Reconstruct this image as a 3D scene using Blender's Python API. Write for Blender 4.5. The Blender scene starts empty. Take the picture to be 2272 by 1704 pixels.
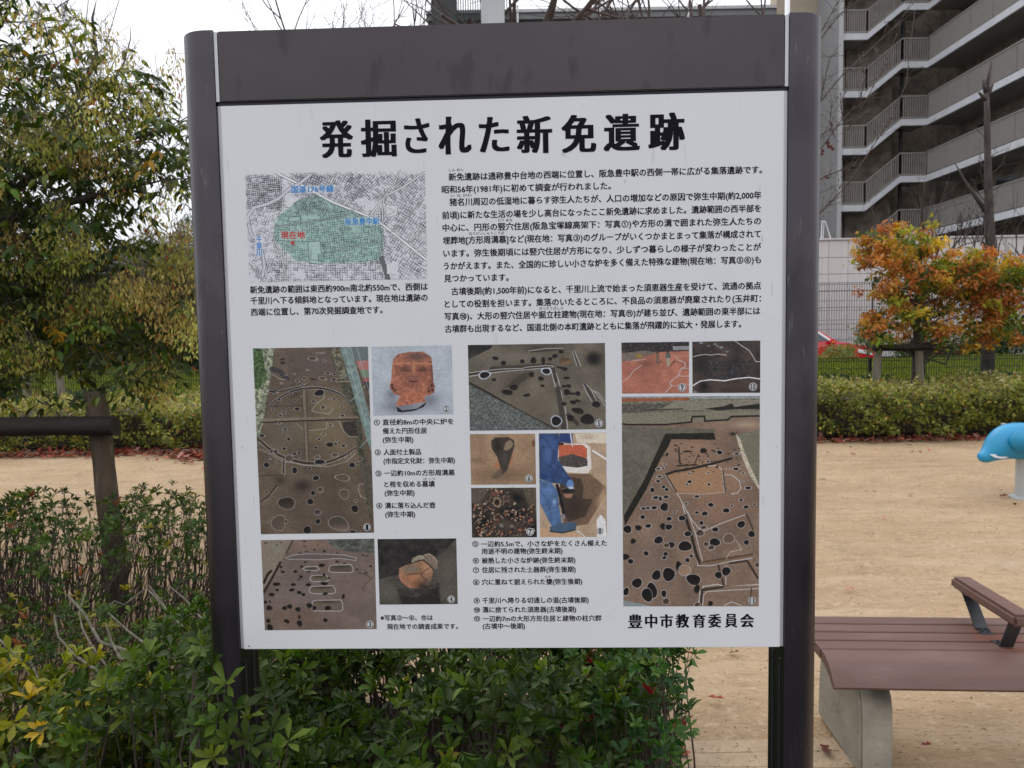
import bpy, bmesh, math, random
import numpy as np
from mathutils import Vector, Matrix
R = math.radians
random.seed(7)
rng = np.random.default_rng(7)
scene = bpy.context.scene
COL = scene.collection

# ---------------------------------------------------------------- camera
CAM = np.array([0.0, 0.0, 1.45])
FPX = 1600.0                       # focal length in pixels of a 2272 wide picture
PITCH, ROLL = 0.06712228, -0.01731656
FW = np.array([0, math.cos(PITCH), -math.sin(PITCH)])
RT0 = np.array([1.0, 0, 0]); UP0 = np.cross(RT0, FW)
RT = math.cos(ROLL) * RT0 + math.sin(ROLL) * UP0
UP = np.cross(RT, FW)
cam_data = bpy.data.cameras.new('camera')
cam = bpy.data.objects.new('camera', cam_data)
COL.objects.link(cam)
cam.matrix_world = Matrix(((RT[0], UP[0], -FW[0], 0), (RT[1], UP[1], -FW[1], 0), (RT[2], UP[2], -FW[2], 1.45), (0, 0, 0, 1)))
cam_data.sensor_width = 36
cam_data.lens = FPX / 2272 * 36
cam_data.clip_start = 0.05
cam_data.clip_end = 2000
cam_data.dof.use_dof = True
cam_data.dof.focus_distance = 1.45
cam_data.dof.aperture_fstop = 10
scene.camera = cam

# ---------------------------------------------------------------- overcast sky and sun
world = bpy.data.worlds.new('World'); scene.world = world
world.use_nodes = True
nt = world.node_tree; N = nt.nodes; L = nt.links
N.clear()
out = N.new('ShaderNodeOutputWorld'); bg = N.new('ShaderNodeBackground')
sky = N.new('ShaderNodeTexSky'); sky.sky_type = 'NISHITA'; sky.sun_disc = False
SUN_EL, SUN_AZ = R(48), R(-25)     # behind thin cloud, ahead and to the left
sky.sun_elevation = SUN_EL; sky.sun_rotation = SUN_AZ
tc = N.new('ShaderNodeTexCoord'); sep = N.new('ShaderNodeSeparateXYZ')
L.new(tc.outputs['Generated'], sep.inputs[0])
mr = N.new('ShaderNodeMapRange'); mr.inputs[1].default_value = 0.0; mr.inputs[2].default_value = 1.0
mr.inputs[3].default_value = 0.40; mr.inputs[4].default_value = 1.0
L.new(sep.outputs[2], mr.inputs[0])
ns = N.new('ShaderNodeTexNoise'); ns.inputs['Scale'].default_value = 2.2; ns.inputs['Detail'].default_value = 4
L.new(tc.outputs['Generated'], ns.inputs['Vector'])
mr2 = N.new('ShaderNodeMapRange'); mr2.inputs[1].default_value = 0.3; mr2.inputs[2].default_value = 0.7
mr2.inputs[3].default_value = 0.88; mr2.inputs[4].default_value = 1.1
L.new(ns.outputs[0], mr2.inputs[0])
mul = N.new('ShaderNodeMath'); mul.operation = 'MULTIPLY'
L.new(mr.outputs[0], mul.inputs[0]); L.new(mr2.outputs[0], mul.inputs[1])
cl = N.new('ShaderNodeVectorMath'); cl.operation = 'SCALE'
cl.inputs[0].default_value = (18.6, 18.9, 19.8)
L.new(mul.outputs[0], cl.inputs['Scale'])
mx = N.new('ShaderNodeMix'); mx.data_type = 'RGBA'; mx.inputs[0].default_value = 0.9
L.new(sky.outputs[0], mx.inputs[6]); L.new(cl.outputs[0], mx.inputs[7])
L.new(mx.outputs[2], bg.inputs['Color']); bg.inputs['Strength'].default_value = 0.1
L.new(bg.outputs[0], out.inputs[0])

sd = bpy.data.lights.new('sun', 'SUN'); sd.energy = 0.6; sd.angle = R(35); sd.color = (1, 0.97, 0.92)
sun = bpy.data.objects.new('sun', sd); COL.objects.link(sun)
sdir = Vector((math.sin(SUN_AZ) * math.cos(SUN_EL), math.cos(SUN_AZ) * math.cos(SUN_EL), math.sin(SUN_EL)))
sun.rotation_euler = sdir.to_track_quat('Z', 'Y').to_euler()
sun.location = (-6, 8, 12)
vs = scene.view_settings
vs.view_transform = 'Standard'; vs.look = 'None'; vs.exposure = 0.2; vs.gamma = 1.0; vs.use_curve_mapping = False
scene.cycles.max_bounces = 6; scene.cycles.diffuse_bounces = 3; scene.cycles.glossy_bounces = 2
scene.cycles.transmission_bounces = 3; scene.cycles.transparent_max_bounces = 4
try:
    scene.cycles.use_denoising = True
    scene.cycles.use_adaptive_sampling = True
except Exception:
    pass

# ---------------------------------------------------------------- measuring: pixel of the 2272 x 1704 picture -> point in space
def ray(sx, sy):
    return FW + RT * (sx - 1136) / FPX + UP * (852 - sy) / FPX
def at(sx, sy, Y):
    d = ray(sx, sy); return CAM + d * Y / d[1]
def atz(sx, sy, Z=0.0):
    d = ray(sx, sy); return CAM + d * (Z - 1.45) / d[2]
def atx(sx, sy, X):
    d = ray(sx, sy); return CAM + d * X / d[0]

# ---------------------------------------------------------------- objects
def tag(o, label=None, cat=None, group=None, kind=None):
    if label: o['label'] = label
    if cat: o['category'] = cat
    if group: o['group'] = group
    if kind: o['kind'] = kind
    return o
def thing(name, label, cat, loc=(0, 0, 0), rz=0.0, group=None):
    o = bpy.data.objects.new(name, None); COL.objects.link(o)
    o.empty_display_size = 0.1
    o.location = loc; o.rotation_euler = (0, 0, rz)
    return tag(o, label, cat, group)
def copy_tree(o, parent=None):
    c = o.copy(); COL.objects.link(c); c.parent = parent
    for ch in list(o.children): copy_tree(ch, c)
    return c
def link_mesh(name, me, mats, parent=None, kind=None, smooth=False):
    o = bpy.data.objects.new(name, me); COL.objects.link(o)
    for m in (mats if isinstance(mats, (list, tuple)) else [mats]): me.materials.append(m)
    if smooth: me.shade_smooth()
    if parent is not None: o.parent = parent
    if kind: o['kind'] = kind
    return o

class MB:
    """collects simple shapes; build() links them as one mesh object"""
    def __init__(s): s.v = []; s.f = []; s.m = []
    def add(s, V, F, mi=0):
        b = len(s.v); s.v += [tuple(float(c) for c in p) for p in V]
        s.f += [tuple(b + i for i in f) for f in F]; s.m += [mi] * len(F); return s
    def box(s, x0, x1, y0, y1, z0, z1, mi=0, bev=0.0):
        if bev > 0:
            xs = sorted((x0, x1)); ys = sorted((y0, y1)); zs = sorted((z0, z1))
            bm = bmesh.new(); bmesh.ops.create_cube(bm, size=1)
            for v in bm.verts:
                v.co = Vector((xs[0] if v.co.x < 0 else xs[1], ys[0] if v.co.y < 0 else ys[1], zs[0] if v.co.z < 0 else zs[1]))
            bmesh.ops.bevel(bm, geom=bm.edges[:], offset=bev, segments=2, affect='EDGES')
            bm.verts.index_update()
            s.add([v.co for v in bm.verts], [[v.index for v in f.verts] for f in bm.faces], mi); bm.free(); return s
        V = [(x, y, z) for z in (z0, z1) for y in (y0, y1) for x in (x0, x1)]
        return s.add(V, [(0, 2, 3, 1), (4, 5, 7, 6), (0, 1, 5, 4), (2, 6, 7, 3), (0, 4, 6, 2), (1, 3, 7, 5)], mi)
    def prism(s, pts, axis, a, b, mi=0):
        """extrude a closed 2D outline along axis x, y or z between a and b"""
        def P(p, t): return (t, p[0], p[1]) if axis == 'x' else ((p[0], t, p[1]) if axis == 'y' else (p[0], p[1], t))
        n = len(pts); V = [P(p, a) for p in pts] + [P(p, b) for p in pts]
        F = [tuple(range(n))[::-1], tuple(range(n, 2 * n))] + [(i, (i + 1) % n, n + (i + 1) % n, n + i) for i in range(n)]
        return s.add(V, F, mi)
    def tube(s, pts, rad, n=6, mi=0, caps=True):
        pts = [np.array(p, float) for p in pts]
        if not hasattr(rad, '__len__'): rad = [rad] * len(pts)
        V = []; u = None
        for i, p in enumerate(pts):
            d = pts[min(i + 1, len(pts) - 1)] - pts[max(i - 1, 0)]
            if np.linalg.norm(d) < 1e-7: d = pts[-1] - pts[0]
            d = d / (np.linalg.norm(d) + 1e-9)
            if u is None:
                u = np.cross(d, (0, 0, 1.0)) if abs(d[2]) < 0.9 else np.cross(d, (1.0, 0, 0))
            u = u - d * (u @ d); u = u / (np.linalg.norm(u) + 1e-9)
            w = np.cross(d, u)
            for k in range(n):
                a = 2 * math.pi * k / n
                V.append(p + rad[i] * (math.cos(a) * u + math.sin(a) * w))
        F = [(i * n + k, i * n + (k + 1) % n, (i + 1) * n + (k + 1) % n, (i + 1) * n + k) for i in range(len(pts) - 1) for k in range(n)]
        if caps: F += [tuple(range(n))[::-1], tuple(range((len(pts) - 1) * n, len(pts) * n))]
        return s.add(V, F, mi)
    def build(s, name, mats, parent=None, kind=None, smooth=False, off=None):
        V = np.array(s.v, float).reshape(-1, 3)
        if off is not None: V = V - np.array(off)
        me = bpy.data.meshes.new(name)
        me.from_pydata([tuple(p) for p in V], [], s.f)
        me.polygons.foreach_set('material_index', s.m)
        o = link_mesh(name, me, mats, parent, kind, smooth)
        me.update(); return o

# ---------------------------------------------------------------- materials
def lin(c):
    c = np.asarray(c, float) / 255.0
    return np.where(c <= 0.04045, c / 12.92, ((c + 0.055) / 1.055) ** 2.4)
def mat(name, col, rough=0.7, metal=0.0, col2=None, scale=8.0, detail=5.0, bump=0.0, bscale=None, lo=0.35, hi=0.65,
        stretch=None, spec=0.5, extra=None, coords='Object', coat=0.0):
    m = bpy.data.materials.new(name); m.use_nodes = True
    nt = m.node_tree; N = nt.nodes; Lk = nt.links
    b = N['Principled BSDF']
    b.inputs['Roughness'].default_value = rough; b.inputs['Metallic'].default_value = metal
    b.inputs['Specular IOR Level'].default_value = spec
    b.inputs['Coat Weight'].default_value = coat
    b.inputs['Base Color'].default_value = (*col, 1)
    tc = N.new('ShaderNodeTexCoord'); mp = N.new('ShaderNodeMapping')
    Lk.new(tc.outputs[coords], mp.inputs[0])
    if stretch: mp.inputs['Scale'].default_value = stretch
    cur = None
    if col2 is not None:
        n1 = N.new('ShaderNodeTexNoise'); n1.inputs['Scale'].default_value = scale; n1.inputs['Detail'].default_value = detail
        n1.inputs['Roughness'].default_value = 0.6
        Lk.new(mp.outputs[0], n1.inputs['Vector'])
        r = N.new('ShaderNodeMapRange'); r.inputs[1].default_value = lo; r.inputs[2].default_value = hi
        Lk.new(n1.outputs[0], r.inputs[0])
        x = N.new('ShaderNodeMix'); x.data_type = 'RGBA'
        x.inputs[6].default_value = (*col, 1); x.inputs[7].default_value = (*col2, 1)
        Lk.new(r.outputs[0], x.inputs[0]); cur = x.outputs[2]
        Lk.new(cur, b.inputs['Base Color'])
    for (c3, sc3, lo3, hi3, amt, st3) in (extra or []):
        n3 = N.new('ShaderNodeTexNoise'); n3.inputs['Scale'].default_value = sc3; n3.inputs['Detail'].default_value = 6
        mp3 = N.new('ShaderNodeMapping'); Lk.new(tc.outputs[coords], mp3.inputs[0]); mp3.inputs['Scale'].default_value = st3 or (1, 1, 1)
        mp3.inputs['Location'].default_value = (sc3 * 0.37, 1.3, 2.1)
        Lk.new(mp3.outputs[0], n3.inputs['Vector'])
        r3 = N.new('ShaderNodeMapRange'); r3.inputs[1].default_value = lo3; r3.inputs[2].default_value = hi3; r3.inputs[4].default_value = amt
        Lk.new(n3.outputs[0], r3.inputs[0])
        x3 = N.new('ShaderNodeMix'); x3.data_type = 'RGBA'
        if cur is None: x3.inputs[6].default_value = (*col, 1)
        else: Lk.new(cur, x3.inputs[6])
        x3.inputs[7].default_value = (*c3, 1); Lk.new(r3.outputs[0], x3.inputs[0])
        cur = x3.outputs[2]; Lk.new(cur, b.inputs['Base Color'])
    if bump > 0:
        n2 = N.new('ShaderNodeTexNoise'); n2.inputs['Scale'].default_value = bscale or scale * 6; n2.inputs['Detail'].default_value = 6
        Lk.new(mp.outputs[0], n2.inputs['Vector'])
        bp = N.new('ShaderNodeBump'); bp.inputs['Strength'].default_value = 1.0; bp.inputs['Distance'].default_value = bump
        Lk.new(n2.outputs[0], bp.inputs['Height']); Lk.new(bp.outputs[0], b.inputs['Normal'])
    return m
def leaf_mat(name, rough=0.45, trans=0.3, spec=0.4):
    m = bpy.data.materials.new(name); m.use_nodes = True
    nt = m.node_tree; N = nt.nodes; Lk = nt.links
    b = N['Principled BSDF']; b.inputs['Roughness'].default_value = rough; b.inputs['Specular IOR Level'].default_value = spec
    a = N.new('ShaderNodeAttribute'); a.attribute_name = 'tint'
    tr = N.new('ShaderNodeBsdfTranslucent'); mix = N.new('ShaderNodeMixShader'); mix.inputs[0].default_value = trans
    hs = N.new('ShaderNodeHueSaturation'); hs.inputs['Saturation'].default_value = 1.15; hs.inputs['Value'].default_value = 1.3
    Lk.new(a.outputs['Color'], b.inputs['Base Color']); Lk.new(a.outputs['Color'], hs.inputs['Color'])
    Lk.new(hs.outputs[0], tr.inputs['Color'])
    Lk.new(b.outputs[0], mix.inputs[1]); Lk.new(tr.outputs[0], mix.inputs[2])
    Lk.new(mix.outputs[0], N['Material Output'].inputs[0])
    return m
M = {}
M['post'] = mat('brown_painted_aluminium', (0.068, 0.059, 0.066), 0.30, 0.9, (0.054, 0.047, 0.054), 5, 5, bump=0.0003, bscale=500,
                extra=[((0.030, 0.027, 0.032), 8, 0.52, 0.70, 0.8, (1, 1, 0.55)), ((0.10, 0.088, 0.092), 14, 0.58, 0.74, 0.45, (1, 1, 0.35)), ((0.13, 0.12, 0.12), 120, 0.66, 0.72, 0.5, (1, 1, 0.15))])
M['header'] = mat('header_plate_paint', (0.079, 0.067, 0.071), 0.5, 0.7, (0.068, 0.058, 0.062), 3, 4, bump=0.0002, bscale=600,
                  extra=[((0.040, 0.037, 0.040), 13, 0.60, 0.68, 0.55, (1.8, 1, 0.7)), ((0.10, 0.088, 0.085), 2.2, 0.5, 0.8, 0.5, None), ((0.05, 0.045, 0.048), 3, 0.55, 0.72, 0.5, (.7, 1, 2))])
M['groove'] = mat('dark_groove', (0.012, 0.011, 0.014), 0.5)
M['strip'] = mat('anodised_strip', (0.55, 0.54, 0.56), 0.45, 0.3)
M['gap'] = mat('gap_shadow_line', (0.010, 0.007, 0.022), 0.5)
M['sheet'] = mat('white_print_sheet', (0.735, 0.735, 0.75), 0.38, 0.0, (0.70, 0.70, 0.72), 4, 3, spec=0.35,
                 extra=[((0.50, 0.50, 0.49), 26, 0.66, 0.74, 0.55, (5, 1, 0.5)), ((0.68, 0.68, 0.68), 1.4, 0.4, 0.7, 0.7, (1, 1, .6)), ((0.45, 0.45, 0.44), 75, 0.72, 0.76, 0.6, (1, 1, .5))])
M['ink'] = mat('black_ink', (0.008, 0.006, 0.012), 0.6, spec=0.08)
M['bluetext'] = mat('blue_ink', (0.045, 0.28, 0.68), 0.5, spec=0.2)
M['redtext'] = mat('red_ink', (0.60, 0.03, 0.03), 0.5, spec=0.2)
M['badge'] = mat('badge_white', (0.62, 0.62, 0.62), 0.4)
M['sand'] = mat('sandy_ground', (0.368, 0.255, 0.150), 0.95, 0, (0.430, 0.308, 0.192), 1.1, 8, bump=0.010, bscale=70, lo=0.3, hi=0.7, spec=0.15,
                extra=[((0.29, 0.195, 0.115), 0.9, 0.48, 0.70, 0.7, (0.6, 1.6, 1)), ((0.27, 0.20, 0.125), 5, 0.52, 0.66, 0.5, (.8, 1.3, 1)), ((0.50, 0.39, 0.27), 26, 0.56, 0.68, 0.6, None), ((0.46, 0.35, 0.24), 3.0, 0.5, 0.72, 0.7, (0.35, 1.8, 1)), ((0.20, 0.13, 0.08), 42, 0.56, 0.70, 0.65, (1, 2.4, 1)),
                       ((0.52, 0.39, 0.25), 160, 0.57, 0.72, 0.5, None), ((0.25, 0.17, 0.10), 13, 0.54, 0.74, 0.55, (0.5, 2.0, 1))])
M['paver'] = mat('sanded_paver', (0.36, 0.27, 0.18), 0.95, 0, (0.45, 0.34, 0.23), 14, 8, bump=0.004, bscale=90, spec=0.15,
                 extra=[((0.2, 0.145, 0.10), 70, 0.58, 0.7, 0.6, None)])
M['concrete'] = mat('old_concrete', (0.38, 0.35, 0.29), 0.9, 0, (0.27, 0.255, 0.21), 7, 8, bump=0.003, bscale=60, spec=0.2,
                    extra=[((0.12, 0.115, 0.085), 5, 0.56, 0.72, 0.75, None), ((0.42, 0.40, 0.36), 30, 0.6, 0.75, 0.5, None), ((0.05, 0.045, 0.04), 90, 0.66, 0.72, 0.7, None)])
M['kerb'] = mat('kerb_concrete', (0.33, 0.28, 0.22), 0.9, 0, (0.22, 0.19, 0.15), 6, 6, bump=0.003)
M['plank'] = mat('brown_resin_plank', (0.145, 0.080, 0.066), 0.5, 0, (0.115, 0.064, 0.054), 6, 6, stretch=(0.3, 4, 4), bump=0.0008, bscale=140, spec=0.35,
                 extra=[((0.19, 0.115, 0.10), 4, 0.52, 0.8, 0.6, (1, 3, 1)), ((0.11, 0.058, 0.046), 60, 0.58, 0.7, 0.5, (0.3, 3, 1))])
M['rustmark'] = mat('rust_stain', (0.15, 0.045, 0.018), 0.6)
M['bracket'] = mat('dark_steel_bracket', (0.030, 0.033, 0.038), 0.45, 0.3, (0.05, 0.05, 0.052), 20, 5)
M['bolt'] = mat('bolt_steel', (0.10, 0.10, 0.11), 0.4, 0.8)
M['stake'] = mat('weathered_round_timber', (0.085, 0.060, 0.042), 0.85, 0, (0.045, 0.032, 0.024), 5, 8, stretch=(3, 3, 0.35), bump=0.004, bscale=40, spec=0.2,
                 extra=[((0.05, 0.06, 0.025), 3, 0.5, 0.7, 0.6, None), ((0.17, 0.13, 0.095), 12, 0.6, 0.72, 0.6, (3, 3, 0.3))])
M['stakelight'] = mat('grey_round_timber', (0.20, 0.17, 0.13), 0.85, 0, (0.12, 0.10, 0.075), 5, 8, stretch=(3, 3, 0.35), bump=0.004, bscale=40)
M['darkwood'] = mat('dark_oiled_timber', (0.014, 0.011, 0.010), 0.7, 0, (0.028, 0.022, 0.018), 6, 8, stretch=(0.35, 3, 3), bump=0.003, bscale=40, spec=0.2,
                    extra=[((0.03, 0.024, 0.02), 12, 0.6, 0.72, 0.5, None)])
M['bark'] = mat('tree_bark', (0.085, 0.068, 0.058), 0.9, 0, (0.04, 0.032, 0.028), 9, 8, stretch=(2, 2, 0.6), bump=0.006, bscale=50)
M['twig'] = mat('bare_twig_bark', (0.085, 0.06, 0.052), 0.85, 0, (0.06, 0.043, 0.04), 9, 5)
M['stem'] = mat('azalea_stem', (0.040, 0.028, 0.021), 0.85, 0, (0.085, 0.062, 0.045), 25, 5)
M['stemlight'] = mat('pale_azalea_stem', (0.155, 0.135, 0.095), 0.85, 0, (0.055, 0.048, 0.034), 45, 5)
M['leaf'] = leaf_mat('azalea_leaf', 0.48, 0.30, 0.25)
M['treeleaf'] = leaf_mat('ash_tree_leaf', 0.5, 0.34, 0.25)
M['seed'] = leaf_mat('winged_seed', 0.6, 0.4, 0.2)
M['hedgeleaf'] = leaf_mat('hedge_leaf', 0.55, 0.3, 0.3)
M['autumnleaf'] = leaf_mat('autumn_leaf', 0.55, 0.4, 0.2)
M['litter'] = leaf_mat('dead_leaf', 0.7, 0.1, 0.2)
M['soil'] = mat('dark_soil', (0.06, 0.042, 0.028), 0.95, 0, (0.035, 0.025, 0.018), 6, 8, bump=0.02, bscale=30)
M['grassmat'] = mat('grass_bank_green', (0.06, 0.09, 0.012), 0.9, 0, (0.06, 0.10, 0.015), 5, 8, bump=0.03, bscale=30)
M['wire'] = mat('dark_green_wire', (0.018, 0.022, 0.020), 0.5)
M['wall'] = mat('pale_wall_panel', (0.63, 0.575, 0.555), 0.75, 0, (0.58, 0.53, 0.51), 1.5, 5, extra=[((0.50, 0.46, 0.44), 2.0, 0.5, 0.75, 0.5, (3, 1, 0.3))])
M['walljoint'] = mat('wall_joint', (0.30, 0.27, 0.26), 0.9)
M['asphalt'] = mat('asphalt', (0.05, 0.05, 0.052), 0.9, 0, (0.07, 0.07, 0.07), 20, 6)
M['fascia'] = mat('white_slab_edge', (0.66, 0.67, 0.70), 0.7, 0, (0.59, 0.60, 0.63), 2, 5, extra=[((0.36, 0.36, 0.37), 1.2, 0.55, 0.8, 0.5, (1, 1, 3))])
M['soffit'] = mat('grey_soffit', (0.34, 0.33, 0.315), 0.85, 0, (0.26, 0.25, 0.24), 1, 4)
M['rail'] = mat('bronze_grey_railing', (0.29, 0.268, 0.25), 0.55, 0.0)
M['railpanel'] = mat('bronze_slatted_panel', (0.29, 0.268, 0.25), 0.6, 0.0, (0.25, 0.232, 0.216), 3, 4)
M['beigewall'] = mat('brown_beige_wall', (0.30, 0.25, 0.20), 0.85, 0, (0.14, 0.115, 0.095), 2, 5)
M['greywall'] = mat('grey_tower_wall', (0.30, 0.30, 0.305), 0.8, 0, (0.27, 0.27, 0.275), 1.5, 5)
M['palepost'] = mat('pale_corner_post', (0.48, 0.48, 0.48), 0.7)
M['tan'] = mat('tan_render', (0.42, 0.35, 0.26), 0.85, 0, (0.38, 0.32, 0.24), 1.5, 5)
M['darkopening'] = mat('dark_recess', (0.020, 0.018, 0.017), 0.6)
M['glass'] = mat('window_glass', (0.03, 0.035, 0.04), 0.08, 0, spec=0.8)
M['metalgrey'] = mat('galvanised_pole', (0.47, 0.49, 0.50), 0.45, 0.2, (0.42, 0.44, 0.45), 2, 4)
M['whitepaint'] = mat('white_paint', (0.75, 0.75, 0.76), 0.45)
M['roof'] = mat('grey_roof', (0.20, 0.205, 0.21), 0.7, 0, (0.17, 0.175, 0.18), 1, 4)
M['carred'] = mat('red_car_paint', (0.55, 0.012, 0.025), 0.22, 0, coat=0.6)
M['tyre'] = mat('tyre_rubber', (0.015, 0.015, 0.015), 0.8)
M['rim'] = mat('alloy_rim', (0.4, 0.4, 0.42), 0.3, 0.9)
M['lamp'] = mat('clear_lamp_lens', (0.7, 0.7, 0.7), 0.1)
M['orangelamp'] = mat('orange_indicator', (0.8, 0.25, 0.02), 0.2)
M['dolphin'] = mat('blue_moulded_plastic', (0.014, 0.27, 0.50), 0.38, 0, (0.014, 0.25, 0.46), 4, 4, spec=0.5,
                   extra=[((0.02, 0.22, 0.46), 5, 0.58, 0.75, 0.4, None)])
M['sticker'] = mat('yellow_sticker', (0.55, 0.50, 0.05), 0.5)

def spots(m, lst, col):
    """soft stains of their own shape at given places of the object's frame"""
    nt = m.node_tree; N = nt.nodes; Lk = nt.links; b = N['Principled BSDF']
    src = b.inputs['Base Color'].links[0].from_socket
    tc = N.new('ShaderNodeTexCoord'); nz = N.new('ShaderNodeTexNoise'); nz.inputs['Scale'].default_value = 30
    Lk.new(tc.outputs['Object'], nz.inputs['Vector'])
    for (x, y, z, rx, ry, amt) in lst:
        mp = N.new('ShaderNodeMapping'); mp.vector_type = 'POINT'
        mp.inputs['Location'].default_value = (-x / rx, -y / ry, -z / 0.2); mp.inputs['Scale'].default_value = (1 / rx, 1 / ry, 1 / 0.2)
        Lk.new(tc.outputs['Object'], mp.inputs[0])
        ln = N.new('ShaderNodeVectorMath'); ln.operation = 'LENGTH'; Lk.new(mp.outputs[0], ln.inputs[0])
        ad = N.new('ShaderNodeMath'); ad.operation = 'MULTIPLY_ADD'; Lk.new(nz.outputs[0], ad.inputs[0]); ad.inputs[1].default_value = 0.5; Lk.new(ln.outputs['Value'], ad.inputs[2])
        r = N.new('ShaderNodeMapRange'); r.inputs[1].default_value = 0.35; r.inputs[2].default_value = 1.2; r.inputs[3].default_value = amt; r.inputs[4].default_value = 0.0
        r.interpolation_type = 'SMOOTHSTEP'; Lk.new(ad.outputs[0], r.inputs[0])
        x_ = N.new('ShaderNodeMix'); x_.data_type = 'RGBA'; Lk.new(r.outputs[0], x_.inputs[0]); Lk.new(src, x_.inputs[6]); x_.inputs[7].default_value = (*col, 1); src = x_.outputs[2]
    Lk.new(src, b.inputs['Base Color'])
# ================================================================ THE INFORMATION BOARD
BC = np.array([-0.01405112, 1.29388604, 1.37088661]); BYAW = -0.03034475; BH = 0.9898107
BU = np.array([math.cos(BYAW), math.sin(BYAW), 0]); BN = np.array([math.sin(BYAW), -math.cos(BYAW), 0])
def on_board(sx, sy):
    """point of the board's face: (metres right of its middle, height above ground)"""
    d = ray(sx, sy); t = ((BC - CAM) @ BN) / (d @ BN); P = CAM + d * t
    return float((P - BC) @ BU), float(P[2])
board = thing('information_board', 'large brown framed notice board with white printed sheet about excavated ruins, standing in the shrubs', 'notice board',
              (BC[0], BC[1], 0), BYAW)
ZB, ZT = BC[2] - BH / 2, BC[2] + BH / 2
HTOP = (on_board(482, 71)[1] + on_board(1746, 32)[1]) / 2
UL = (on_board(412, 500)[0] + on_board(418, 300)[0]) / 2
PW = 0.0685
def post(sign):
    o = MB(); pts = []
    xi = 0.501 * sign; D = 0.088
    pts.append((xi, -0.004)); pts.append((xi + sign * 0.014, -0.004))
    for k in range(1, 25):
        a = math.pi * k / 25 - math.pi / 2
        pts.append((xi + sign * (0.016 + (PW - 0.016) * math.cos(a)), D / 2 - 0.004 + (D / 2) * math.sin(a)))
    pts += [(xi + sign * 0.014, D - 0.004), (xi, D - 0.004)]
    zt = HTOP + 0.003
    # rounded top rim: two shrinking rings
    o2 = pts
    cx = sum(p[0] for p in pts) / len(pts); cy = sum(p[1] for p in pts) / len(pts)
    rings = []
    for (z, k) in ((-0.02, 1.0), (zt - 0.003, 1.0), (zt - 0.0008, 0.985), (zt, 0.95)):
        rings.append([(cx + (p[0] - cx) * k, cy + (p[1] - cy) * k, z) for p in pts])
    V = [q for r in rings for q in r]; n = len(pts)
    F = [(i * n + j, i * n + (j + 1) % n, (i + 1) * n + (j + 1) % n, (i + 1) * n + j) for i in range(3) for j in range(n)]
    F += [tuple(range(3 * n, 4 * n))]
    if sign < 0: F = [f[::-1] for f in F]
    o.add(V, F)
    p = o.build('post', M['post'], board, smooth=True)
    try:
        p.data.set_sharp_from_angle(angle=R(40))
    except Exception: pass
    for y in (0.014, 0.052):
        g = MB(); g.box(xi - sign * 0.0012, xi + sign * 0.002, y, y + 0.010, 0.02, ZB - 0.03)
        g.build('groove', M['groove'], p)
    return p
post(-1); post(1)
hb = MB(); hb.box(-0.4935, 0.4935, -0.003, 0.045, ZT + 0.0052, HTOP, bev=0.0015)
hb.build('header_plate', M['header'], board)
gp = MB(); gp.box(-0.4995, 0.4995, 0.002, 0.03, ZT - 0.001, ZT + 0.0056); gp.build('shadow_gap', M['gap'], board)
for s in (-1, 1):
    e = MB(); e.box(s * 0.4945, s * 0.5004, -0.0022, 0.03, ZT + 0.0056, HTOP - 0.001); e.build('edge_strip', M['strip'], board)
    e = MB(); e.box(s * 0.4942, s * 0.5004, 0.0015, 0.03, ZB, ZT - 0.0011); e.build('edge_strip', M['strip'], board)
pn = MB(); pn.box(-0.494, 0.494, -0.001, 0.028, ZB - 0.0005, ZT - 0.0015, bev=0.0008)
panel = pn.build('print_panel', M['sheet'], board)
rv = MB(); rv.box(-0.4938, 0.4938, 0.0285, 0.042, ZB + 0.01, ZT + 0.004); rv.build('back_panel', M['header'], board)
sc_ = MB()
for x in (-0.484,):
    sc_.tube([(x, -0.0025, ZB + 0.006), (x, 0.0, ZB + 0.006)], 0.0011, 8)
sc_.build('screw', M['groove'], panel)

# ---------------- lettering
_specs = []
def text(block, o, k, s, x0, y0, x1, y1, h, off=0.024, mode='line', squeeze=True):
    """s printed so that its ink runs from (x0,y0) to (x1,y1) (vertical middle), h = character height; all in crop units"""
    a = on_board(o[0] + x0 / k, o[1] + y0 / k); b = on_board(o[0] + x1 / k, o[1] + y1 / k)
    hh = abs(on_board(o[0] + x0 / k, o[1] + (y0 - h / 2) / k)[1] - on_board(o[0] + x0 / k, o[1] + (y0 + h / 2) / k)[1])
    _specs.append((block, s, a[0], b[0], (a[1] + b[1]) / 2, hh, off, mode))
def text_box(block, o, k, s, x0, x1, y0, y1, off=0.02):
    a = on_board(o[0] + x0 / k, o[1] + y0 / k); b = on_board(o[0] + x1 / k, o[1] + y1 / k)
    _specs.append((block, s, a[0], b[0], (a[1] + b[1]) / 2, abs(a[1] - b[1]), off, 'box'))
TO, TK = (680, 230), 2.5136
for ch, x0, x1 in zip('発掘された新免遺跡', (72, 300, 543, 733, 960, 1170, 1420, 1655, 1905), (265, 505, 690, 922, 1133, 1372, 1617, 1860, 2110)):
    i = x0 / 2000.0; d = -47 * i
    top = {'さ': 97, 'れ': 92, 'た': 99}.get(ch, 98); bot = {'さ': 288, 'れ': 298, 'た': 292}.get(ch, 303)
    if ch == '遺': top, bot = 100, 302
    if ch == '免': top, bot = 99, 305
    text_box('title_lettering', TO, TK, ch, x0, x1, top + d, bot + d, off=0.022)
BO, BK = (960, 360), 2.9105
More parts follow.
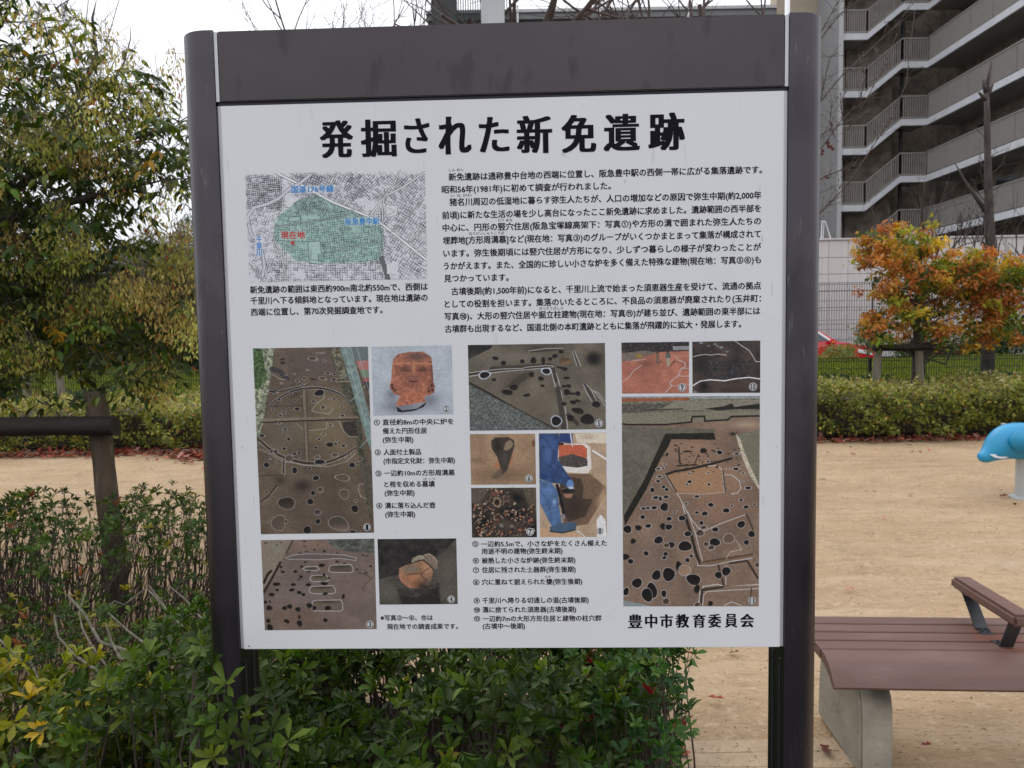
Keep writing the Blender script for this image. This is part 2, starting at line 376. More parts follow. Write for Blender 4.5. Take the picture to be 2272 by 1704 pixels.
body = [(105, 92, 2125, 55, '新免遺跡は通称豊中台地の西端に位置し、阪急豊中駅の西側一帯に広がる集落遺跡です。'),
 (60, 175, 1150, 157, '昭和56年(1981年)に初めて調査が行われました。'),
 (110, 255, 2120, 218, '猪名川周辺の低湿地に暮らす弥生人たちが、人口の増加などの原因で弥生中期(約2,000年'),
 (63, 340, 2118, 303, '前頃)に新たな生活の場を少し高台になったここ新免遺跡に求めました。遺跡範囲の西半部を'),
 (65, 420, 2118, 386, '中心に、円形の竪穴住居(阪急宝塚線高架下：写真①)や方形の溝で囲まれた弥生人たちの'),
 (67, 503, 2116, 468, '埋葬地[方形周溝墓]など(現在地：写真③)のグループがいくつかまとまって集落が構成されて'),
 (70, 586, 2118, 552, 'います。弥生後期頃には竪穴住居が方形になり、少しずつ暮らしの様子が変わったことが'),
 (72, 667, 2118, 635, 'うかがえます。また、全国的に珍しい小さな炉を多く備えた特殊な建物(現在地：写真⑤⑥)も'),
 (75, 750, 490, 745, '見つかっています。'),
 (122, 832, 2118, 800, '古墳後期(約1,500年前)になると、千里川上流で始まった須恵器生産を受けて、流通の拠点'),
 (78, 912, 2118, 884, 'としての役割を担います。集落のいたるところに、不良品の須恵器が廃棄されたり(玉井町：'),
 (78, 992, 2112, 965, '写真⑩)、大形の竪穴住居や掘立柱建物(現在地：写真⑪)が建ち並び、遺跡範囲の東半部には'),
 (80, 1073, 1990, 1048, '古墳群も出現するなど、国道北側の本町遺跡とともに集落が飛躍的に拡大・発展します。')]
for x0, y0, x1, y1, s in body: text('body_text', BO, BK, s, x0, y0, x1, y1, 46)
for x0, y0, x1, y1, s in [(105, 51, 200, 49, 'しん めん'), (118, 216, 252, 214, 'い な がわ'), (422, 376, 515, 374, 'たて あな'),
                          (235, 461, 462, 457, 'ほうけいしゅうこうぼ'), (688, 944, 842, 942, 'ほったてばしら')]:
    text('body_text', BO, BK, s, x0, y0, x1, y1, 19, off=0.004)
MO, MK = (480, 220), 3.456
for a in [(262, 1462, 1620, 1440, '新免遺跡の範囲は東西約900m南北約550mで、西側は'), (265, 1545, 1620, 1525, '千里川へ下る傾斜地となっています。現在地は遺跡の'),
          (268, 1630, 1275, 1620, '西端に位置し、第70次発掘調査地です。')]:
    text('map_caption', MO, MK, a[4], a[0], a[1], a[2], a[3], 54)
text('map_label_blue', MO, MK, '国道176号線', 578, 695, 902, 688, 50, off=0.022)
text('map_label_blue', MO, MK, '阪急豊中駅', 992, 941, 1252, 936, 50, off=0.016)
for ch, y in (('千', 1078), ('里', 1130), ('川', 1182)): text('map_label_blue', MO, MK, ch, 308, y, 352, y, 50, off=0.016)
text('map_label_red', MO, MK, '現在地', 498, 1046, 680, 1041, 54, off=0.022)
CO, CK = (540, 750), 3.686
for x0, y0, x1, y1, s in [(1070, 690, 1116, 690, '①'), (1140, 688, 1718, 683, '直径約8mの中央に炉を'), (1142, 760, 1500, 757, '備えた円形住居'), (1142, 832, 1390, 830, '(弥生中期)'),
    (1077, 934, 1123, 934, '②'), (1148, 934, 1453, 930, '人面付土製品'), (1148, 1005, 1730, 1000, '(市指定文化財：弥生中期)'),
    (1083, 1106, 1129, 1106, '③'), (1153, 1104, 1728, 1100, '一辺約10mの方形周溝墓'), (1155, 1196, 1565, 1192, 'と棺を収める墓壙'), (1157, 1267, 1400, 1266, '(弥生中期)'),
    (1090, 1370, 1136, 1370, '④'), (1160, 1370, 1570, 1366, '溝に落ち込んだ壺'), (1162, 1442, 1405, 1440, '(弥生中期)')]:
    text('caption_text', CO, CK, s, x0, y0, x1, y1, 46)
text('caption_text', CO, CK, 'ぼ こう', 1475, 1152, 1565, 1152, 20, off=0.004)
DO, DSC = (540, 1160), 4.2538
text('caption_text', DO, DSC, '※写真③〜⑧、⑪は', 1297, 895, 1788, 893, 50)
text('caption_text', DO, DSC, '現在地での調査成果です。', 1357, 978, 2025, 975, 50)
EO, EK = (1020, 1180), 3.16
for x0, y0, x1, y1, s in [(90, 84, 131, 84, '⑤'), (150, 83, 1030, 80, '一辺約5.5mで、小さな炉をたくさん備えた'), (155, 134, 720, 133, '用途不明の建物(弥生終末期)'),
    (93, 201, 134, 201, '⑥'), (155, 199, 810, 198, '被熱した小さな炉跡(弥生終末期)'), (94, 267, 135, 267, '⑦'), (157, 265, 812, 263, '住居に残された土器群(弥生後期)'),
    (96, 352, 137, 352, '⑧'), (157, 350, 858, 348, '穴に重ねて据えられた甕(弥生後期)'), (99, 480, 140, 480, '⑨'), (160, 480, 903, 477, '千里川へ降りる切通しの道(古墳後期)'),
    (100, 546, 142, 546, '⑩'), (160, 545, 815, 542, '溝に捨てられた須恵器(古墳後期)'), (101, 607, 143, 607, '⑪'), (162, 608, 993, 604, '一辺約7mの大形方形住居と建物の柱穴群'),
    (162, 660, 457, 659, '(古墳中〜後期)')]:
    text('caption_text', EO, EK, s, x0, y0, x1, y1, 39)
text('caption_text', EO, EK, 'かめ', 598, 313, 638, 313, 15, off=0.004)
for ch, x0, x1 in zip('豊中市教育委員会', (1180, 1298, 1403, 1513, 1632, 1740, 1858, 1965), (1280, 1385, 1495, 1608, 1722, 1832, 1945, 2062)):
    d = -5 * (x0 - 1180) / 880.0
    text_box('publisher_lettering', EO, EK, ch, x0, x1, 577 + d, 672 + d, off=0.020)
GO, GK = (1020, 740), 3.4556; HO, HK = (1360, 740), 2.5917
badges = [(CO, CK, 1013, 1545, '1', 31), (CO, CK, 1660, 577, '2', 29), (DO, DSC, 1197, 955, '3', 36), (DO, DSC, 1962, 718, '4', 36), (GO, GK, 1067, 688, '5', 30),
          (GO, GK, 532, 1108, '6', 29), (GO, GK, 540, 1518, '7', 30), (GO, GK, 1075, 1512, '8', 27), (HO, HK, 397, 309, '9', 23), (HO, HK, 804, 305, '10', 23), (HO, HK, 797, 1535, '11', 22)]
for o, k, x, y, s, r in badges:
    w = r * (0.62 if len(s) == 1 else 1.0)
    text('badge_digits', o, k, s, x - w / 2, y, x + w / 2, y, r * 1.25, off=0.018)

def make_curves():
    obs = []
    for sp in _specs:
        cu = bpy.data.curves.new('t', 'FONT'); cu.body = sp[1]; cu.resolution_u = 4 if sp[0] in ('title_lettering', 'publisher_lettering') else 2
        cu.fill_mode = 'FRONT'
        ob = bpy.data.objects.new('t', cu); COL.objects.link(ob); obs.append(ob)
    ref = bpy.data.curves.new('t', 'FONT'); ref.body = '国'; rob = bpy.data.objects.new('t', ref); COL.objects.link(rob)
    dg = bpy.context.evaluated_depsgraph_get(); dg.update()
    def grab(ob):
        me = bpy.data.meshes.new_from_object(ob.evaluated_get(dg), depsgraph=dg)
        v = np.empty(len(me.vertices) * 3); me.vertices.foreach_get('co', v)
        f = [tuple(p.vertices) for p in me.polygons]; bpy.data.meshes.remove(me)
        return v.reshape(-1, 3), f
    rv, _ = grab(rob); refh = rv[:, 1].max() - rv[:, 1].min(); refm = (rv[:, 1].max() + rv[:, 1].min()) / 2
    blocks = {}
    for n, (sp, ob) in enumerate(zip(_specs, obs)):
        blk, s, u0, u1, zm, h, off, mode = sp
        v, f = grab(ob)
        if len(v) == 0: continue
        x0, x1 = v[:, 0].min(), v[:, 0].max(); y0, y1 = v[:, 1].min(), v[:, 1].max()
        W = np.empty_like(v)
        # heavier weight: copies of the glyphs a hair apart, wider than high for the serif-like title
        if mode == 'box':
            tx, ty = 0.041 * (u1 - u0), 0.012 * (u1 - u0)
            ring = [(i / 3.0 * tx * 1.0, j * ty) for i in (-3, -1, 1, 3) for j in (-1, 1)]
            W[:, 0] = u0 + tx + (v[:, 0] - x0) / (x1 - x0) * (u1 - u0 - 2 * tx)
            W[:, 2] = zm + ((v[:, 1] - y0) / (y1 - y0) - 0.5) * (h - 2 * ty)
        else:
            k = h / refh; t = h * off
            ring = [(-t, -t * .7), (t, -t * .7), (-t, t * .7), (t, t * .7)] if off >= 0.01 else [(0, 0)]
            W[:, 0] = u0 + (v[:, 0] - x0) / (x1 - x0) * (u1 - u0)
            if s.isdigit(): W[:, 2] = zm + ((v[:, 1] - y0) / (y1 - y0) - 0.5) * h
            else: W[:, 2] = zm + (v[:, 1] - refm) * k
        for i, (dx, dz) in enumerate(ring):
            W2 = W.copy(); W2[:, 0] += dx; W2[:, 2] += dz
            base = -0.00135 if not blk.startswith(('map_l', 'badge')) else (-0.0016 if blk.startswith('map') else -0.0020)
            W2[:, 1] = base - 0.00002 * i
            b = blocks.setdefault(blk, MB()); b.add(W2, f)
    for ob in obs + [rob]:
        d = ob.data; bpy.data.objects.remove(ob); bpy.data.curves.remove(d)
    for blk, b in blocks.items():
        m = M['bluetext'] if blk.endswith('blue') else (M['redtext'] if blk.endswith('red') else M['ink'])
        nm = {'map_label_blue': 'map_lettering', 'map_label_red': 'map_lettering', 'badge_digits': 'badge_lettering'}.get(blk, blk)
        o = b.build(nm, m, panel)
        o['kind'] = 'stuff'
make_curves()
def disc(b, u, z, r, y, n=20, r_in=0.0):
    V = []
    for k in range(n):
        a = 2 * math.pi * k / n; V.append((u + r * math.cos(a), y, z + r * math.sin(a)))
    if r_in > 0:
        for k in range(n):
            a = 2 * math.pi * k / n; V.append((u + r_in * math.cos(a), y, z + r_in * math.sin(a)))
        b.add(V, [(k, (k + 1) % n, n + (k + 1) % n, n + k) for k in range(n)])
    else: b.add(V, [tuple(range(n))])
for o, k, x, y, s, r in badges:
    u, z = on_board(o[0] + x / k, o[1] + y / k); rr = r / k / FPX * 1.29
    b = MB(); disc(b, u, z, rr * 1.02, -0.0017); bd = b.build('number_badge', M['badge'], panel)
    b = MB(); disc(b, u, z, rr * 0.86, -0.00185, r_in=rr * 0.74); b.build('badge_ring', M['ink'], bd)
u, z = on_board(MO[0] + 588 / MK, MO[1] + 1103 / MK); st = MB(); V = []
for k in range(10):
    rr = (23 if k % 2 == 0 else 9) / MK / FPX * 1.29; a = math.pi / 2 + k * math.pi / 5; V.append((u + rr * math.cos(a), -0.0016, z + rr * math.sin(a)))
st.add(V, [tuple(range(10))]); st.build('map_star', M['redtext'], panel)

# ---------------- the printed pictures: drawn by code into textures, flat on the sheet
def up(a, h, w):
    """smooth enlargement of a small random grid"""
    y = np.linspace(0, a.shape[0] - 1.001, h); x = np.linspace(0, a.shape[1] - 1.001, w)
    yi = y.astype(int); xi = x.astype(int); fy = (y - yi)[:, None]; fx = (x - xi)[None]
    fy = fy * fy * (3 - 2 * fy); fx = fx * fx * (3 - 2 * fx)
    A = a[yi][:, xi]; B = a[yi][:, xi + 1]; C_ = a[yi + 1][:, xi]; D_ = a[yi + 1][:, xi + 1]
    return (A * (1 - fx) + B * fx) * (1 - fy) + (C_ * (1 - fx) + D_ * fx) * fy
def fbm(h, w, cell, g, octs=4, sx=1.0):
    o = np.zeros((h, w)); amp = 1.0; tot = 0
    for _ in range(octs):
        o += amp * up(g.random((max(2, int(h / cell) + 2), max(2, int(w / (cell * sx)) + 2))), h, w); tot += amp
        amp *= 0.6; cell = max(1.0, cell / 2)
    return o / tot
class Pic:
    def __init__(s, o, k, quad, col, seed, rs=1.3, grain=0.10, blotch=0.14):
        s.q = [on_board(o[0] + x / k, o[1] + y / k) for x, y in quad]; s.quad = quad
        (ax, ay), (bx, by), (cx, cy), (dx, dy) = quad
        s.W = int(((bx - ax) + (cx - dx)) / 2 / k * rs); s.H = int(((dy - ay) + (cy - by)) / 2 / k * rs)
        s.sx = s.W / (((bx - ax) + (cx - dx)) / 2); s.g = np.random.default_rng(seed)
        s.a = np.ones((s.H, s.W, 3)) * np.array(col, float)
        s.Y, s.X = np.mgrid[0:s.H, 0:s.W].astype(float)
        s.grain(grain, 2.0); s.grain(blotch, s.W / 5)
    def grain(s, amt, cell, mask=None, sx=1.0):
        n = (fbm(s.H, s.W, cell, s.g, 4, sx) - 0.5) * 2
        f = 1 + amt * 2 * n[..., None]
        s.a = s.a * f if mask is None else np.where(mask[..., None], s.a * f, s.a)
    def T(s, pts):
        (ax, ay), (bx, by), (cx, cy), (dx, dy) = s.quad; r = []
        for x, y in pts:
            v = (y - ay) / (dy - ay); u = 0.5
            for _ in range(3):
                xl = ax + (dx - ax) * v; xr = bx + (cx - bx) * v; u = (x - xl) / (xr - xl)
                yt = ay + (by - ay) * u; yb = dy + (cy - dy) * u; v = (y - yt) / (yb - yt)
            r.append((u * s.W, v * s.H))
        return np.array(r)
    def put(s, m, col, al=1.0):
        m = np.clip(m, 0, 1)[..., None] * al; s.a = s.a * (1 - m) + np.array(col, float) * m
    def mask(s, pts):
        P = s.T(pts); ins = np.zeros((s.H, s.W), bool); n = len(P)
        for i in range(n):
            x0, y0 = P[i]; x1, y1 = P[(i + 1) % n]
            if abs(y1 - y0) < 1e-9: continue
            c = ((y0 > s.Y) != (y1 > s.Y)) & (s.X < (x1 - x0) * (s.Y - y0) / (y1 - y0) + x0); ins ^= c
        return ins
    def poly(s, pts, col, al=1.0, grain=0.0, cell=3):
        m = s.mask(pts); s.put(m.astype(float), col, al)
        if grain: s.grain(grain, cell, m)
    def soft(s, x, y, rx, ry, col, al=0.6, ang=0.0):
        (px, py), = s.T([(x, y)]); rx *= s.sx; ry *= s.sx
        dx = s.X - px; dy = s.Y - py; c, q = math.cos(ang), math.sin(ang)
        d = ((dx * c + dy * q) / rx) ** 2 + ((-dx * q + dy * c) / ry) ** 2
        s.put(np.exp(-d * 1.4), col, al)
    def ell(s, x, y, rx, ry, col, ang=0.0, rim=None, rw=2.0, wob=0.10, al=1.0):
        (px, py), = s.T([(x, y)]); rx *= s.sx; ry *= s.sx; pad = max(rx, ry) * 1.3 + 4
        x0, x1 = max(0, int(px - pad)), min(s.W, int(px + pad) + 1); y0, y1 = max(0, int(py - pad)), min(s.H, int(py + pad) + 1)
        if x1 <= x0 or y1 <= y0: return
        X = s.X[y0:y1, x0:x1] - px; Y = s.Y[y0:y1, x0:x1] - py; c, q = math.cos(ang), math.sin(ang)
        a = (X * c + Y * q) / rx; b = (-X * q + Y * c) / ry; th = np.arctan2(b, a); ph = s.g.random(3) * 6.28
        rr = 1 + wob * (np.sin(2 * th + ph[0]) * 0.5 + np.sin(3 * th + ph[1]) * 0.5)
        d = (np.sqrt(a * a + b * b) / rr - 1) * min(rx, ry)
        sub = s.a[y0:y1, x0:x1]
        m = np.clip(0.5 - d, 0, 1)[..., None] * al
        sh = np.clip((b + a * 0.4) * 0.5 + 0.15, 0, 1)[..., None]       # hole floor catches light on the far side
        cc = np.array(col, float) * (1 + (0.9 if sum(col) < 200 else 0.12) * sh)
        sub = sub * (1 - m) + cc * m
        if rim is not None:
            w = rw * s.sx; m2 = np.clip(1 - np.abs(d - w * 0.3) / w, 0, 1)[..., None]; sub = sub * (1 - m2) + np.array(rim, float) * m2
        s.a[y0:y1, x0:x1] = sub
    def line(s, pts, col, w=2.5, al=1.0, wob=0.0):
        P = s.T(pts); w = max(w * s.sx, 0.55)
        for i in range(len(P) - 1):
            a, b = P[i], P[i + 1]; pad = w + 2
            x0, x1 = max(0, int(min(a[0], b[0]) - pad)), min(s.W, int(max(a[0], b[0]) + pad) + 1)
            y0, y1 = max(0, int(min(a[1], b[1]) - pad)), min(s.H, int(max(a[1], b[1]) + pad) + 1)
            if x1 <= x0 or y1 <= y0: continue
            X = s.X[y0:y1, x0:x1]; Y = s.Y[y0:y1, x0:x1]; d = b - a; L2 = d @ d + 1e-9
            t = np.clip(((X - a[0]) * d[0] + (Y - a[1]) * d[1]) / L2, 0, 1)
            D = np.hypot(X - a[0] - t * d[0], Y - a[1] - t * d[1]); m = np.clip(w / 2 + 0.5 - D, 0, 1)[..., None] * al
            s.a[y0:y1, x0:x1] = s.a[y0:y1, x0:x1] * (1 - m) + np.array(col, float) * m
    def holes(s, lst, col=(22, 17, 16), rim=(192, 190, 188), rw=2.5):
        for h in lst:
            x, y, rx = h[:3]; ry = h[3] if len(h) > 3 else rx * 0.85; c = h[4] if len(h) > 4 else col
            r = rim if not (len(h) > 5 and h[5] == 0) else None
            s.ell(x, y, rx, ry, c, rim=r, rw=rw, ang=(s.g.random() - 0.5) * 0.5)
    def finish(s, name, label=None):
        s.grain(0.10, 1.6); q = np.pad(s.a, ((1, 1), (1, 1), (0, 0)), 'edge'); s.a = s.a * .5 + (q[:-2, 1:-1] + q[2:, 1:-1] + q[1:-1, :-2] + q[1:-1, 2:]) * .125
        seen = np.clip(s.a, 0, 255)
        gy = seen.mean(axis=2, keepdims=True); seen = gy + (seen - gy) * 0.80; albedo = np.clip(lin(seen) * 0.735 / 0.56, 0, 0.95)
        srgb = np.where(albedo <= 0.0031308, albedo * 12.92, 1.055 * albedo ** (1 / 2.4) - 0.055)
        img = bpy.data.images.new(name, s.W, s.H)
        px = np.ones((s.H, s.W, 4), np.float32); px[..., :3] = srgb[::-1]
        img.pixels.foreach_set(px.ravel()); img.update(); img.pack()
        m = bpy.data.materials.new(name); m.use_nodes = True; N = m.node_tree.nodes
        t = N.new('ShaderNodeTexImage'); t.image = img; t.extension = 'EXTEND'
        b = N['Principled BSDF']; b.inputs['Roughness'].default_value = 0.4; b.inputs['Specular IOR Level'].default_value = 0.35
        m.node_tree.links.new(t.outputs[0], b.inputs['Base Color'])
        q = s.q; y = -0.00125
        V = [(q[0][0], y, q[0][1]), (q[1][0], y, q[1][1]), (q[2][0], y, q[2][1]), (q[3][0], y, q[3][1])]
        me = bpy.data.meshes.new(name); me.from_pydata(V, [], [(0, 3, 2, 1)])
        uv = me.uv_layers.new(name='UVMap'); vals = {0: (0, 1), 1: (1, 1), 2: (1, 0), 3: (0, 0)}
        for lp in me.loops: uv.data[lp.index].uv = vals[lp.vertex_index]
        o = link_mesh(name, me, m, panel)
        if label: o['label'] = label
        return o
WH = (188, 186, 184); DK = (24, 19, 17)
# picture 1: long trench with the round dwelling
p = Pic(CO, CK, [(80, 85), (1020, 70), (1070, 1590), (145, 1603)], (92, 76, 60), 11, grain=0.16, blotch=0.16)
p.soft(600, 200, 400, 150, (88, 76, 72), 0.6); p.soft(350, 750, 180, 220, (92, 88, 72), 0.6); p.soft(700, 780, 260, 260, (112, 95, 66), 0.6)
p.soft(680, 540, 160, 90, (118, 102, 72), 0.7); p.soft(600, 1400, 500, 300, (82, 66, 55), 0.6)
p.poly([(75, 80), (250, 80), (235, 250), (190, 500), (160, 700), (130, 800), (110, 800), (75, 80)], (120, 124, 98), grain=0.4, cell=6)
p.poly([(75, 80), (150, 80), (190, 330), (120, 420), (95, 400)], (60, 82, 42), grain=0.5, cell=5)
p.poly([(705, 80), (800, 75), (950, 560), (1060, 1590), (1000, 1300), (950, 1000), (900, 600), (770, 330)], (70, 68, 52), grain=0.3, cell=5)
p.poly([(720, 78), (790, 78), (850, 330), (775, 330)], (98, 92, 72), grain=0.4, cell=5); p.poly([(790, 70), (880, 70), (1080, 850), (1080, 1000), (1010, 830)], (108, 128, 122), grain=0.12, cell=8)
p.poly([(875, 68), (1025, 68), (1030, 180), (920, 185)], (92, 104, 104)); p.poly([(920, 185), (1030, 178), (1030, 255), (950, 258)], (168, 96, 92))
p.poly([(950, 258), (1032, 255), (1034, 318), (970, 318)], (104, 122, 98)); p.poly([(970, 318), (1034, 318), (1036, 350), (990, 355)], (150, 70, 72)); p.poly([(990, 355), (1036, 350), (1038, 430), (1015, 430)], (50, 45, 45))
for x in (830, 880, 930): p.line([(x, 80), (x + 170, 700)], (150, 170, 165), 4)
p.line([(800, 330), (1000, 180)], (140, 160, 150), 4); p.line([(870, 520), (1000, 380)], (140, 160, 150), 4); p.line([(950, 890), (1045, 790)], (150, 165, 155), 5)
p.poly([(950, 1040), (1055, 1035), (1060, 1400), (1010, 1330)], (78, 70, 58), grain=0.2)
arc = [(190, 575), (240, 520), (300, 478), (390, 430), (480, 408), (600, 400), (700, 415), (790, 450), (870, 520)]
p.line(arc, (45, 36, 30), 14); p.line([(x, y - 9) for x, y in arc], WH, 3); p.line([(x + 2, y + 10) for x, y in arc], (150, 145, 135), 3)
p.line([(210, 430), (300, 425), (420, 400), (535, 370)], (50, 40, 33), 12); p.line([(280, 425), (420, 395), (530, 368)], WH, 3)
arc2 = [(120, 820), (200, 890), (290, 950), (370, 985), (500, 1015), (640, 1020), (740, 990), (830, 950), (915, 890)]
p.line(arc2, (52, 42, 34), 16); p.line([(x, y + 14) for x, y in arc2], WH, 3); p.line([(x + 8, y - 14) for x, y in arc2], (160, 155, 145), 3)
p.line([(340, 1000), (500, 1035), (700, 1045), (850, 1000), (920, 930)], WH, 3); p.line([(130, 900), (240, 950), (320, 1000)], (180, 178, 170), 3)
p.poly([(482, 410), (512, 410), (535, 1000), (508, 1000)], (112, 98, 80), grain=0.1); p.line([(512, 410), (535, 1000)], (55, 44, 36), 5); p.line([(482, 410), (508, 1000)], (60, 48, 40), 4)
p.poly([(150, 650), (940, 632), (940, 655), (150, 680)], (118, 104, 84), grain=0.15); p.line([(150, 682), (520, 668), (940, 655)], (40, 31, 26), 10); p.line([(190, 552), (480, 548)], (60, 48, 40), 6)
p.line([(760, 352), (900, 348)], (130, 115, 95), 10); p.poly([(810, 680), (910, 670), (945, 800), (850, 790), (820, 740)], (52, 44, 38), grain=0.3)
p.line([(780, 672), (815, 745), (860, 795), (940, 800)], WH, 3); p.line([(560, 585), (600, 530), (665, 480), (650, 430)], (190, 188, 180), 3); p.line([(560, 590), (700, 615), (735, 570)], (190, 188, 180), 3); p.line([(430, 688), (490, 740)], WH, 2); p.line([(540, 750), (680, 735), (685, 680)], (180, 178, 170), 3)
p.line([(135, 1345), (210, 1290), (275, 1200)], (60, 46, 38), 18); p.line([(130, 1350), (200, 1310), (285, 1205)], WH, 3); p.line([(125, 1120), (340, 1112)], (60, 48, 40), 6)
p.line([(235, 250), (300, 270), (360, 330)], (60, 52, 52), 40); p.line([(235, 290), (300, 330), (360, 340)], WH, 3)
p.poly([(318, 990), (338, 990), (340, 1110), (318, 1105)], (70, 58, 46)); p.line([(320, 985), (316, 1100), (340, 1112), (342, 995)], WH, 3)
p.soft(485, 1200, 75, 55, (50, 38, 34), 0.95); p.soft(305, 1155, 48, 42, (60, 54, 38), 0.9)
p.line([(940, 1230), (950, 1190), (990, 1180)], WH, 3); p.line([(940, 1230), (960, 1290), (1010, 1310)], WH, 3)
br = (62, 48, 36)
p.holes([(568, 165, 36, 14, br), (320, 172, 18, 7, DK, 0), (322, 200, 18, 9, DK, 0), (610, 120, 10, 4), (650, 120, 14, 4), (600, 183, 10, 5), (665, 182, 12, 6), (690, 283, 22, 8), (745, 292, 16, 8), (650, 325, 26, 13, br), (740, 335, 20, 9),
         (443, 346, 14, 8), (350, 298, 10, 5), (415, 290, 10, 5), (525, 258, 8, 4), (315, 365, 10, 5, br), (484, 380, 14, 7), (572, 332, 24, 6, DK, 0), (498, 325, 14, 14, br), (622, 443, 40, 26), (390, 447, 14, 8), (293, 496, 14, 9), (420, 504, 12, 8),
         (575, 511, 14, 9), (742, 491, 14, 8), (475, 472, 7, 5), (702, 491, 7, 5), (653, 561, 22, 13, br), (804, 551, 12, 7), (441, 573, 24, 13), (330, 600, 17, 8), (243, 578, 12, 7), (303, 628, 14, 8), (810, 627, 18, 8), (295, 690, 14, 6),
         (240, 433, 38, 9, DK), (342, 738, 16, 9), (713, 705, 18, 9, br), (657, 780, 16, 9, br), (371, 819, 15, 14), (153, 790, 22, 12), (619, 820, 15, 9), (762, 829, 10, 9, br), (755, 858, 16, 9), (818, 873, 18, 10), (593, 889, 16, 11), (335, 897, 18, 11), (128, 858, 10, 7),
         (263, 920, 18, 11), (232, 918, 12, 11), (420, 940, 20, 10), (456, 932, 15, 10), (375, 975, 32, 28, (80, 68, 52)), (605, 965, 22, 17, (86, 72, 56)), (750, 950, 26, 18, (70, 56, 44)), (625, 1006, 42, 20), (865, 943, 9, 6), (840, 972, 9, 7, br), (954, 983, 18, 14, br), (890, 1032, 24, 22), (932, 1018, 12, 9),
         (190, 1030, 25, 20), (275, 1008, 8, 5), (219, 980, 8, 6, br), (461, 975, 10, 6), (544, 1061, 14, 11), (421, 1075, 22, 27), (594, 1138, 27, 20), (812, 1135, 56, 28, (84, 70, 50)), (630, 1236, 26, 22, (70, 58, 44)), (570, 1262, 19, 20), (825, 1270, 38, 42, (84, 70, 54)), (190, 1253, 13, 9),
         (548, 1332, 26, 26), (355, 1345, 68, 52, (46, 36, 28)), (918, 1328, 14, 11, br), (912, 1392, 30, 30), (608, 1420, 27, 25, (58, 48, 48)), (611, 1496, 21, 21), (290, 1508, 60, 64, (84, 68, 56)), (350, 1498, 16, 16, br), (780, 1515, 82, 58, (70, 58, 48)), (524, 1568, 34, 34), (897, 1585, 26, 18)], rw=2.1)
p.poly([(672, 858), (700, 840), (735, 850), (728, 880), (700, 880)], DK); p.line([(668, 858), (700, 842), (730, 848)], WH, 3)
p.finish('photo_print', 'tall picture of a trench with a round dwelling outline crossed by two walls of earth')
# picture 2: clay face fragment
p = Pic(CO, CK, [(1048, 72), (1703, 58), (1718, 622), (1065, 633)], (160, 166, 174), 12, grain=0.03, blotch=0.05)
p.soft(1300, 560, 200, 60, (70, 72, 84), 0.6); p.soft(1520, 500, 110, 70, (95, 97, 108), 0.7); p.soft(1215, 460, 60, 60, (80, 80, 92), 0.6)
p.poly([(1255, 560), (1300, 590), (1420, 575), (1500, 520), (1475, 560), (1400, 592), (1300, 605), (1258, 600)], (30, 26, 32))
face = [(1265, 130), (1350, 112), (1470, 110), (1535, 150), (1548, 240), (1552, 350), (1566, 395), (1560, 440), (1520, 470), (1490, 465), (1480, 490), (1492, 518), (1400, 535), (1250, 558), (1262, 510), (1280, 470), (1230, 455), (1195, 400), (1208, 340), (1215, 240), (1225, 170)]
p.poly(face, (162, 92, 66), grain=0.2, cell=7)
fm = p.mask(face); 
p.a0 = p.a.copy(); p.soft(1420, 150, 110, 45, (92, 64, 58), 0.9); p.soft(1320, 250, 70, 34, (92, 54, 46), 0.85); p.soft(1470, 250, 60, 32, (92, 54, 46), 0.85); p.soft(1385, 330, 110, 80, (126, 72, 58), 0.75); p.soft(1230, 330, 22, 120, (182, 112, 78), 0.6); p.soft(1392, 245, 16, 60, (196, 122, 80), 0.8); p.soft(1545, 300, 20, 150, (96, 54, 46), 0.8)
p.soft(1400, 480, 90, 30, (188, 98, 58), 0.6); p.soft(1530, 400, 30, 50, (100, 56, 44), 0.6); p.soft(1225, 400, 30, 46, (100, 56, 44), 0.6)
p.a = np.where(fm[..., None], p.a, p.a0)
p.line([(1225, 215), (1300, 200), (1370, 208)], (206, 124, 80), 7); p.line([(1410, 212), (1480, 200), (1540, 212)], (206, 124, 80), 7)
p.line([(1300, 262), (1340, 268), (1372, 262)], (60, 32, 30), 5); p.line([(1422, 262), (1450, 268), (1485, 258)], (60, 32, 30), 5)
p.line([(1352, 348), (1385, 356), (1420, 350)], (48, 26, 26), 8); p.line([(1378, 310), (1385, 314), (1398, 310)], (80, 44, 36), 4)
for x, y in ((1215, 382), (1240, 425), (1222, 408), (1540, 385), (1546, 425), (1518, 435)): p.ell(x, y, 9, 8, (30, 16, 18))
p.finish('photo_print', 'picture of a terracotta face fragment on a pale ground')
# picture 3: dotted slope
p = Pic(DO, DSC, [(168, 162), (1237, 148), (1260, 1000), (205, 1012)], (106, 88, 78), 13, grain=0.10, blotch=0.10)
p.poly([(160, 150), (460, 155), (400, 290), (345, 370), (190, 620), (170, 600)], (128, 112, 94), 0.85, grain=0.06); p.soft(330, 220, 90, 60, (116, 124, 104), 0.5)
p.soft(650, 200, 260, 60, (132, 100, 84), 0.7); p.poly([(800, 150), (1240, 145), (1245, 280), (1000, 270), (870, 235), (810, 190)], (76, 78, 70), grain=0.3, cell=8)
p.soft(1060, 620, 160, 300, (112, 92, 84), 0.6); p.soft(520, 900, 300, 120, (104, 78, 62), 0.6); p.soft(600, 640, 200, 160, (108, 94, 94), 0.6)
p.line([(465, 165), (405, 285)], (52, 42, 36), 12); p.line([(350, 370), (270, 520), (195, 650)], (44, 34, 28), 22); p.line([(195, 560), (230, 480), (262, 450)], (24, 20, 20), 22)
p.poly([(400, 325), (560, 290), (800, 288), (1060, 330), (1068, 345), (880, 335), (560, 340)], (92, 80, 76), grain=0.06)
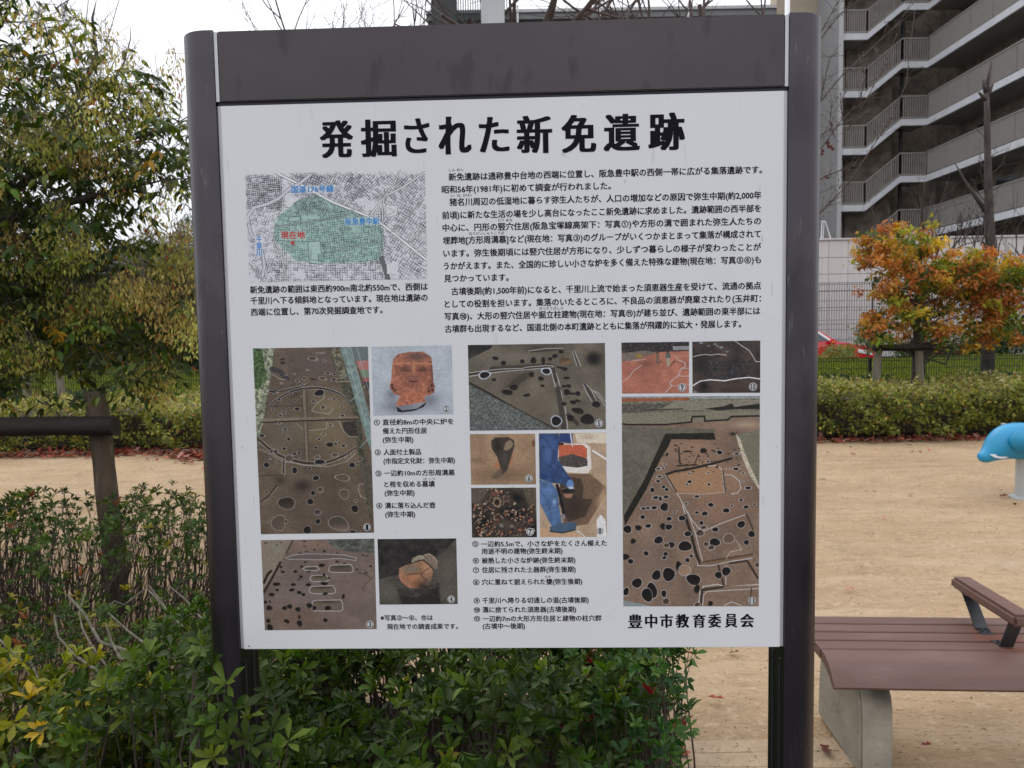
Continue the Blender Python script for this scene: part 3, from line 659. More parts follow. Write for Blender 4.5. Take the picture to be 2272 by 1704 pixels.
p.line([(400, 328), (470, 300), (600, 288), (800, 292), (960, 300), (1065, 325), (1062, 350), (1020, 345), (900, 330), (700, 345), (560, 340), (420, 340)], WH, 4)
def rr(p, x0, x1, y0, y1, col=(96, 84, 68)):
    q = [(x0 + 18, y0), (x1 - 18, y0 - 6), (x1, y0 + 18), (x1 + 4, y1 - 12), (x1 - 20, y1 + 2), (x0 + 20, y1), (x0 - 2, y1 - 16), (x0, y0 + 16)]
    p.poly(q, col, 0.9, 0.06); p.soft((x0 + x1) / 2, y0 + 12, (x1 - x0) / 2.4, 14, (48, 38, 32), 0.7); p.line(q + q[:1], WH, 5)
rr(p, 568, 715, 412, 445); rr(p, 812, 1032, 395, 462, (84, 70, 58)); rr(p, 634, 800, 492, 548); rr(p, 628, 866, 594, 662); rr(p, 652, 936, 728, 826)
p.holes([(h[0], h[1], h[2], h[3], DK, 0) for h in [(578, 170, 14, 6), (210, 187, 12, 6), (318, 204, 10, 5), (356, 182, 10, 4), (580, 216, 16, 4), (705, 206, 8, 4), (765, 262, 16, 9), (672, 252, 12, 6), (597, 266, 12, 5), (538, 282, 12, 5), (886, 282, 10, 5),
         (742, 396, 30, 16), (587, 366, 12, 8), (888, 361, 18, 8), (955, 376, 12, 7), (553, 408, 18, 9), (494, 455, 20, 12), (372, 458, 18, 11), (358, 412, 14, 11), (620, 456, 18, 8), (765, 484, 16, 10), (548, 505, 18, 12), (528, 528, 10, 6), (808, 516, 12, 9),
         (315, 574, 36, 16), (474, 578, 24, 13), (616, 580, 24, 15), (765, 567, 32, 18), (320, 629, 16, 12), (460, 628, 26, 15), (530, 653, 22, 16), (568, 672, 18, 15), (268, 672, 26, 17), (775, 664, 26, 12), (945, 690, 12, 26), (208, 744, 16, 16), (250, 738, 9, 10),
         (245, 798, 30, 22), (390, 800, 22, 20), (438, 785, 26, 19), (517, 812, 24, 22), (625, 776, 26, 24), (800, 800, 30, 22), (670, 800, 20, 20), (236, 920, 20, 20), (400, 920, 16, 16), (422, 928, 14, 18), (532, 945, 24, 30), (530, 885, 10, 22), (776, 915, 20, 18), (252, 985, 26, 36), (1072, 435, 14, 6), (1158, 468, 18, 6), (1200, 404, 14, 8), (1170, 310, 12, 5), (1130, 300, 14, 6)]])
p.line([(1080, 460), (1170, 490), (1215, 520), (1150, 570), (1130, 620)], (60, 46, 40), 6)
p.finish('photo_print', 'picture of a bare slope dotted with small pits and long outlined pits')
# picture 4: broken pot
p = Pic(DO, DSC, [(1267, 152), (2010, 145), (2024, 764), (1287, 770)], (74, 68, 60), 14, grain=0.24, blotch=0.12)
p.poly([(1260, 145), (2010, 145), (1880, 280), (1700, 400), (1480, 480), (1275, 530)], (40, 35, 34), 0.9, 0.3, 12); p.soft(1930, 450, 120, 200, (98, 88, 74), 0.7); p.soft(1360, 630, 110, 110, (96, 90, 80), 0.6)
p.poly([(1450, 590), (1560, 640), (1850, 560), (1860, 765), (1470, 768)], (58, 52, 46), 0.95, 0.25, 6); p.poly([(1470, 680), (1640, 700), (1830, 600), (1865, 765), (1500, 770)], (40, 36, 33), 0.9, 0.3)
pot = [(1472, 425), (1530, 395), (1620, 372), (1690, 350), (1770, 395), (1788, 450), (1780, 520), (1740, 585), (1650, 618), (1560, 610), (1495, 560), (1466, 500)]
p.poly(pot, (150, 98, 68), 1, 0.14, 8); pm = p.mask(pot); p.a0 = p.a.copy()
p.soft(1580, 430, 110, 50, (108, 100, 84), 0.9); p.soft(1600, 520, 60, 40, (176, 108, 70), 0.7); p.soft(1700, 600, 90, 60, (50, 36, 30), 0.9); p.soft(1740, 430, 50, 60, (170, 124, 92), 0.8); p.soft(1480, 490, 24, 80, (190, 130, 96), 0.5); p.soft(1740, 540, 50, 40, (90, 78, 64), 0.7)
p.a = np.where(pm[..., None], p.a, p.a0)
p.line([(1540, 485), (1620, 475), (1680, 480), (1720, 440), (1765, 415)], (40, 28, 24), 5); p.line([(1680, 480), (1670, 430)], (40, 28, 24), 4); p.line([(1680, 490), (1720, 545)], (40, 28, 24), 5)
p.poly([(1586, 365), (1600, 325), (1660, 300), (1706, 305), (1706, 345), (1650, 352), (1600, 378)], (136, 124, 102), 1, 0.2); p.line([(1600, 378), (1650, 352), (1706, 345)], (30, 26, 24), 6)
p.poly([(1708, 300), (1750, 288), (1800, 320), (1832, 370), (1830, 425), (1800, 438), (1760, 400), (1710, 358)], (118, 100, 84), 1, 0.12); p.line([(1712, 298), (1752, 288), (1802, 320), (1830, 365)], (176, 160, 136), 7); p.line([(1715, 360), (1760, 395), (1795, 436)], (30, 24, 22), 8)
p.finish('photo_print', 'picture of a cracked orange pot on a block of earth')
# picture 5: squared dwelling corner
p = Pic(GO, GK, [(63, 88), (1113, 72), (1120, 732), (78, 745)], (96, 86, 72), 15, grain=0.10, blotch=0.12)
p.poly([(60, 80), (250, 90), (240, 110), (130, 165), (60, 200)], (34, 30, 28), 1, 0.3); p.soft(620, 110, 120, 30, (50, 42, 34), 0.7); p.soft(450, 180, 200, 50, (116, 104, 90), 0.6); p.soft(560, 520, 220, 120, (104, 92, 72), 0.5); p.soft(110, 200, 60, 60, (88, 92, 74), 0.5)
p.poly([(60, 380), (200, 450), (450, 590), (740, 735), (60, 748)], (86, 90, 86), 1, 0.35, 3); p.poly([(60, 360), (210, 440), (460, 580), (760, 735), (725, 735), (430, 575), (190, 450), (60, 385)], (62, 52, 42), 1, 0.1); p.line([(65, 368), (210, 445), (340, 525)], (26, 22, 20), 8)
p.poly([(245, 250), (700, 225), (720, 245), (500, 262), (215, 280)], (62, 52, 44), 0.9, 0.1); p.line([(70, 310), (150, 292), (330, 278), (480, 266), (690, 252)], (46, 38, 32), 16)
p.line([(72, 300), (150, 288), (320, 270), (480, 265), (510, 256), (660, 244), (712, 246), (735, 290), (752, 340), (770, 400)], WH, 5); p.line([(75, 326), (200, 306), (330, 288), (480, 276), (690, 260), (706, 300), (722, 365), (742, 430), (760, 530), (780, 620), (790, 735)], WH, 5)
p.line([(718, 270), (738, 360)], (60, 52, 46), 26); p.line([(752, 420), (772, 540), (800, 735)], (62, 56, 50), 38); p.line([(775, 430), (790, 500)], WH, 4); p.line([(806, 560), (820, 640), (828, 735)], WH, 5)
p.line([(868, 125), (905, 245)], (60, 50, 44), 14); p.line([(862, 130), (900, 248)], WH, 4); p.line([(875, 122), (928, 248)], WH, 4); p.line([(530, 132), (660, 112), (790, 112)], WH, 4); p.line([(540, 138), (780, 120)], (52, 44, 38), 8)
p.line([(960, 395), (1040, 520)], (64, 56, 52), 26); p.line([(948, 390), (975, 455), (1012, 515)], WH, 4); p.line([(970, 388), (1010, 432), (1045, 515)], WH, 4); p.line([(1012, 432), (1060, 450), (1112, 520)], WH, 4); p.line([(1030, 440), (1080, 500), (1108, 550)], WH, 4)
p.soft(440, 350, 110, 50, (70, 58, 46), 0.8, -0.5); p.poly([(345, 410), (470, 310), (560, 285), (540, 330), (440, 400)], (62, 52, 42), 0.7)
p.soft(1025, 190, 66, 56, (28, 24, 20), 1.0); p.soft(1025, 190, 50, 44, (24, 20, 18), 1.0); p.ell(808, 208, 42, 28, (84, 62, 42)); p.line([(830, 620), (900, 690)], (60, 52, 46), 30)
p.holes([(190, 316, 38, 27), (664, 287, 33, 22), (740, 668, 40, 36)], rim=(196, 202, 220), rw=6)
p.holes([(h[0], h[1], h[2], h[3], DK, 0) for h in [(273, 188, 24, 14), (335, 225, 20, 18), (480, 212, 18, 16), (565, 205, 24, 24), (640, 208, 14, 30), (693, 193, 17, 14), (730, 171, 22, 16), (777, 139, 20, 12), (551, 312, 20, 20), (623, 343, 22, 17), (415, 410, 32, 22), (365, 448, 44, 20), (262, 352, 16, 12), (634, 398, 16, 10),
    (805, 270, 22, 14), (780, 262, 40, 8), (820, 338, 24, 10), (835, 400, 20, 12), (800, 402, 20, 9), (822, 447, 26, 22), (905, 458, 22, 17), (860, 458, 40, 8), (868, 524, 24, 14), (905, 514, 24, 9), (800, 536, 18, 12), (905, 590, 46, 22), (1045, 541, 30, 24), (978, 656, 55, 38), (848, 646, 30, 24), (515, 470, 26, 12)]])
p.finish('photo_print', 'wide picture of a square pit edge outlined in white with round post holes')
# picture 6: small hearth pit
p = Pic(GO, GK, [(78, 770), (578, 767), (585, 1155), (88, 1158)], (150, 118, 86), 16, grain=0.08, blotch=0.08)
p.soft(330, 1080, 260, 70, (112, 84, 60), 0.8); p.soft(130, 970, 80, 30, (120, 92, 66), 0.8); p.soft(290, 1010, 26, 26, (178, 92, 54), 0.8); p.soft(390, 950, 20, 60, (166, 90, 54), 0.8)
p.poly([(240, 820), (270, 795), (370, 792), (415, 815), (420, 860), (395, 940), (365, 1040), (330, 1080), (310, 1020), (285, 940), (245, 880)], (62, 50, 42), 1, 0.12); p.soft(290, 860, 30, 50, (32, 26, 22), 0.8); p.soft(345, 960, 30, 60, (72, 68, 66), 0.7)
p.poly([(335, 890), (350, 835), (385, 810), (412, 840), (400, 870), (365, 895)], (128, 108, 84), 1, 0.1); p.poly([(240, 1100), (320, 1020), (330, 1080), (290, 1120)], (96, 76, 60), 0.8); p.ell(568, 840, 16, 28, (112, 72, 50))
p.finish('photo_print', 'picture of a funnel shaped burnt hearth pit')
# picture 7: heap of potsherds
p = Pic(GO, GK, [(88, 1183), (585, 1180), (592, 1560), (95, 1563)], (60, 50, 42), 17, grain=0.2, blotch=0.2)
p.poly([(90, 1185), (230, 1185), (150, 1300), (90, 1300)], (86, 74, 62), 1, 0.15); p.poly([(480, 1180), (590, 1180), (590, 1370), (520, 1300)], (84, 74, 58), 1, 0.2); p.soft(440, 1260, 60, 40, (14, 12, 12), 0.95, 0.6); p.soft(420, 1370, 110, 60, (14, 12, 12), 0.9); p.soft(180, 1430, 60, 70, (14, 12, 12), 0.9); p.soft(560, 1480, 40, 60, (14, 12, 12), 0.9); p.soft(360, 1460, 90, 40, (74, 64, 50), 0.7)
for i in range(330):
    x = p.g.uniform(100, 575); y = p.g.uniform(1190, 1552)
    if (x < 200 and y < 1300) or (x > 380 and y < 1300) or (300 < x < 420 and 1420 < y < 1480): continue
    c = [(150, 112, 88), (120, 98, 80), (170, 142, 116), (160, 92, 64), (90, 74, 64)][p.g.integers(5)]
    r = p.g.uniform(6, 17); p.ell(x, y, r, r * p.g.uniform(0.5, 1), (14, 12, 12), p.g.uniform(0, 3)); p.ell(x - 2, y - 3, r * 0.85, r * 0.55, tuple(0.95 * v for v in c), p.g.uniform(0, 3))
p.ell(285, 1288, 34, 38, (120, 96, 74)); p.ell(285, 1292, 20, 22, (30, 24, 20)); p.ell(262, 1225, 28, 18, (100, 60, 46)); p.ell(400, 1475, 16, 14, (110, 90, 74)); p.ell(318, 1468, 14, 14, (110, 104, 100)); p.ell(360, 1270, 24, 22, (70, 52, 44))
p.finish('photo_print', 'picture of a dark heap of potsherds')
# picture 8: worker in blue overalls beside a pit
p = Pic(GO, GK, [(605, 764), (1122, 760), (1128, 1557), (617, 1560)], (170, 140, 110), 18, grain=0.06, blotch=0.06)
p.poly([(780, 1075), (1000, 1070), (1125, 1180), (1125, 1220), (1060, 1330), (980, 1460), (800, 1480), (760, 1200)], (112, 84, 62), 1, 0.1); p.poly([(770, 1080), (930, 1110), (950, 1180), (940, 1260), (1020, 1270), (960, 1400), (830, 1440), (760, 1300)], (66, 50, 40), 0.9, 0.15); p.soft(870, 1330, 90, 100, (46, 36, 30), 0.7); p.soft(1090, 1250, 30, 100, (188, 150, 112), 0.8, 0.4); p.soft(1080, 1080, 70, 30, (176, 140, 110), 0.7)
p.poly([(610, 1490), (760, 1490), (960, 1556), (612, 1560)], (184, 142, 104), 1, 0.06); p.poly([(880, 765), (1120, 762), (1122, 840), (900, 835)], (206, 192, 170), 0.9); p.soft(980, 790, 70, 26, (160, 134, 100), 0.6)
p.poly([(750, 845), (960, 840), (1000, 870), (1010, 1030), (980, 1068), (830, 1062), (770, 1030), (750, 920)], (206, 196, 186), 1); p.poly([(755, 850), (940, 850), (975, 880), (975, 950), (760, 945)], (190, 84, 52), 1, 0.08); p.poly([(755, 945), (860, 920), (975, 955), (980, 1010), (900, 1025), (770, 1010)], (72, 64, 58), 1, 0.45, 2)
p.line([(1020, 895), (1125, 962)], (212, 208, 204), 14); p.line([(890, 1500), (960, 1556)], (206, 206, 206), 6)
p.poly([(605, 764), (760, 764), (775, 830), (755, 870), (750, 960), (830, 1080), (870, 1130), (865, 1175), (840, 1190), (790, 1150), (700, 1140), (612, 1110)], (42, 66, 112), 1, 0.16, 14); p.soft(680, 900, 50, 90, (70, 102, 156), 0.7); p.line([(640, 800), (720, 900), (700, 1010)], (34, 54, 100), 10, .5); p.line([(740, 960), (690, 1020), (800, 1110)], (34, 54, 100), 8, .6); p.soft(660, 1090, 90, 20, (30, 56, 110), 0.7)
p.poly([(765, 764), (862, 762), (866, 840), (770, 830)], (34, 56, 110), 1, 0.05); p.line([(848, 765), (862, 860)], (190, 190, 194), 10); p.poly([(755, 830), (800, 838), (790, 856), (756, 850)], (50, 36, 32))
p.poly([(610, 1115), (700, 1140), (748, 1200), (762, 1330), (780, 1440), (760, 1480), (700, 1470), (640, 1350), (615, 1300)], (66, 96, 140), 1, 0.14, 14); p.line([(620, 1200), (680, 1300), (700, 1440)], (50, 78, 124), 12, .5); p.soft(725, 1285, 16, 24, (150, 180, 214), 0.7); p.soft(690, 1200, 40, 60, (84, 130, 190), 0.6); p.line([(745, 1160), (780, 1290), (800, 1400)], (24, 22, 26), 22)
p.ell(830, 1200, 52, 26, (30, 26, 26)); p.line([(782, 1190), (830, 1176), (878, 1190)], (120, 100, 84), 6); p.poly([(790, 1225), (870, 1225), (850, 1258), (810, 1255)], (150, 104, 78), 1, 0.06); p.ell(846, 1150, 26, 34, (84, 120, 176)); p.ell(852, 1178, 22, 10, (170, 176, 190))
p.poly([(690, 1480), (770, 1450), (880, 1440), (898, 1470), (880, 1505), (780, 1528), (690, 1510)], (60, 84, 108), 1, 0.1); p.line([(690, 1514), (790, 1526), (890, 1500)], (26, 34, 44), 8); p.ell(790, 1400, 20, 20, (120, 110, 108)); p.poly([(1050, 1420), (1080, 1385), (1115, 1420), (1125, 1556), (1050, 1556)], (206, 206, 204), 0.95)
p.finish('photo_print', 'picture of a worker in blue overalls digging out a pot')
# picture 9: red earth slope
p = Pic(HO, HK, [(48, 52), (437, 47), (436, 343), (52, 345)], (168, 96, 74), 19, grain=0.06, blotch=0.08)
p.poly([(45, 45), (440, 45), (440, 98), (50, 112)], (48, 42, 44), 1, 0.5, 4); p.poly([(340, 72), (438, 70), (438, 92), (345, 95)], (130, 128, 130)); p.poly([(50, 112), (180, 96), (250, 108), (130, 150), (50, 160)], (110, 96, 86), 1, 0.12); p.soft(190, 170, 60, 40, (118, 66, 50), 0.8); p.soft(150, 220, 70, 30, (140, 78, 60), 0.6); p.soft(350, 130, 80, 16, (196, 118, 90), 0.7)
p.ell(148, 126, 18, 12, (140, 110, 40)); p.line([(105, 158), (150, 150), (190, 148)], (190, 176, 160), 3)
p.poly([(248, 108), (262, 108), (262, 170), (250, 172)], (100, 84, 66)); p.ell(254, 110, 6, 6, (60, 44, 36)); p.line([(262, 170), (278, 156)], (60, 34, 28), 4); p.poly([(302, 110), (328, 110), (332, 140), (300, 140)], (86, 92, 84)); p.poly([(306, 140), (328, 140), (326, 186), (310, 186)], (150, 140, 118)); p.ell(314, 102, 8, 9, (52, 38, 32)); p.line([(330, 184), (352, 156)], (60, 34, 28), 5)
p.line([(55, 275), (90, 250), (120, 210), (165, 180)], WH, 3); p.line([(360, 130), (372, 150), (412, 165), (415, 190), (390, 200), (376, 240), (350, 260), (328, 278), (335, 300), (300, 338)], WH, 3.4); p.line([(376, 242), (434, 244)], WH, 3); p.line([(388, 200), (434, 198)], WH, 2.5); p.line([(335, 300), (434, 292)], WH, 2)
p.finish('photo_print', 'small picture of a red earth slope with two far figures')
# picture 10: dark ditch
p = Pic(HO, HK, [(455, 47), (846, 40), (845, 340), (457, 342)], (62, 50, 44), 20, grain=0.18, blotch=0.2)
p.soft(740, 300, 120, 40, (70, 50, 40), 0.7); p.soft(500, 180, 60, 60, (34, 30, 30), 0.9)
for i in range(90):
    x = p.g.uniform(530, 790); y = p.g.uniform(155, 252); r = p.g.uniform(5, 13); p.ell(x, y, r, r * 0.8, (20, 20, 22)); c = p.g.uniform(34, 62); p.ell(x - 1, y - 2, r * 0.7, r * 0.55, (c, c, c * 1.05))
for x, y, r in ((548, 70, 7), (586, 60, 9), (620, 78, 12), (655, 102, 8), (505, 52, 12), (600, 70, 8)): p.ell(x, y, r, r * 0.6, (110, 116, 118))
p.line([(458, 132), (500, 122), (530, 118), (560, 122), (600, 116), (650, 122)], WH, 4); p.line([(700, 42), (740, 70), (780, 95), (800, 125), (820, 160), (845, 160)], WH, 4); p.line([(458, 298), (500, 272), (560, 264), (640, 270), (700, 258), (780, 250), (845, 260)], (226, 226, 230), 6); p.soft(520, 300, 26, 24, (14, 12, 12), 0.9); p.soft(470, 335, 14, 10, (150, 140, 120), 0.8)
p.finish('photo_print', 'small picture of a dark ditch full of broken pots')
# picture 11: big excavated field
p = Pic(HO, HK, [(50, 362), (844, 358), (837, 1567), (60, 1567)], (122, 96, 78), 21, grain=0.12, blotch=0.10)
p.soft(520, 830, 200, 130, (160, 116, 78), 0.8); p.soft(640, 1000, 220, 120, (134, 98, 76), 0.7); p.soft(450, 650, 160, 60, (150, 112, 84), 0.7); p.soft(200, 1350, 200, 200, (112, 92, 78), 0.5); p.soft(760, 520, 120, 30, (176, 146, 118), 0.7)
p.poly([(48, 355), (846, 355), (846, 380), (330, 385), (48, 395)], (128, 132, 130), 1, 0.2); p.poly([(48, 370), (440, 368), (440, 382), (48, 392)], (150, 78, 44), 1, 0.1); p.poly([(48, 392), (340, 388), (500, 375), (846, 372), (846, 470), (48, 510)], (104, 100, 84), 1, 0.2, 6); p.poly([(350, 385), (846, 378), (846, 410), (600, 440), (340, 435), (300, 430)], (124, 116, 98), 1, 0.12)
p.poly([(525, 430), (640, 415), (680, 400), (700, 420), (846, 400), (846, 432), (700, 432), (600, 440)], (36, 32, 28), 1, 0.3); p.poly([(48, 405), (330, 400), (250, 440), (170, 455), (48, 480)], (84, 78, 68), 1, 0.3, 3); p.line([(180, 440), (400, 430)], (50, 46, 40), 6)
p.poly([(48, 455), (846, 440), (846, 470), (680, 475), (670, 492), (400, 512), (80, 520), (48, 512)], (120, 112, 92), 1, 0.1); p.line([(50, 515), (80, 520), (300, 520), (450, 505), (455, 475), (525, 472), (528, 500), (660, 492), (680, 474), (845, 470)], (28, 24, 22), 9)
p.poly([(48, 530), (580, 545), (580, 575), (300, 580), (62, 1060), (48, 1000)], (96, 90, 76), 1, 0.1, 8); p.soft(150, 640, 90, 60, (116, 108, 92), 0.5)
p.poly([(300, 572), (580, 565), (590, 606), (335, 602), (320, 640), (270, 720), (190, 890), (66, 1100), (62, 1040), (180, 830)], (32, 30, 22), 1, 0.25, 4); p.poly([(715, 575), (846, 550), (843, 900), (800, 840), (745, 700)], (110, 104, 84), 1, 0.1); p.poly([(700, 560), (730, 600), (760, 690), (845, 880), (838, 890), (780, 800), (735, 690)], (178, 164, 138), 1, 0.2); p.soft(690, 572, 24, 10, (30, 26, 22), 1)
p.poly([(306, 810), (410, 780), (560, 755), (620, 762), (642, 905), (370, 912), (335, 870)], (158, 114, 78), 0.8, 0.05); p.line([(298, 805), (360, 785), (415, 778), (540, 750), (680, 712)], (38, 30, 26), 13); p.line([(296, 800), (330, 860), (380, 930), (405, 980), (450, 1060), (500, 1120)], WH, 4); p.line([(310, 815), (365, 905)], (60, 44, 34), 8); p.line([(545, 755), (600, 752), (625, 775), (640, 905)], WH, 4); p.line([(630, 780), (645, 905)], (70, 52, 40), 7); p.line([(370, 912), (520, 916), (642, 905)], (180, 170, 158), 3); p.line([(640, 805), (680, 805), (725, 840), (735, 880), (715, 910), (680, 915)], WH, 4)
p.line([(368, 755), (480, 748)], (38, 30, 26), 8); p.line([(378, 650), (384, 735)], (50, 38, 32), 9); p.line([(470, 740), (492, 690)], (50, 38, 32), 6)
p.line([(400, 985), (425, 1060), (445, 1140), (470, 1230), (490, 1325)], WH, 4.5); p.line([(415, 1040), (450, 1150), (475, 1250), (500, 1320)], (44, 34, 28), 16); p.line([(430, 1020), (470, 1130), (495, 1230), (515, 1305)], WH, 4); p.line([(485, 1328), (560, 1330), (660, 1308), (800, 1285)], WH, 4.5); p.line([(505, 1315), (640, 1295), (800, 1270)], (120, 88, 62), 12); p.line([(515, 1308), (640, 1288), (800, 1262)], (60, 44, 34), 6); p.line([(500, 1120), (520, 1130), (620, 1085), (770, 1030)], WH, 4); p.line([(765, 1030), (800, 1110), (810, 1150)], (60, 46, 38), 8)
p.line([(650, 1290), (670, 1250), (740, 1235), (720, 1200), (705, 1180)], (190, 180, 170), 3); p.line([(605, 1325), (635, 1440)], (50, 38, 32), 9); p.line([(770, 1300), (830, 1400)], (56, 42, 34), 12); p.line([(670, 1315), (770, 1300)], (50, 38, 30), 10); p.line([(650, 1330), (648, 1440)], WH, 4); p.line([(490, 1567), (500, 1480), (520, 1450), (600, 1438), (650, 1452), (740, 1445), (840, 1438)], WH, 5); p.line([(515, 1567), (520, 1500), (540, 1480), (700, 1470), (838, 1462)], WH, 4); p.line([(505, 1560), (512, 1470), (640, 1452)], (60, 46, 36), 14); p.line([(640, 1455), (830, 1448)], (128, 100, 76), 12); p.line([(795, 1460), (790, 1510)], (60, 46, 38), 6); p.line([(640, 1560), (680, 1540), (740, 1562)], WH, 4)
p.poly([(58, 1530), (150, 1548), (220, 1567), (58, 1567)], (120, 134, 134), 0.9); 
for i in range(55):
    y = p.g.uniform(620, 800); x = p.g.uniform(330 - (y - 600) * 0.5, 735); p.ell(x, y, p.g.uniform(3, 8), p.g.uniform(2, 4), DK)
p.holes([(310, 690, 8, 8, DK, 0), (425, 672, 22, 5, DK, 0), (520, 668, 20, 14, DK, 0), (612, 678, 18, 12), (710, 685, 16, 6), (546, 730, 10, 6), (548, 792, 8, 4), (660, 770, 8, 4), (706, 772, 18, 8), (748, 795, 9, 5), (440, 845, 14, 9), (426, 860, 8, 6), (551, 861, 10, 7), (630, 856, 6, 5), (745, 843, 6, 4), (776, 880, 18, 9), (482, 930, 14, 8), (438, 798, 8, 5),
    (260, 842, 14, 8), (290, 875, 12, 10), (308, 890, 12, 10), (226, 893, 14, 14), (245, 936, 18, 9), (272, 943, 10, 14), (305, 932, 16, 9), (295, 990, 24, 24), (237, 994, 18, 10), (175, 998, 16, 8), (200, 996, 12, 8), (260, 772, 14, 6), (288, 768, 9, 5), (268, 815, 14, 6), (295, 745, 10, 4), (735, 950, 12, 7), (562, 978, 18, 12), (682, 984, 8, 6), (764, 990, 16, 10), (812, 974, 9, 6), (650, 1010, 20, 14), (527, 1028, 18, 13), (482, 1022, 12, 8), (420, 972, 10, 6), (353, 1019, 8, 6),
    (322, 1058, 17, 12), (397, 1054, 20, 16), (508, 1082, 13, 12), (520, 1108, 18, 11, br), (736, 1090, 24, 20), (588, 1120, 20, 13), (500, 1140, 22, 20, br), (170, 1048, 15, 12), (82, 1118, 26, 22), (145, 1110, 20, 14, DK, 0), (202, 1099, 18, 12), (288, 1102, 18, 18, DK, 0), (320, 1105, 20, 18), (430, 1145, 20, 16), (262, 1181, 26, 22), (115, 1187, 16, 14, DK, 0), (335, 1208, 20, 18), (308, 1212, 16, 14, br), (414, 1216, 38, 30), (585, 1193, 30, 24), (665, 1172, 32, 28, (96, 74, 58)), (535, 1205, 14, 14, br), (565, 1225, 20, 13, br), (766, 1194, 16, 15), (795, 1146, 20, 20),
    (190, 1258, 15, 15), (302, 1262, 14, 13), (295, 1283, 14, 10), (70, 1278, 22, 18, DK, 0), (100, 1304, 18, 15), (428, 1297, 13, 13), (450, 1273, 12, 9), (378, 1332, 18, 26, DK, 0), (412, 1356, 34, 32, (140, 108, 84)), (249, 1385, 26, 30), (320, 1380, 34, 42), (606, 1384, 22, 20), (650, 1362, 26, 25), (463, 1410, 44, 30), (482, 1465, 16, 24, DK, 0), (137, 1430, 30, 28), (222, 1476, 32, 46), (196, 1500, 30, 42), (292, 1492, 15, 22), (305, 1538, 19, 19, br), (74, 1480, 16, 26), (485, 1556, 18, 12, br), (560, 1550, 14, 14, DK, 0), (830, 1325, 14, 16, br)], rw=2.1)
p.finish('photo_print', 'tall picture of a large excavated field full of outlined post holes')
# the map
p = Pic(MO, MK, [(222, 575), (1600, 542), (1618, 1378), (255, 1405)], (190, 190, 194), 22, rs=1.6, grain=0.02, blotch=0.02)
site = [(760, 725), (1000, 830), (1180, 900), (1250, 950), (1285, 1020), (1275, 1160), (1240, 1230), (1100, 1250), (840, 1255), (600, 1235), (560, 1180), (480, 1110), (440, 1060), (445, 970), (480, 890), (560, 830), (640, 770)]
p.poly(site, (138, 172, 162), 0.95)
p.a0 = p.a.copy()
def zone(n, x0, x1, y0, y1, ang, size, dark=(46, 42, 52), al=0.9, inside=None):
    ca, sa = math.cos(ang), math.sin(ang)
    for i in range(n):
        x = p.g.uniform(x0, x1); y = p.g.uniform(y0, y1)
        gx, gy = round((x * ca + y * sa) / size) * size, round((-x * sa + y * ca) / size) * size
        w = size * p.g.choice([1, 1, 2]); h = size * p.g.choice([1, 1, 2]); w *= 0.9; h *= 0.8
        q = [(gx, gy), (gx + w, gy), (gx + w, gy + h), (gx, gy + h), (gx, gy)]
        q = [(a * ca - b * sa, a * sa + b * ca) for a, b in q]
        if inside is not None:
            cx_, cy_ = q[0]
        k = int(p.g.integers(2, 5)); s = int(p.g.integers(0, 2))
        p.line(q[s:s + k], dark, 2.0, al * p.g.uniform(0.5, 1))
zone(900, 225, 500, 575, 830, 0.1, 15); zone(330, 240, 480, 830, 1390, 0.35, 19); zone(900, 600, 1120, 560, 860, 0.5, 17); zone(560, 1000, 1600, 560, 760, 0.75, 18)
zone(760, 1250, 1610, 760, 1370, 0.55, 20); zone(620, 450, 820, 780, 1240, 0.03, 17, (38, 56, 54)); zone(850, 800, 1280, 850, 1250, -0.12, 18, (38, 56, 54)); zone(640, 400, 1300, 1240, 1395, 0.0, 18); zone(200, 560, 800, 560, 720, 0.3, 20)
def road(pts, w=14, c=(206, 206, 208)):
    p.line(pts, (70, 68, 74), w + 6); p.line(pts, c, w)
road([(470, 570), (660, 660), (900, 790), (1180, 900), (1280, 960), (1450, 1100), (1610, 1230)], 16); road([(1180, 895), (1290, 745), (1420, 680), (1600, 560)], 10); road([(1290, 745), (1370, 640), (1410, 545)], 8)
road([(1280, 950), (1275, 850), (1290, 745)], 8); road([(250, 960), (240, 900), (290, 830), (400, 800), (480, 760), (560, 690), (650, 640), (725, 580)], 22, (182, 182, 188)); road([(250, 960), (270, 1040), (320, 1080), (360, 1200), (370, 1280), (355, 1360)], 20, (182, 182, 188))
road([(980, 900), (450, 975)], 5, (150, 178, 170)); road([(820, 1180), (1240, 1090)], 5, (150, 178, 170)); road([(1040, 850), (1180, 960), (1235, 1050), (1260, 1150), (1270, 1220)], 9, (150, 178, 170)); road([(1270, 1220), (1320, 1380)], 30, (92, 90, 96)); road([(450, 1080), (500, 1200), (540, 1380)], 7)
road([(255, 1260), (360, 1400)], 5); road([(1480, 1100), (1600, 990)], 6); road([(1350, 1010), (1580, 780)], 5)
p.poly([(705, 1090), (800, 1085), (815, 1150), (815, 1265), (715, 1255)], (148, 178, 170)); p.line([(705, 1090), (800, 1085), (815, 1265), (715, 1255), (705, 1090)], (50, 60, 60), 4); p.line([(730, 1160), (725, 1230), (780, 1235)], (60, 76, 74), 3); p.poly([(785, 1185), (812, 1185), (812, 1245), (785, 1240)], (120, 150, 144)); p.line([(785, 1185), (785, 1240), (812, 1245)], (40, 48, 48), 3)
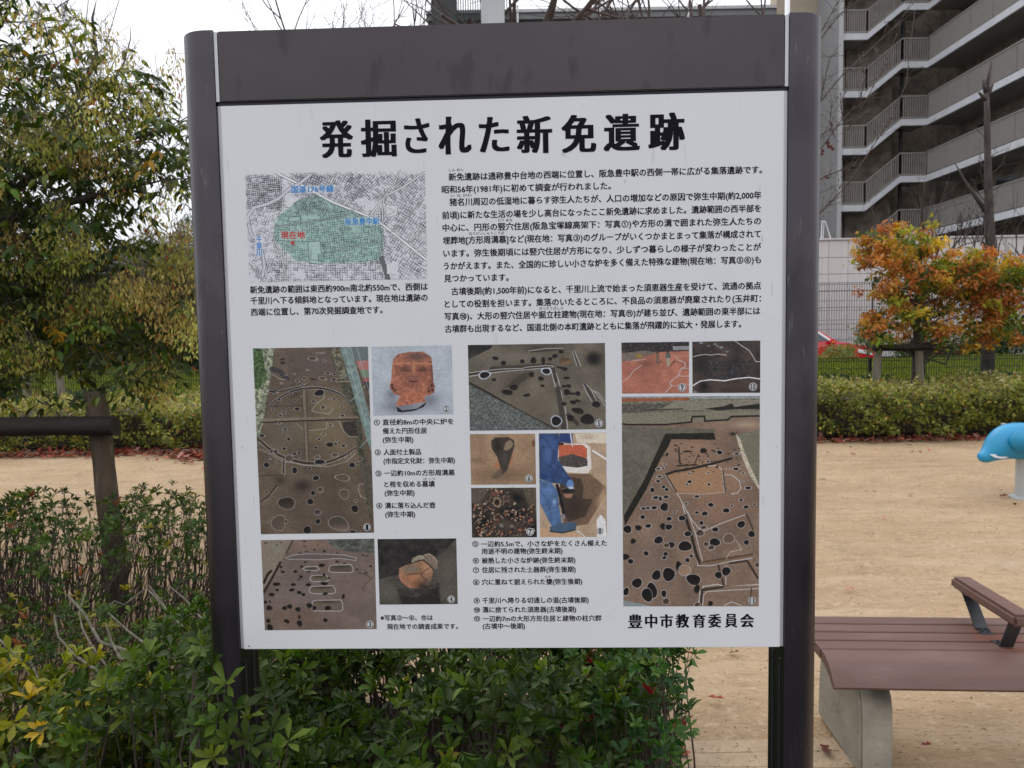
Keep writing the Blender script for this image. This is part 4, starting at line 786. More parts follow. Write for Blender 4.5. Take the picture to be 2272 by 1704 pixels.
p.poly([(555, 905), (645, 895), (645, 930), (560, 940)], (142, 174, 165)); p.line([(555, 905), (645, 895), (645, 930), (560, 940), (555, 905)], (50, 62, 60), 3); p.poly([(665, 895), (775, 885), (775, 915), (668, 925)], (142, 174, 165)); p.poly([(1285, 800), (1400, 810), (1390, 900), (1300, 910)], (192, 192, 195)); p.line([(1300, 805), (1395, 815), (1385, 890), (1305, 905), (1300, 805)], (80, 78, 84), 3); p.line([(1320, 830), (1370, 860), (1310, 890)], (110, 110, 116), 3)
p.poly([(520, 800), (600, 740), (640, 760), (560, 830)], (192, 192, 196)); p.poly([(1060, 770), (1150, 745), (1200, 800), (1100, 820)], (188, 188, 192)); p.poly([(1310, 1260), (1400, 1240), (1390, 1340), (1310, 1340)], (192, 192, 196)); p.poly([(600, 1320), (680, 1310), (690, 1370), (610, 1375)], (192, 192, 196))
p.line([(400, 650), (480, 660), (490, 690), (400, 700), (350, 740), (310, 790)], (50, 46, 54), 4)
for x0, x1, y0, y1, c in ((570, 910, 665, 725, (196, 198, 202)), (985, 1260, 910, 970, (176, 194, 190)), (490, 690, 1015, 1080, (160, 184, 176)), (300, 358, 1050, 1210, (198, 200, 204))):
    p.poly([(x0, y0), (x1, y0 - 6), (x1, y1 - 6), (x0, y1)], c, 0.72)
p.finish('map_print', 'street map with a green tinted area and a red star')
# ================================================================ LEAVES
LEAF8 = (np.array([(0, 0, 0), (.34, .30, .05), (.34, 0, -.03), (.34, -.30, .05), (.70, .50, .04), (.70, 0, -.05), (.70, -.50, .04), (1, 0, -.10)]),
         [(0, 2, 1), (0, 3, 2), (1, 2, 5, 4), (2, 3, 6, 5), (4, 5, 7), (5, 6, 7)])
LEAF4 = (np.array([(0, 0, 0), (.45, .5, .12), (1, 0, -.05), (.45, -.5, .12)]), [(0, 2, 1), (0, 3, 2)])
LEAF6 = (np.array([(0, 0, 0), (.3, .5, .07), (.3, -.5, .07), (.65, .42, .03), (.65, -.42, .03), (1, 0, -.12)]), [(0, 2, 1), (1, 2, 4, 3), (3, 4, 5)])
LOBED = (np.array([(0, 0, 0), (.3, .5, .1), (.5, .22, .02), (.8, .45, .12), (1, 0, .02), (.78, -.42, .1), (.5, -.2, .0), (.28, -.5, .12)]),
         [(0, 2, 1), (0, 6, 2), (0, 7, 6), (2, 4, 3), (2, 6, 4), (6, 5, 4)])
def unit(v): return v / (np.linalg.norm(v, axis=-1, keepdims=True) + 1e-9)
def rand_dirs(n, g): return unit(g.normal(size=(n, 3)))
def leaves(name, P, D, Nn, Ln, Wd, C, tpl, m, parent=None, kind=None, off=(0, 0, 0)):
    tv, tf = tpl; n = len(P)
    if n == 0: return None
    D = unit(D); S = unit(np.cross(Nn, D)); Nn = np.cross(D, S)
    Ln = np.broadcast_to(Ln, n); Wd = np.broadcast_to(Wd, n)
    V = (P[:, None] - np.array(off) + tv[None, :, 0, None] * (Ln[:, None] * D)[:, None] + tv[None, :, 1, None] * (Wd[:, None] * S)[:, None]
         + tv[None, :, 2, None] * (Ln[:, None] * Nn)[:, None]).reshape(-1, 3)
    k = len(tv); sizes = np.array([len(f) for f in tf]); fl = np.concatenate([np.array(f) for f in tf])
    loops = (fl[None] + (np.arange(n) * k)[:, None]).ravel()
    tot = np.tile(sizes, n); start = np.concatenate([[0], np.cumsum(tot)[:-1]])
    me = bpy.data.meshes.new(name)
    me.vertices.add(len(V)); me.vertices.foreach_set('co', V.astype(np.float32).ravel())
    me.loops.add(len(loops)); me.loops.foreach_set('vertex_index', loops.astype(np.int32))
    me.polygons.add(len(tot)); me.polygons.foreach_set('loop_start', start.astype(np.int32)); me.polygons.foreach_set('loop_total', tot.astype(np.int32))
    me.update(calc_edges=True)
    ca = me.color_attributes.new('tint', 'FLOAT_COLOR', 'POINT')
    cc = np.ones((n, k, 4), np.float32); cc[..., :3] = C[:, None]; ca.data.foreach_set('color', cc.ravel())
    return link_mesh(name, me, m, parent, kind)
def pick(cols, w, n, g, var=0.15):
    cols = np.array(cols, float); i = g.choice(len(cols), n, p=np.array(w) / sum(w))
    return np.clip(cols[i] * (1 + g.normal(0, var, (n, 1))) * (1 + g.normal(0, var * 0.3, (n, 3))), 0.003, 0.9)
def rosettes(T, A, g, n_lo=5, n_hi=8, size=0.036, cols=None, w=None, elev=(15, 65), wid=0.34):
    """whorls of leaves at twig tips T with axes A"""
    P, D, Nn, Ln, Wd, C = [], [], [], [], [], []
    A = unit(A); n = len(T)
    base = pick(cols, w, n, g, 0.18)
    for i in range(n):
        a = A[i]; u = np.cross(a, (0.3, 0.9, 0.1)); u /= np.linalg.norm(u); v = np.cross(a, u)
        k = int(g.integers(n_lo, n_hi + 1)); ph = g.random() * 6.28
        th = ph + np.arange(k) * 2.399 + g.normal(0, 0.15, k)
        el = np.radians(g.uniform(elev[0], elev[1], k))
        r = np.cos(th)[:, None] * u + np.sin(th)[:, None] * v
        d = r * np.cos(el)[:, None] + a * np.sin(el)[:, None]
        P.append(T[i] - a * 0.012 * (np.arange(k)[:, None] / k)); D.append(d)
        Nn.append(a * np.cos(el)[:, None] - r * np.sin(el)[:, None] + g.normal(0, 0.18, (k, 3)))
        l = size * g.uniform(0.65, 1.25, k) * (0.85 + 0.3 * (1 - el / 1.57)); Ln.append(l); Wd.append(l * wid * g.uniform(0.85, 1.2, k))
        C.append(np.clip(base[i] * g.normal(1, 0.12, (k, 1)), 0.003, 0.9))
    return [np.concatenate(x) for x in (P, D, Nn, Ln, Wd, C)]
def jagged(p0, p1, g, n=4, amp=0.03):
    p0 = np.array(p0, float); p1 = np.array(p1, float); L_ = np.linalg.norm(p1 - p0)
    pts = [p0 + (p1 - p0) * t + (g.normal(0, amp * L_, 3) if 0 < t < 1 else 0) for t in np.linspace(0, 1, n)]
    return pts

# ================================================================ GROUND
def terrain_grid(name, x0, x1, y0, y1, nx, ny, fz, m, kind='structure'):
    xs = np.linspace(x0, x1, nx); ys = np.linspace(y0, y1, ny)
    V = [(x, y, fz(x, y)) for y in ys for x in xs]
    F = [(j * nx + i, j * nx + i + 1, (j + 1) * nx + i + 1, (j + 1) * nx + i) for j in range(ny - 1) for i in range(nx - 1)]
    b = MB(); b.add(V, F); o = b.build(name, m, smooth=True); o['kind'] = kind; return o
gnd = MB()
gnd.add([(-400, -200, -0.02), (400, -200, -0.02), (400, 800, -0.02), (-400, 800, -0.02)], [(0, 1, 2, 3)])
g_ = gnd.build('ground', M['soil']); tag(g_, kind='structure')
def sandz(x, y): return 0.006 * math.sin(x * 1.7 + y * 0.9) + 0.005 * math.sin(y * 2.3 - x * 1.1) - 0.004
terrain_grid('playground_sand', -12, 12, 0.95, 9.5, 120, 80, sandz, M['sand'])
# soil bed under the near shrubs (flush sheet)
def bedz(x, y): return sandz(x, y) + 0.012
terrain_grid('planting_bed', -4.6, 0.52, 0.96, 2.75, 60, 30, bedz, M['soil'])
street = MB(); street.add([(-40, -12, -0.004), (40, -12, -0.004), (40, 0.85, -0.004), (-40, 0.85, -0.004)], [(0, 1, 2, 3)]); tag(street.build('street', M['asphalt']), kind='structure')
# row of sanded pavers along the bed
paving = MB(); paving.box(0.50, 1.12, 2.30, 2.47, -0.03, 0.0035)
pv = paving.build('paving_strip', M['paver']); tag(pv, kind='structure')
PV = MB(); PV.box(-0.148, 0.148, -0.038, 0.038, -0.01, 0.006, bev=0.004); pme = None
for i in range(2):
    for j in range(2):
        x = 0.66 + i * 0.30 + (0.0 if j else 0.03)
        if pme is None:
            o = PV.build('paver', M['paver'], pv); pme = o.data
        else:
            o = bpy.data.objects.new('paver', pme); COL.objects.link(o); o.parent = pv
        o.location = (x, 2.345 + j * 0.082, -0.001 + random.uniform(-0.001, 0.0015)); o.rotation_euler = (random.uniform(-.006, .006), random.uniform(-.006, .006), random.uniform(-.01, .01))
kb = MB()
for i in range(10):
    kb.box(-13 + i, -12.01 + i, 9.42, 9.54, -0.02, 0.018 + random.uniform(-.003, .003), bev=0.006)
tag(kb.build('kerb', M['kerb']), kind='structure')
kb2 = MB()
for i in range(26): kb2.box(-13 + i, -12.01 + i, 0.85, 0.95, -0.02, 0.09 + random.uniform(-.002, .002), bev=0.008)
tag(kb2.build('kerb', M['kerb']), kind='structure')

# fallen leaves
g = np.random.default_rng(31)
def litter(name, XY, size, cols, w, z=0.012, flat=0.35):
    n = len(XY); P = np.column_stack([XY, np.full(n, z) + g.random(n) * 0.02])
    Nn = unit(np.column_stack([g.normal(0, flat, n), g.normal(0, flat, n), np.ones(n)]))
    D = rand_dirs(n, g); D[:, 2] *= 0.15; D = unit(D - Nn * (D * Nn).sum(1, keepdims=True))
    L_ = size * g.uniform(0.6, 1.3, n)
    return P, D, Nn, L_, L_ * g.uniform(0.45, 0.75, n), pick(cols, w, n, g, 0.2)
RED = [(0.30, 0.07, 0.04), (0.20, 0.045, 0.035), (0.36, 0.13, 0.07), (0.40, 0.20, 0.15), (0.12, 0.04, 0.025)]; RW = [4, 4, 2, 2, 2]
n = 4300; xs = g.uniform(-9.5, 9.5, n); ys = 9.28 + np.abs(g.normal(0, 0.22, n)) * np.where(g.random(n) < 0.5, 1, -0.35) * np.where(xs < -3, 1.3, 0.6)
keep = (xs < 0) | (g.random(n) < 0.6); A_ = np.column_stack([xs, ys])[keep]
n2 = 1500; a = g.uniform(0, 1, n2); pile = np.column_stack([-4.1 + a * 2.6 + g.normal(0, 0.15, n2), 9.1 - np.abs(g.normal(0, 0.42, n2)) * (0.4 + a * 1.2)])
leaves('fallen_leaves', *litter('l', np.concatenate([A_, pile]), 0.085, RED, RW), LOBED, M['litter'], kind='stuff')
pts = [atz(x, y)[:2] for x, y in ((2038, 1085), (1818, 1069), (1926, 1094), (2028, 1099), (1935, 1094), (1840, 1010), (1900, 1010), (2012, 991), (2022, 1003), (2040, 1002), (2060, 998), (1945, 998), (1890, 993),
       (1545, 1464), (1570, 1555), (1640, 1452), (1745, 1495), (1875, 1317), (1835, 1686), (2045, 1660), (2040, 1112), (180, 1052), (310, 1040), (300, 1052), (120, 1020), (85, 1018), (340, 1047), (2250, 1120), (2225, 1090), (2218, 1104), (1960, 1150), (1500, 1660))]
sc = np.array(pts); sz = 0.055
leaves('scattered_leaves', *litter('l', sc, 0.06, RED + [(0.10, 0.07, 0.04)], RW + [4], z=0.008), LOBED, M['litter'], kind='stuff')
n = 21000; XY = np.column_stack([g.uniform(-5.5, 6.5, n), 1.6 + g.random(n) ** 1.1 * 7.4])
P, D, Nn, L_, W_, C_ = litter('l', XY, 0.013, [(0.08, 0.05, 0.03), (0.04, 0.03, 0.02), (0.22, 0.15, 0.09), (0.10, 0.09, 0.05)], [4, 3, 2, 1], z=0.004, flat=0.2)
leaves('leaf_crumbs_and_grit', P, D, Nn, L_, W_ * 0.45, C_, LEAF4, M['litter'], kind='stuff')

# ================================================================ NEAR SHRUBS
GREEN = [(0.042, 0.074, 0.010), (0.027, 0.049, 0.008), (0.072, 0.118, 0.014), (0.11, 0.160, 0.018), (0.30, 0.30, 0.03)]
def shrub(name, label, x0, x1, y0, y1, top, density, g, size, cols, w, group=None, hole=None, stems=60, stem_mat='stem', sparse=False, lowfrac=0.45, edge_r=0.12, stem_r=0.0035):
    root = thing(name, label, 'shrub', ((x0 + x1) / 2, (y0 + y1) / 2, 0), group=group); off = (root.location.x, root.location.y, 0)
    n = int(density * (x1 - x0) * (y1 - y0)); X = g.uniform(x0, x1, n); Y = g.uniform(y0, y1, n)
    bump = 0.045 * np.sin(X * 9 + 1.3 * Y) + 0.04 * np.sin(Y * 8 - X * 4 + 2) + g.normal(0, 0.02, n)
    ex = np.minimum(np.minimum(X - x0, x1 - X), np.minimum(Y - y0, y1 - Y)); ez = np.clip(1 - ex / edge_r, 0, 1) ** 2 * 0.12
    Zt = top + bump - ez
    dep = g.random(n) ** 2.0
    Z = Zt - dep * top * (0.35 if not sparse else 0.45)
    m2 = int(n * lowfrac); side = g.integers(0, 4, m2)
    Xs = np.where(side == 0, x0, np.where(side == 1, x1, g.uniform(x0, x1, m2))) + g.normal(0, 0.03, m2)
    Ys = np.where(side >= 2, np.where(side == 2, y0, y1), g.uniform(y0, y1, m2)) + g.normal(0, 0.03, m2)
    Zs = g.uniform(0.06, top * 0.93, m2)
    T = np.column_stack([np.concatenate([X, Xs]), np.concatenate([Y, Ys]), np.concatenate([Z, Zs])])
    if hole is not None: T = T[hole(T)]
    cx = np.array([(x0 + x1) / 2, (y0 + y1) / 2, top * 0.3]); out = T - cx
    inner = np.minimum(np.minimum(T[:, 0] - x0, x1 - T[:, 0]), np.minimum(T[:, 1] - y0, y1 - T[:, 1])) > 0.1
    A = unit(np.where(inner[:, None], np.array([0, -0.15, 1.0]) + g.normal(0, 0.45, T.shape), np.column_stack([out[:, 0] * 0.5, out[:, 1] * 0.9, np.full(len(T), 0.35)]) + g.normal(0, 0.3, T.shape)))
    if sparse: A = unit(A + np.array([0, 0, 0.5]))
    L8 = rosettes(T, A, g, size=size, cols=cols, w=w)
    leaves('foliage', *L8, LEAF8, M['leaf'], root, 'stuff', off)
    st = MB(); idx = g.choice(len(T), min(stems, len(T)), replace=False)
    for i in idx:
        t = T[i]; b0 = np.array([t[0] * 0.75 + (x0 + x1) / 2 * 0.25 + g.normal(0, 0.05), np.clip(t[1] + g.normal(0, 0.08), y0, y1), 0.0]) if not sparse else np.array([t[0] + g.normal(-0.07, 0.10), t[1] + g.normal(0, 0.06), 0.0])
        r = stem_r * g.uniform(0.6, 1.7); st.tube(jagged(b0, t - A[i] * 0.008, g, 5, 0.03), [r, r * 0.9, r * 0.8, r * 0.6, r * 0.4], 5, caps=False)
    st.build('stems', M[stem_mat], root, 'stuff', off=off, smooth=True)
    return root, T
g = np.random.default_rng(41)
ZB_ = ZB
def clear_of_post(T):
    k = np.ones(len(T), bool)
    for x in (-0.545, 0.515): k &= ~((np.abs(T[:, 0] - x) < 0.045) & (T[:, 1] > 1.27) & (T[:, 1] < 1.42))
    return k
# beneath and behind the sheet: full green azaleas ending just left of the right post
def h1(T):
    edge = 0.27 + 0.20 * (T[:, 1] - 1.4) + 0.04 * np.sin(T[:, 2] * 9) + 0.03 * np.sin(T[:, 1] * 12)
    k = clear_of_post(T) & (T[:, 0] < edge)
    return k
shrub('azalea_shrub', 'dense dark green azalea shrub growing right under the white sheet of the notice board', -0.72, 0.46, 1.36, 2.75, 0.60, 1250, g, 0.038, GREEN, [7, 6, 3.2, 0.9, 0.12],
      hole=h1, stems=420, lowfrac=0.8)
g = np.random.default_rng(42)
# looser right-hand end, thin stems over the sand, some red leaves low down
root, T = shrub('azalea_shrub', 'thin leggy end of the azalea row beside the right post, with some dark red leaves', 0.15, 0.52, 1.38, 2.3, 0.62, 1300, g, 0.030,
      [(0.045, 0.11, 0.02), (0.028, 0.07, 0.018), (0.08, 0.17, 0.03), (0.16, 0.02, 0.02)], [6, 5, 2, 0.7], hole=lambda T: clear_of_post(T) & (T[:, 0] < 0.335 + 0.21 * (T[:, 1] - 1.4) + 0.03 * np.sin(T[:, 2] * 13) + .012 * np.sin(T[:, 2] * 31)), stems=220, lowfrac=0.9, stem_r=0.0022, edge_r=0.08)
rr_ = np.random.default_rng(5); nT = 70; Tr = np.column_stack([rr_.uniform(0.24, 0.40, nT), rr_.uniform(1.42, 1.7, nT), rr_.uniform(0.08, 0.42, nT)])
leaves('red_foliage', *rosettes(Tr, rr_.normal(0, 0.5, (nT, 3)) + np.array([0.2, -0.3, 0.8]), rr_, size=0.028, cols=[(0.13, 0.018, 0.018), (0.07, 0.015, 0.014)], w=[1, 1]), LEAF6, M['leaf'], root, 'stuff', (root.location.x, root.location.y, 0))
g = np.random.default_rng(43)
# left of the left post, in front: yellow flecked
YEL = [(0.062, 0.088, 0.010), (0.038, 0.058, 0.009), (0.16, 0.18, 0.015), (0.28, 0.25, 0.022), (0.42, 0.29, 0.02)]
def h3(T): return clear_of_post(T)
shrub('azalea_shrub', 'yellow flecked azalea shrub left of the left post, closest to the viewer', -1.75, -0.84, 1.20, 1.68, 0.76, 1750, g, 0.034, YEL, [5, 3.5, 4.5, 2.0, 0.5], hole=h3, stems=260, lowfrac=0.9, stem_r=.0025)
g = np.random.default_rng(44)
shrub('azalea_shrub', 'plain deep green azalea shrub wrapped round the foot of the left post', -0.92, -0.53, 1.13, 2.20, 0.76, 1500, g, 0.034, GREEN, [7, 5, 3.5, 0.8, 0.1], hole=lambda T: clear_of_post(T) & (T[:, 2] < 0.84 - np.clip(T[:, 1] - 1.5, 0, 1) * .25) & ~((T[:, 0] > -0.60) & (T[:, 1] > 1.22) & (T[:, 1] < 1.5)) & ~((T[:, 0] > -0.62) & (T[:, 2] > 0.70 + (T[:, 0] + .62) * -.6) & (T[:, 1] < 1.3)), stems=230, lowfrac=1.2, stem_r=.0025)
g = np.random.default_rng(45)
# twigs that cross in front of the left post
Tn = []; rt_ = None
for x, y, Y in ((470, 1470, 1.21), (500, 1515, 1.20), (455, 1540, 1.18), (520, 1570, 1.19), (550, 1590, 1.19), (480, 1600, 1.17), (505, 1640, 1.17), (560, 1655, 1.18), (600, 1620, 1.2), (530, 1690, 1.16), (575, 1700, 1.16), (470, 1680, 1.15), (440, 1610, 1.16), (590, 1530, 1.22), (620, 1680, 1.2), (450, 1430, 1.22), (430, 1480, 1.2), (545, 1640, 1.17), (610, 1560, 1.22), (640, 1640, 1.22)):
    Tn.append(at(x, y, Y))
Tn = np.array(Tn); A_n = np.column_stack([g.normal(0, .3, len(Tn)), g.normal(-.5, .3, len(Tn)), np.full(len(Tn), .8)])
ov = thing('azalea_sprays', 'few azalea sprays crossing in front of the foot of the left post', 'shrub', (-.5, 1.18, 0))
leaves('foliage', *rosettes(Tn, A_n, g, size=.036, cols=GREEN[:4], w=[5, 4, 4, 2]), LEAF8, M['leaf'], ov, 'stuff', (-.5, 1.18, 0))
sb = MB()
for t_ in Tn: sb.tube(jagged((t_[0] - .04 + g.normal(0, .03), t_[1] + .01, 0), t_, g, 6, .02), [.003, .0028, .0025, .002, .0018, .0014], 5, caps=False)
sb.build('stems', M['stem'], ov, 'stuff', off=(-.5, 1.18, 0), smooth=True)
# back row: leggy, bare stems, leaves at the tips
SP = [(0.045, 0.080, 0.013), (0.032, 0.058, 0.012), (0.085, 0.125, 0.018), (0.22, 0.20, 0.03), (0.25, 0.08, 0.03)]
def h5(T): return (T[:, 2] > 0.42 - 0.34 * (g.random(len(T)) < 0.55)) & (T[:, 2] < 0.70 + 0.05 * np.sin(T[:, 0] * 5)) & ~((np.abs(T[:, 0] + 2.24) < 0.10) & (T[:, 1] > 3.55))
shrub('azalea_shrub', 'leggy azalea hedge with bare dark stems behind the round timber post', -4.2, -1.15, 3.05, 3.95, 0.66, 800, g, 0.034, SP, [7, 5, 2.5, 0.7, 0.3], hole=h5, stems=1300, sparse=True, lowfrac=0.3, stem_r=0.0026)
g = np.random.default_rng(46)
shrub('azalea_shrub', 'low broken azalea shrub with dark open twigs between the two left rows', -3.1, -0.75, 2.15, 3.0, 0.42, 420, g, 0.034, SP, [7, 5, 3, 1.2, 0.5], stems=330, sparse=True, lowfrac=0.8, stem_mat='stem', stem_r=0.0035)
# bare leaning branches of that shrub
bb = MB(); o0 = (0, 0, 0)
for pa, pb, Ya, Yb, r in (((330, 1310), (560, 1490), 2.5, 2.0, .0075), ((375, 1300), (545, 1405), 2.7, 2.3, .006), ((240, 1360), (470, 1475), 2.5, 2.1, .007), ((150, 1320), (330, 1475), 2.4, 2.0, .008), ((235, 1385), (320, 1480), 2.2, 1.95, .006),
                          ((120, 1365), (235, 1500), 2.3, 2.0, .006), ((0, 1420), (210, 1540), 2.2, 1.9, .008), ((60, 1455), (180, 1560), 2.1, 1.85, .006), ((470, 1440), (620, 1500), 2.2, 1.9, .004), ((240, 1345), (330, 1300), 2.5, 2.6, .005), ((190, 1310), (215, 1450), 2.3, 2.0, .004)):
    A0, B0 = at(pa[0], pa[1], Ya), at(pb[0], pb[1], Yb); mid = (A0 + B0) / 2 + np.array([-.02, 0, -.035])
    C0 = B0 + np.array([.10, -.02, -.12]); r *= .8; bb.tube([A0, (A0 + mid) / 2 + g.normal(0, .007, 3), mid + g.normal(0, .006, 3), (mid + B0) / 2 + g.normal(0, .004, 3), B0, C0, (C0[0], C0[1], 0)], [r * .55, r * .7, r * .85, r, r, r, r], 7, caps=True)
root = thing('bare_azalea_branches', 'bundle of bare pale branches sweeping out of the shrubs at lower left', 'branches', (-1.2, 2.1, 0)); bb.build('branch', M['stemlight'], root, off=(-1.2, 2.1, 0), smooth=True, kind='stuff')

# ================================================================ FAR HEDGE
g = np.random.default_rng(51)
HC = [(0.26, 0.26, 0.06), (0.16, 0.18, 0.03), (0.36, 0.33, 0.10), (0.42, 0.37, 0.17), (0.26, 0.12, 0.05)]
def hedge_run(x0, x1, label, h, n):
    root = thing('clipped_hedge', label, 'hedge', ((x0 + x1) / 2, 10.4, 0), group='low hedge along the far side of the playground'); off = (root.location.x, 10.4, 0)
    X = g.uniform(x0, x1, n); t = g.random(n)
    prof_y = np.where(t < 0.42, 9.42 + 0.25 * (1 - t / 0.42) * 0 + g.normal(0, 0.05, n) + 0.12 * np.sin(X * 2.1) + 0.09 * np.sin(X * 6.3 + 1) + 0.06 * np.sin(X * 15), g.uniform(9.4, 11.4, n))
    Zt = h + 0.04 * np.sin(X * 1.9) + 0.05 * np.sin(X * 5.3 + prof_y * 3) + 0.035 * np.sin(X * 13 + prof_y * 7) + g.normal(0, 0.035, n)
    Z = np.where(t < 0.42, Zt * (0.12 + 0.9 * g.random(n) ** 0.8), Zt - np.abs(g.normal(0, 0.05, n)))
    prof_y = prof_y - np.where(t < 0.42, (0.14 + 0.10 * np.sin(X * 9 + Z * 14)) * np.sin(np.clip(Z / h, 0, 1) * 3.14), 0)
    P = np.column_stack([X, prof_y, Z]) ; D = rand_dirs(n, g) + np.array([0, -0.2, 0.25]); Nn = unit(np.array([0, -0.3, 0.9]) + g.normal(0, 0.5, (n, 3)))
    L_ = g.uniform(0.03, 0.075, n); top = t >= 0.42
    sp_ = g.random(n) < 0.035; P[sp_ & top, 2] += g.uniform(0.02, 0.13, int((sp_ & top).sum()))
    gap = (np.sin(X * 11 + Z * 16) + np.sin(X * 4.3 - Z * 9) > 0.75) & (t < 0.42) & (Z < h * 0.75); P[gap, 1] += 0.25
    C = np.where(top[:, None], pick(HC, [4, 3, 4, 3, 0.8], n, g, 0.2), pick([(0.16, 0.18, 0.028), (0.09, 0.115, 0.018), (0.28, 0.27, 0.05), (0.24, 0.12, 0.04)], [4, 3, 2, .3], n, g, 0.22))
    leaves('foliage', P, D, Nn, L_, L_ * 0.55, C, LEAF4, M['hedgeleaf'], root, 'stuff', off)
    st = MB()
    for i in range(int((x1 - x0) * 26)):
        x = g.uniform(x0, x1); y = 9.5 + g.random() * 0.3; st.tube(jagged((x, y + 0.1, 0), (x + g.normal(0, 0.12), y - 0.12, h * g.uniform(0.5, 0.95)), g, 4, 0.05), 0.006, 4, caps=False)
    st.build('stems', M['stem'], root, 'stuff', off=off)
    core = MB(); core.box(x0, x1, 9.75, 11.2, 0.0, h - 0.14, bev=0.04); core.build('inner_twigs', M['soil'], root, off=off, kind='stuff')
hedge_run(-10, -1.0, 'low pale yellow green clipped hedge at the left, behind the round timber post', 0.60, 26000)
hedge_run(-1.0, 10.5, 'low clipped hedge at the right, between the notice board and the blue dolphin ride', 0.64, 42000)
# light sprigs poking out of the hedge
# ================================================================ GRASS BANK AND FENCES
def bankz(x, y): return 0.30 + (y - 12.2) / 4.3 * 0.48 + 0.02 * math.sin(x * 1.3)
terrain_grid('grass_bank', -22, 22, 12.2, 16.5, 60, 10, bankz, M['grassmat'])
g = np.random.default_rng(52); n = 60000
X = np.where(g.random(n) < 0.5, g.uniform(-13, -4.5, n), g.uniform(4.6, 12.5, n)); Y = g.uniform(12.7, 16.4, n); Z = 0.30 + (Y - 12.2) / 4.3 * 0.48 + 0.02 * np.sin(X * 1.3)
leaves('bank_grass', np.column_stack([X, Y, Z]), np.array([0, 0, 1.0]) + g.normal(0, 0.45, (n, 3)), np.array([0, -1.0, 0.3]) + g.normal(0, 0.3, (n, 3)), g.uniform(0.04, 0.10, n), g.uniform(0.012, 0.03, n),
       pick([(0.19, 0.25, 0.012), (0.13, 0.18, 0.010), (0.26, 0.29, 0.025), (0.24, 0.20, 0.03)], [5, 4, 2, 1], n, g, 0.2), LEAF4, M['hedgeleaf'], kind='stuff')
n = 16000; X = np.where(g.random(n) < 0.5, g.uniform(-13, -4.0, n), g.uniform(4.3, 12, n)); Y = g.uniform(12.15, 12.9, n); Z = 0.25 + g.random(n) * (0.34 + 0.08 * np.sin(X * 2.4) + 0.05 * np.sin(X * 7))
leaves('dark_ivy_cover', np.column_stack([X, Y, Z]), rand_dirs(n, g), np.array([0, -.6, .7]) + g.normal(0, .5, (n, 3)), g.uniform(.04, .08, n), g.uniform(.03, .05, n), pick([(0.02, 0.05, 0.018), (0.03, 0.07, 0.02), (0.06, 0.11, 0.03)], [4, 3, 1], n, g), LEAF4, M['hedgeleaf'], kind='stuff')
def mesh_fence(label, x0, x1, y, z0, z1, dv, dh, r, post_gap, seen):
    root = thing('mesh_fence', label, 'fence', ((x0 + x1) / 2, y, 0)); off = (root.location.x, y, 0)
    w = MB(); x = x0
    while x <= x1:
        if any(a <= x <= b_ for a, b_ in seen): w.box(x - r, x + r, y - r, y + r, z0, z1)
        x += dv
    w.build('vertical_wires', M['wire'], root, 'stuff', off=off)
    z = z0 + 0.05; k = 0
    while z < z1 - 0.02:
        b_ = MB(); b_.box(x0, x1, y - r * 2.6, y - r * 1.05, z - r, z + r); b_.build('horizontal_wire', M['wire'], root, off=off); z += dh
    for zz in (z1 - 0.01, z1 - 0.06):
        b_ = MB(); b_.box(x0, x1, y - r * 3.4, y - r * 1.05, zz - r * 1.3, zz + r * 1.3); b_.build('top_wire', M['wire'], root, off=off)
    x = x0
    while x <= x1:
        b_ = MB(); b_.box(x - 0.02, x + 0.02, y + 0.012, y + 0.05, 0.0, z1 - 0.02); b_.build('fence_post', M['wire'], root, off=off); x += post_gap
    return root
mesh_fence('low dark green wire mesh fence just behind the clipped hedge', -12.0, 12.0, 12.05, 0.15, 0.985, 0.042, 0.20, 0.0042, 3.0, ((-12, -4.2), (4.4, 12)))
mesh_fence('tall dark wire mesh fence in front of the pale panelled wall', 2.0, 20.0, 22.0, 0.25, 2.88, 0.076, 0.29, 0.0052, 3.0, ((8.5, 20),))
rd = MB(); rd.add([(-40, 17.0, 0.12), (40, 17.0, 0.12), (40, 23.6, 0.12), (-40, 23.6, 0.12)], [(0, 1, 2, 3)]); tag(rd.build('road', M['asphalt']), kind='structure')

# ================================================================ PANELLED WALL
wr = thing('panelled_wall', 'pale pinkish grey panelled wall with a flat top behind the tall mesh fence', 'wall', (12, 24, 0))
b_ = MB(); b_.box(3.0, 22.0, 24.03, 24.4, 0, 4.40); b_.build('wall_core', M['walljoint'], wr, off=(12, 24, 0))
b_ = MB(); b_.box(2.95, 22.05, 23.95, 24.45, 4.405, 4.46); b_.build('coping', M['wall'], wr, off=(12, 24, 0))
pme = None; zs = [4.40, 3.83, 3.29, 2.74, 2.19, 1.64, 1.09, 0.54]
for zi in range(7):
    h = zs[zi] - zs[zi + 1]
    b_ = MB(); b_.box(-0.317, 0.317, -0.0, 0.035, -h + 0.008, -0.008, bev=0.003)
    me = None
    for i in range(16):
        x = 9.55 + i * 0.644
        if me is None:
            o = b_.build('wall_panel', M['wall'], wr); me = o.data
        else:
            o = bpy.data.objects.new('wall_panel', me); COL.objects.link(o); o.parent = wr
        o.location = (x - 12, 24.0 - 24 - 0.002 + random.uniform(0, .002), zs[zi])
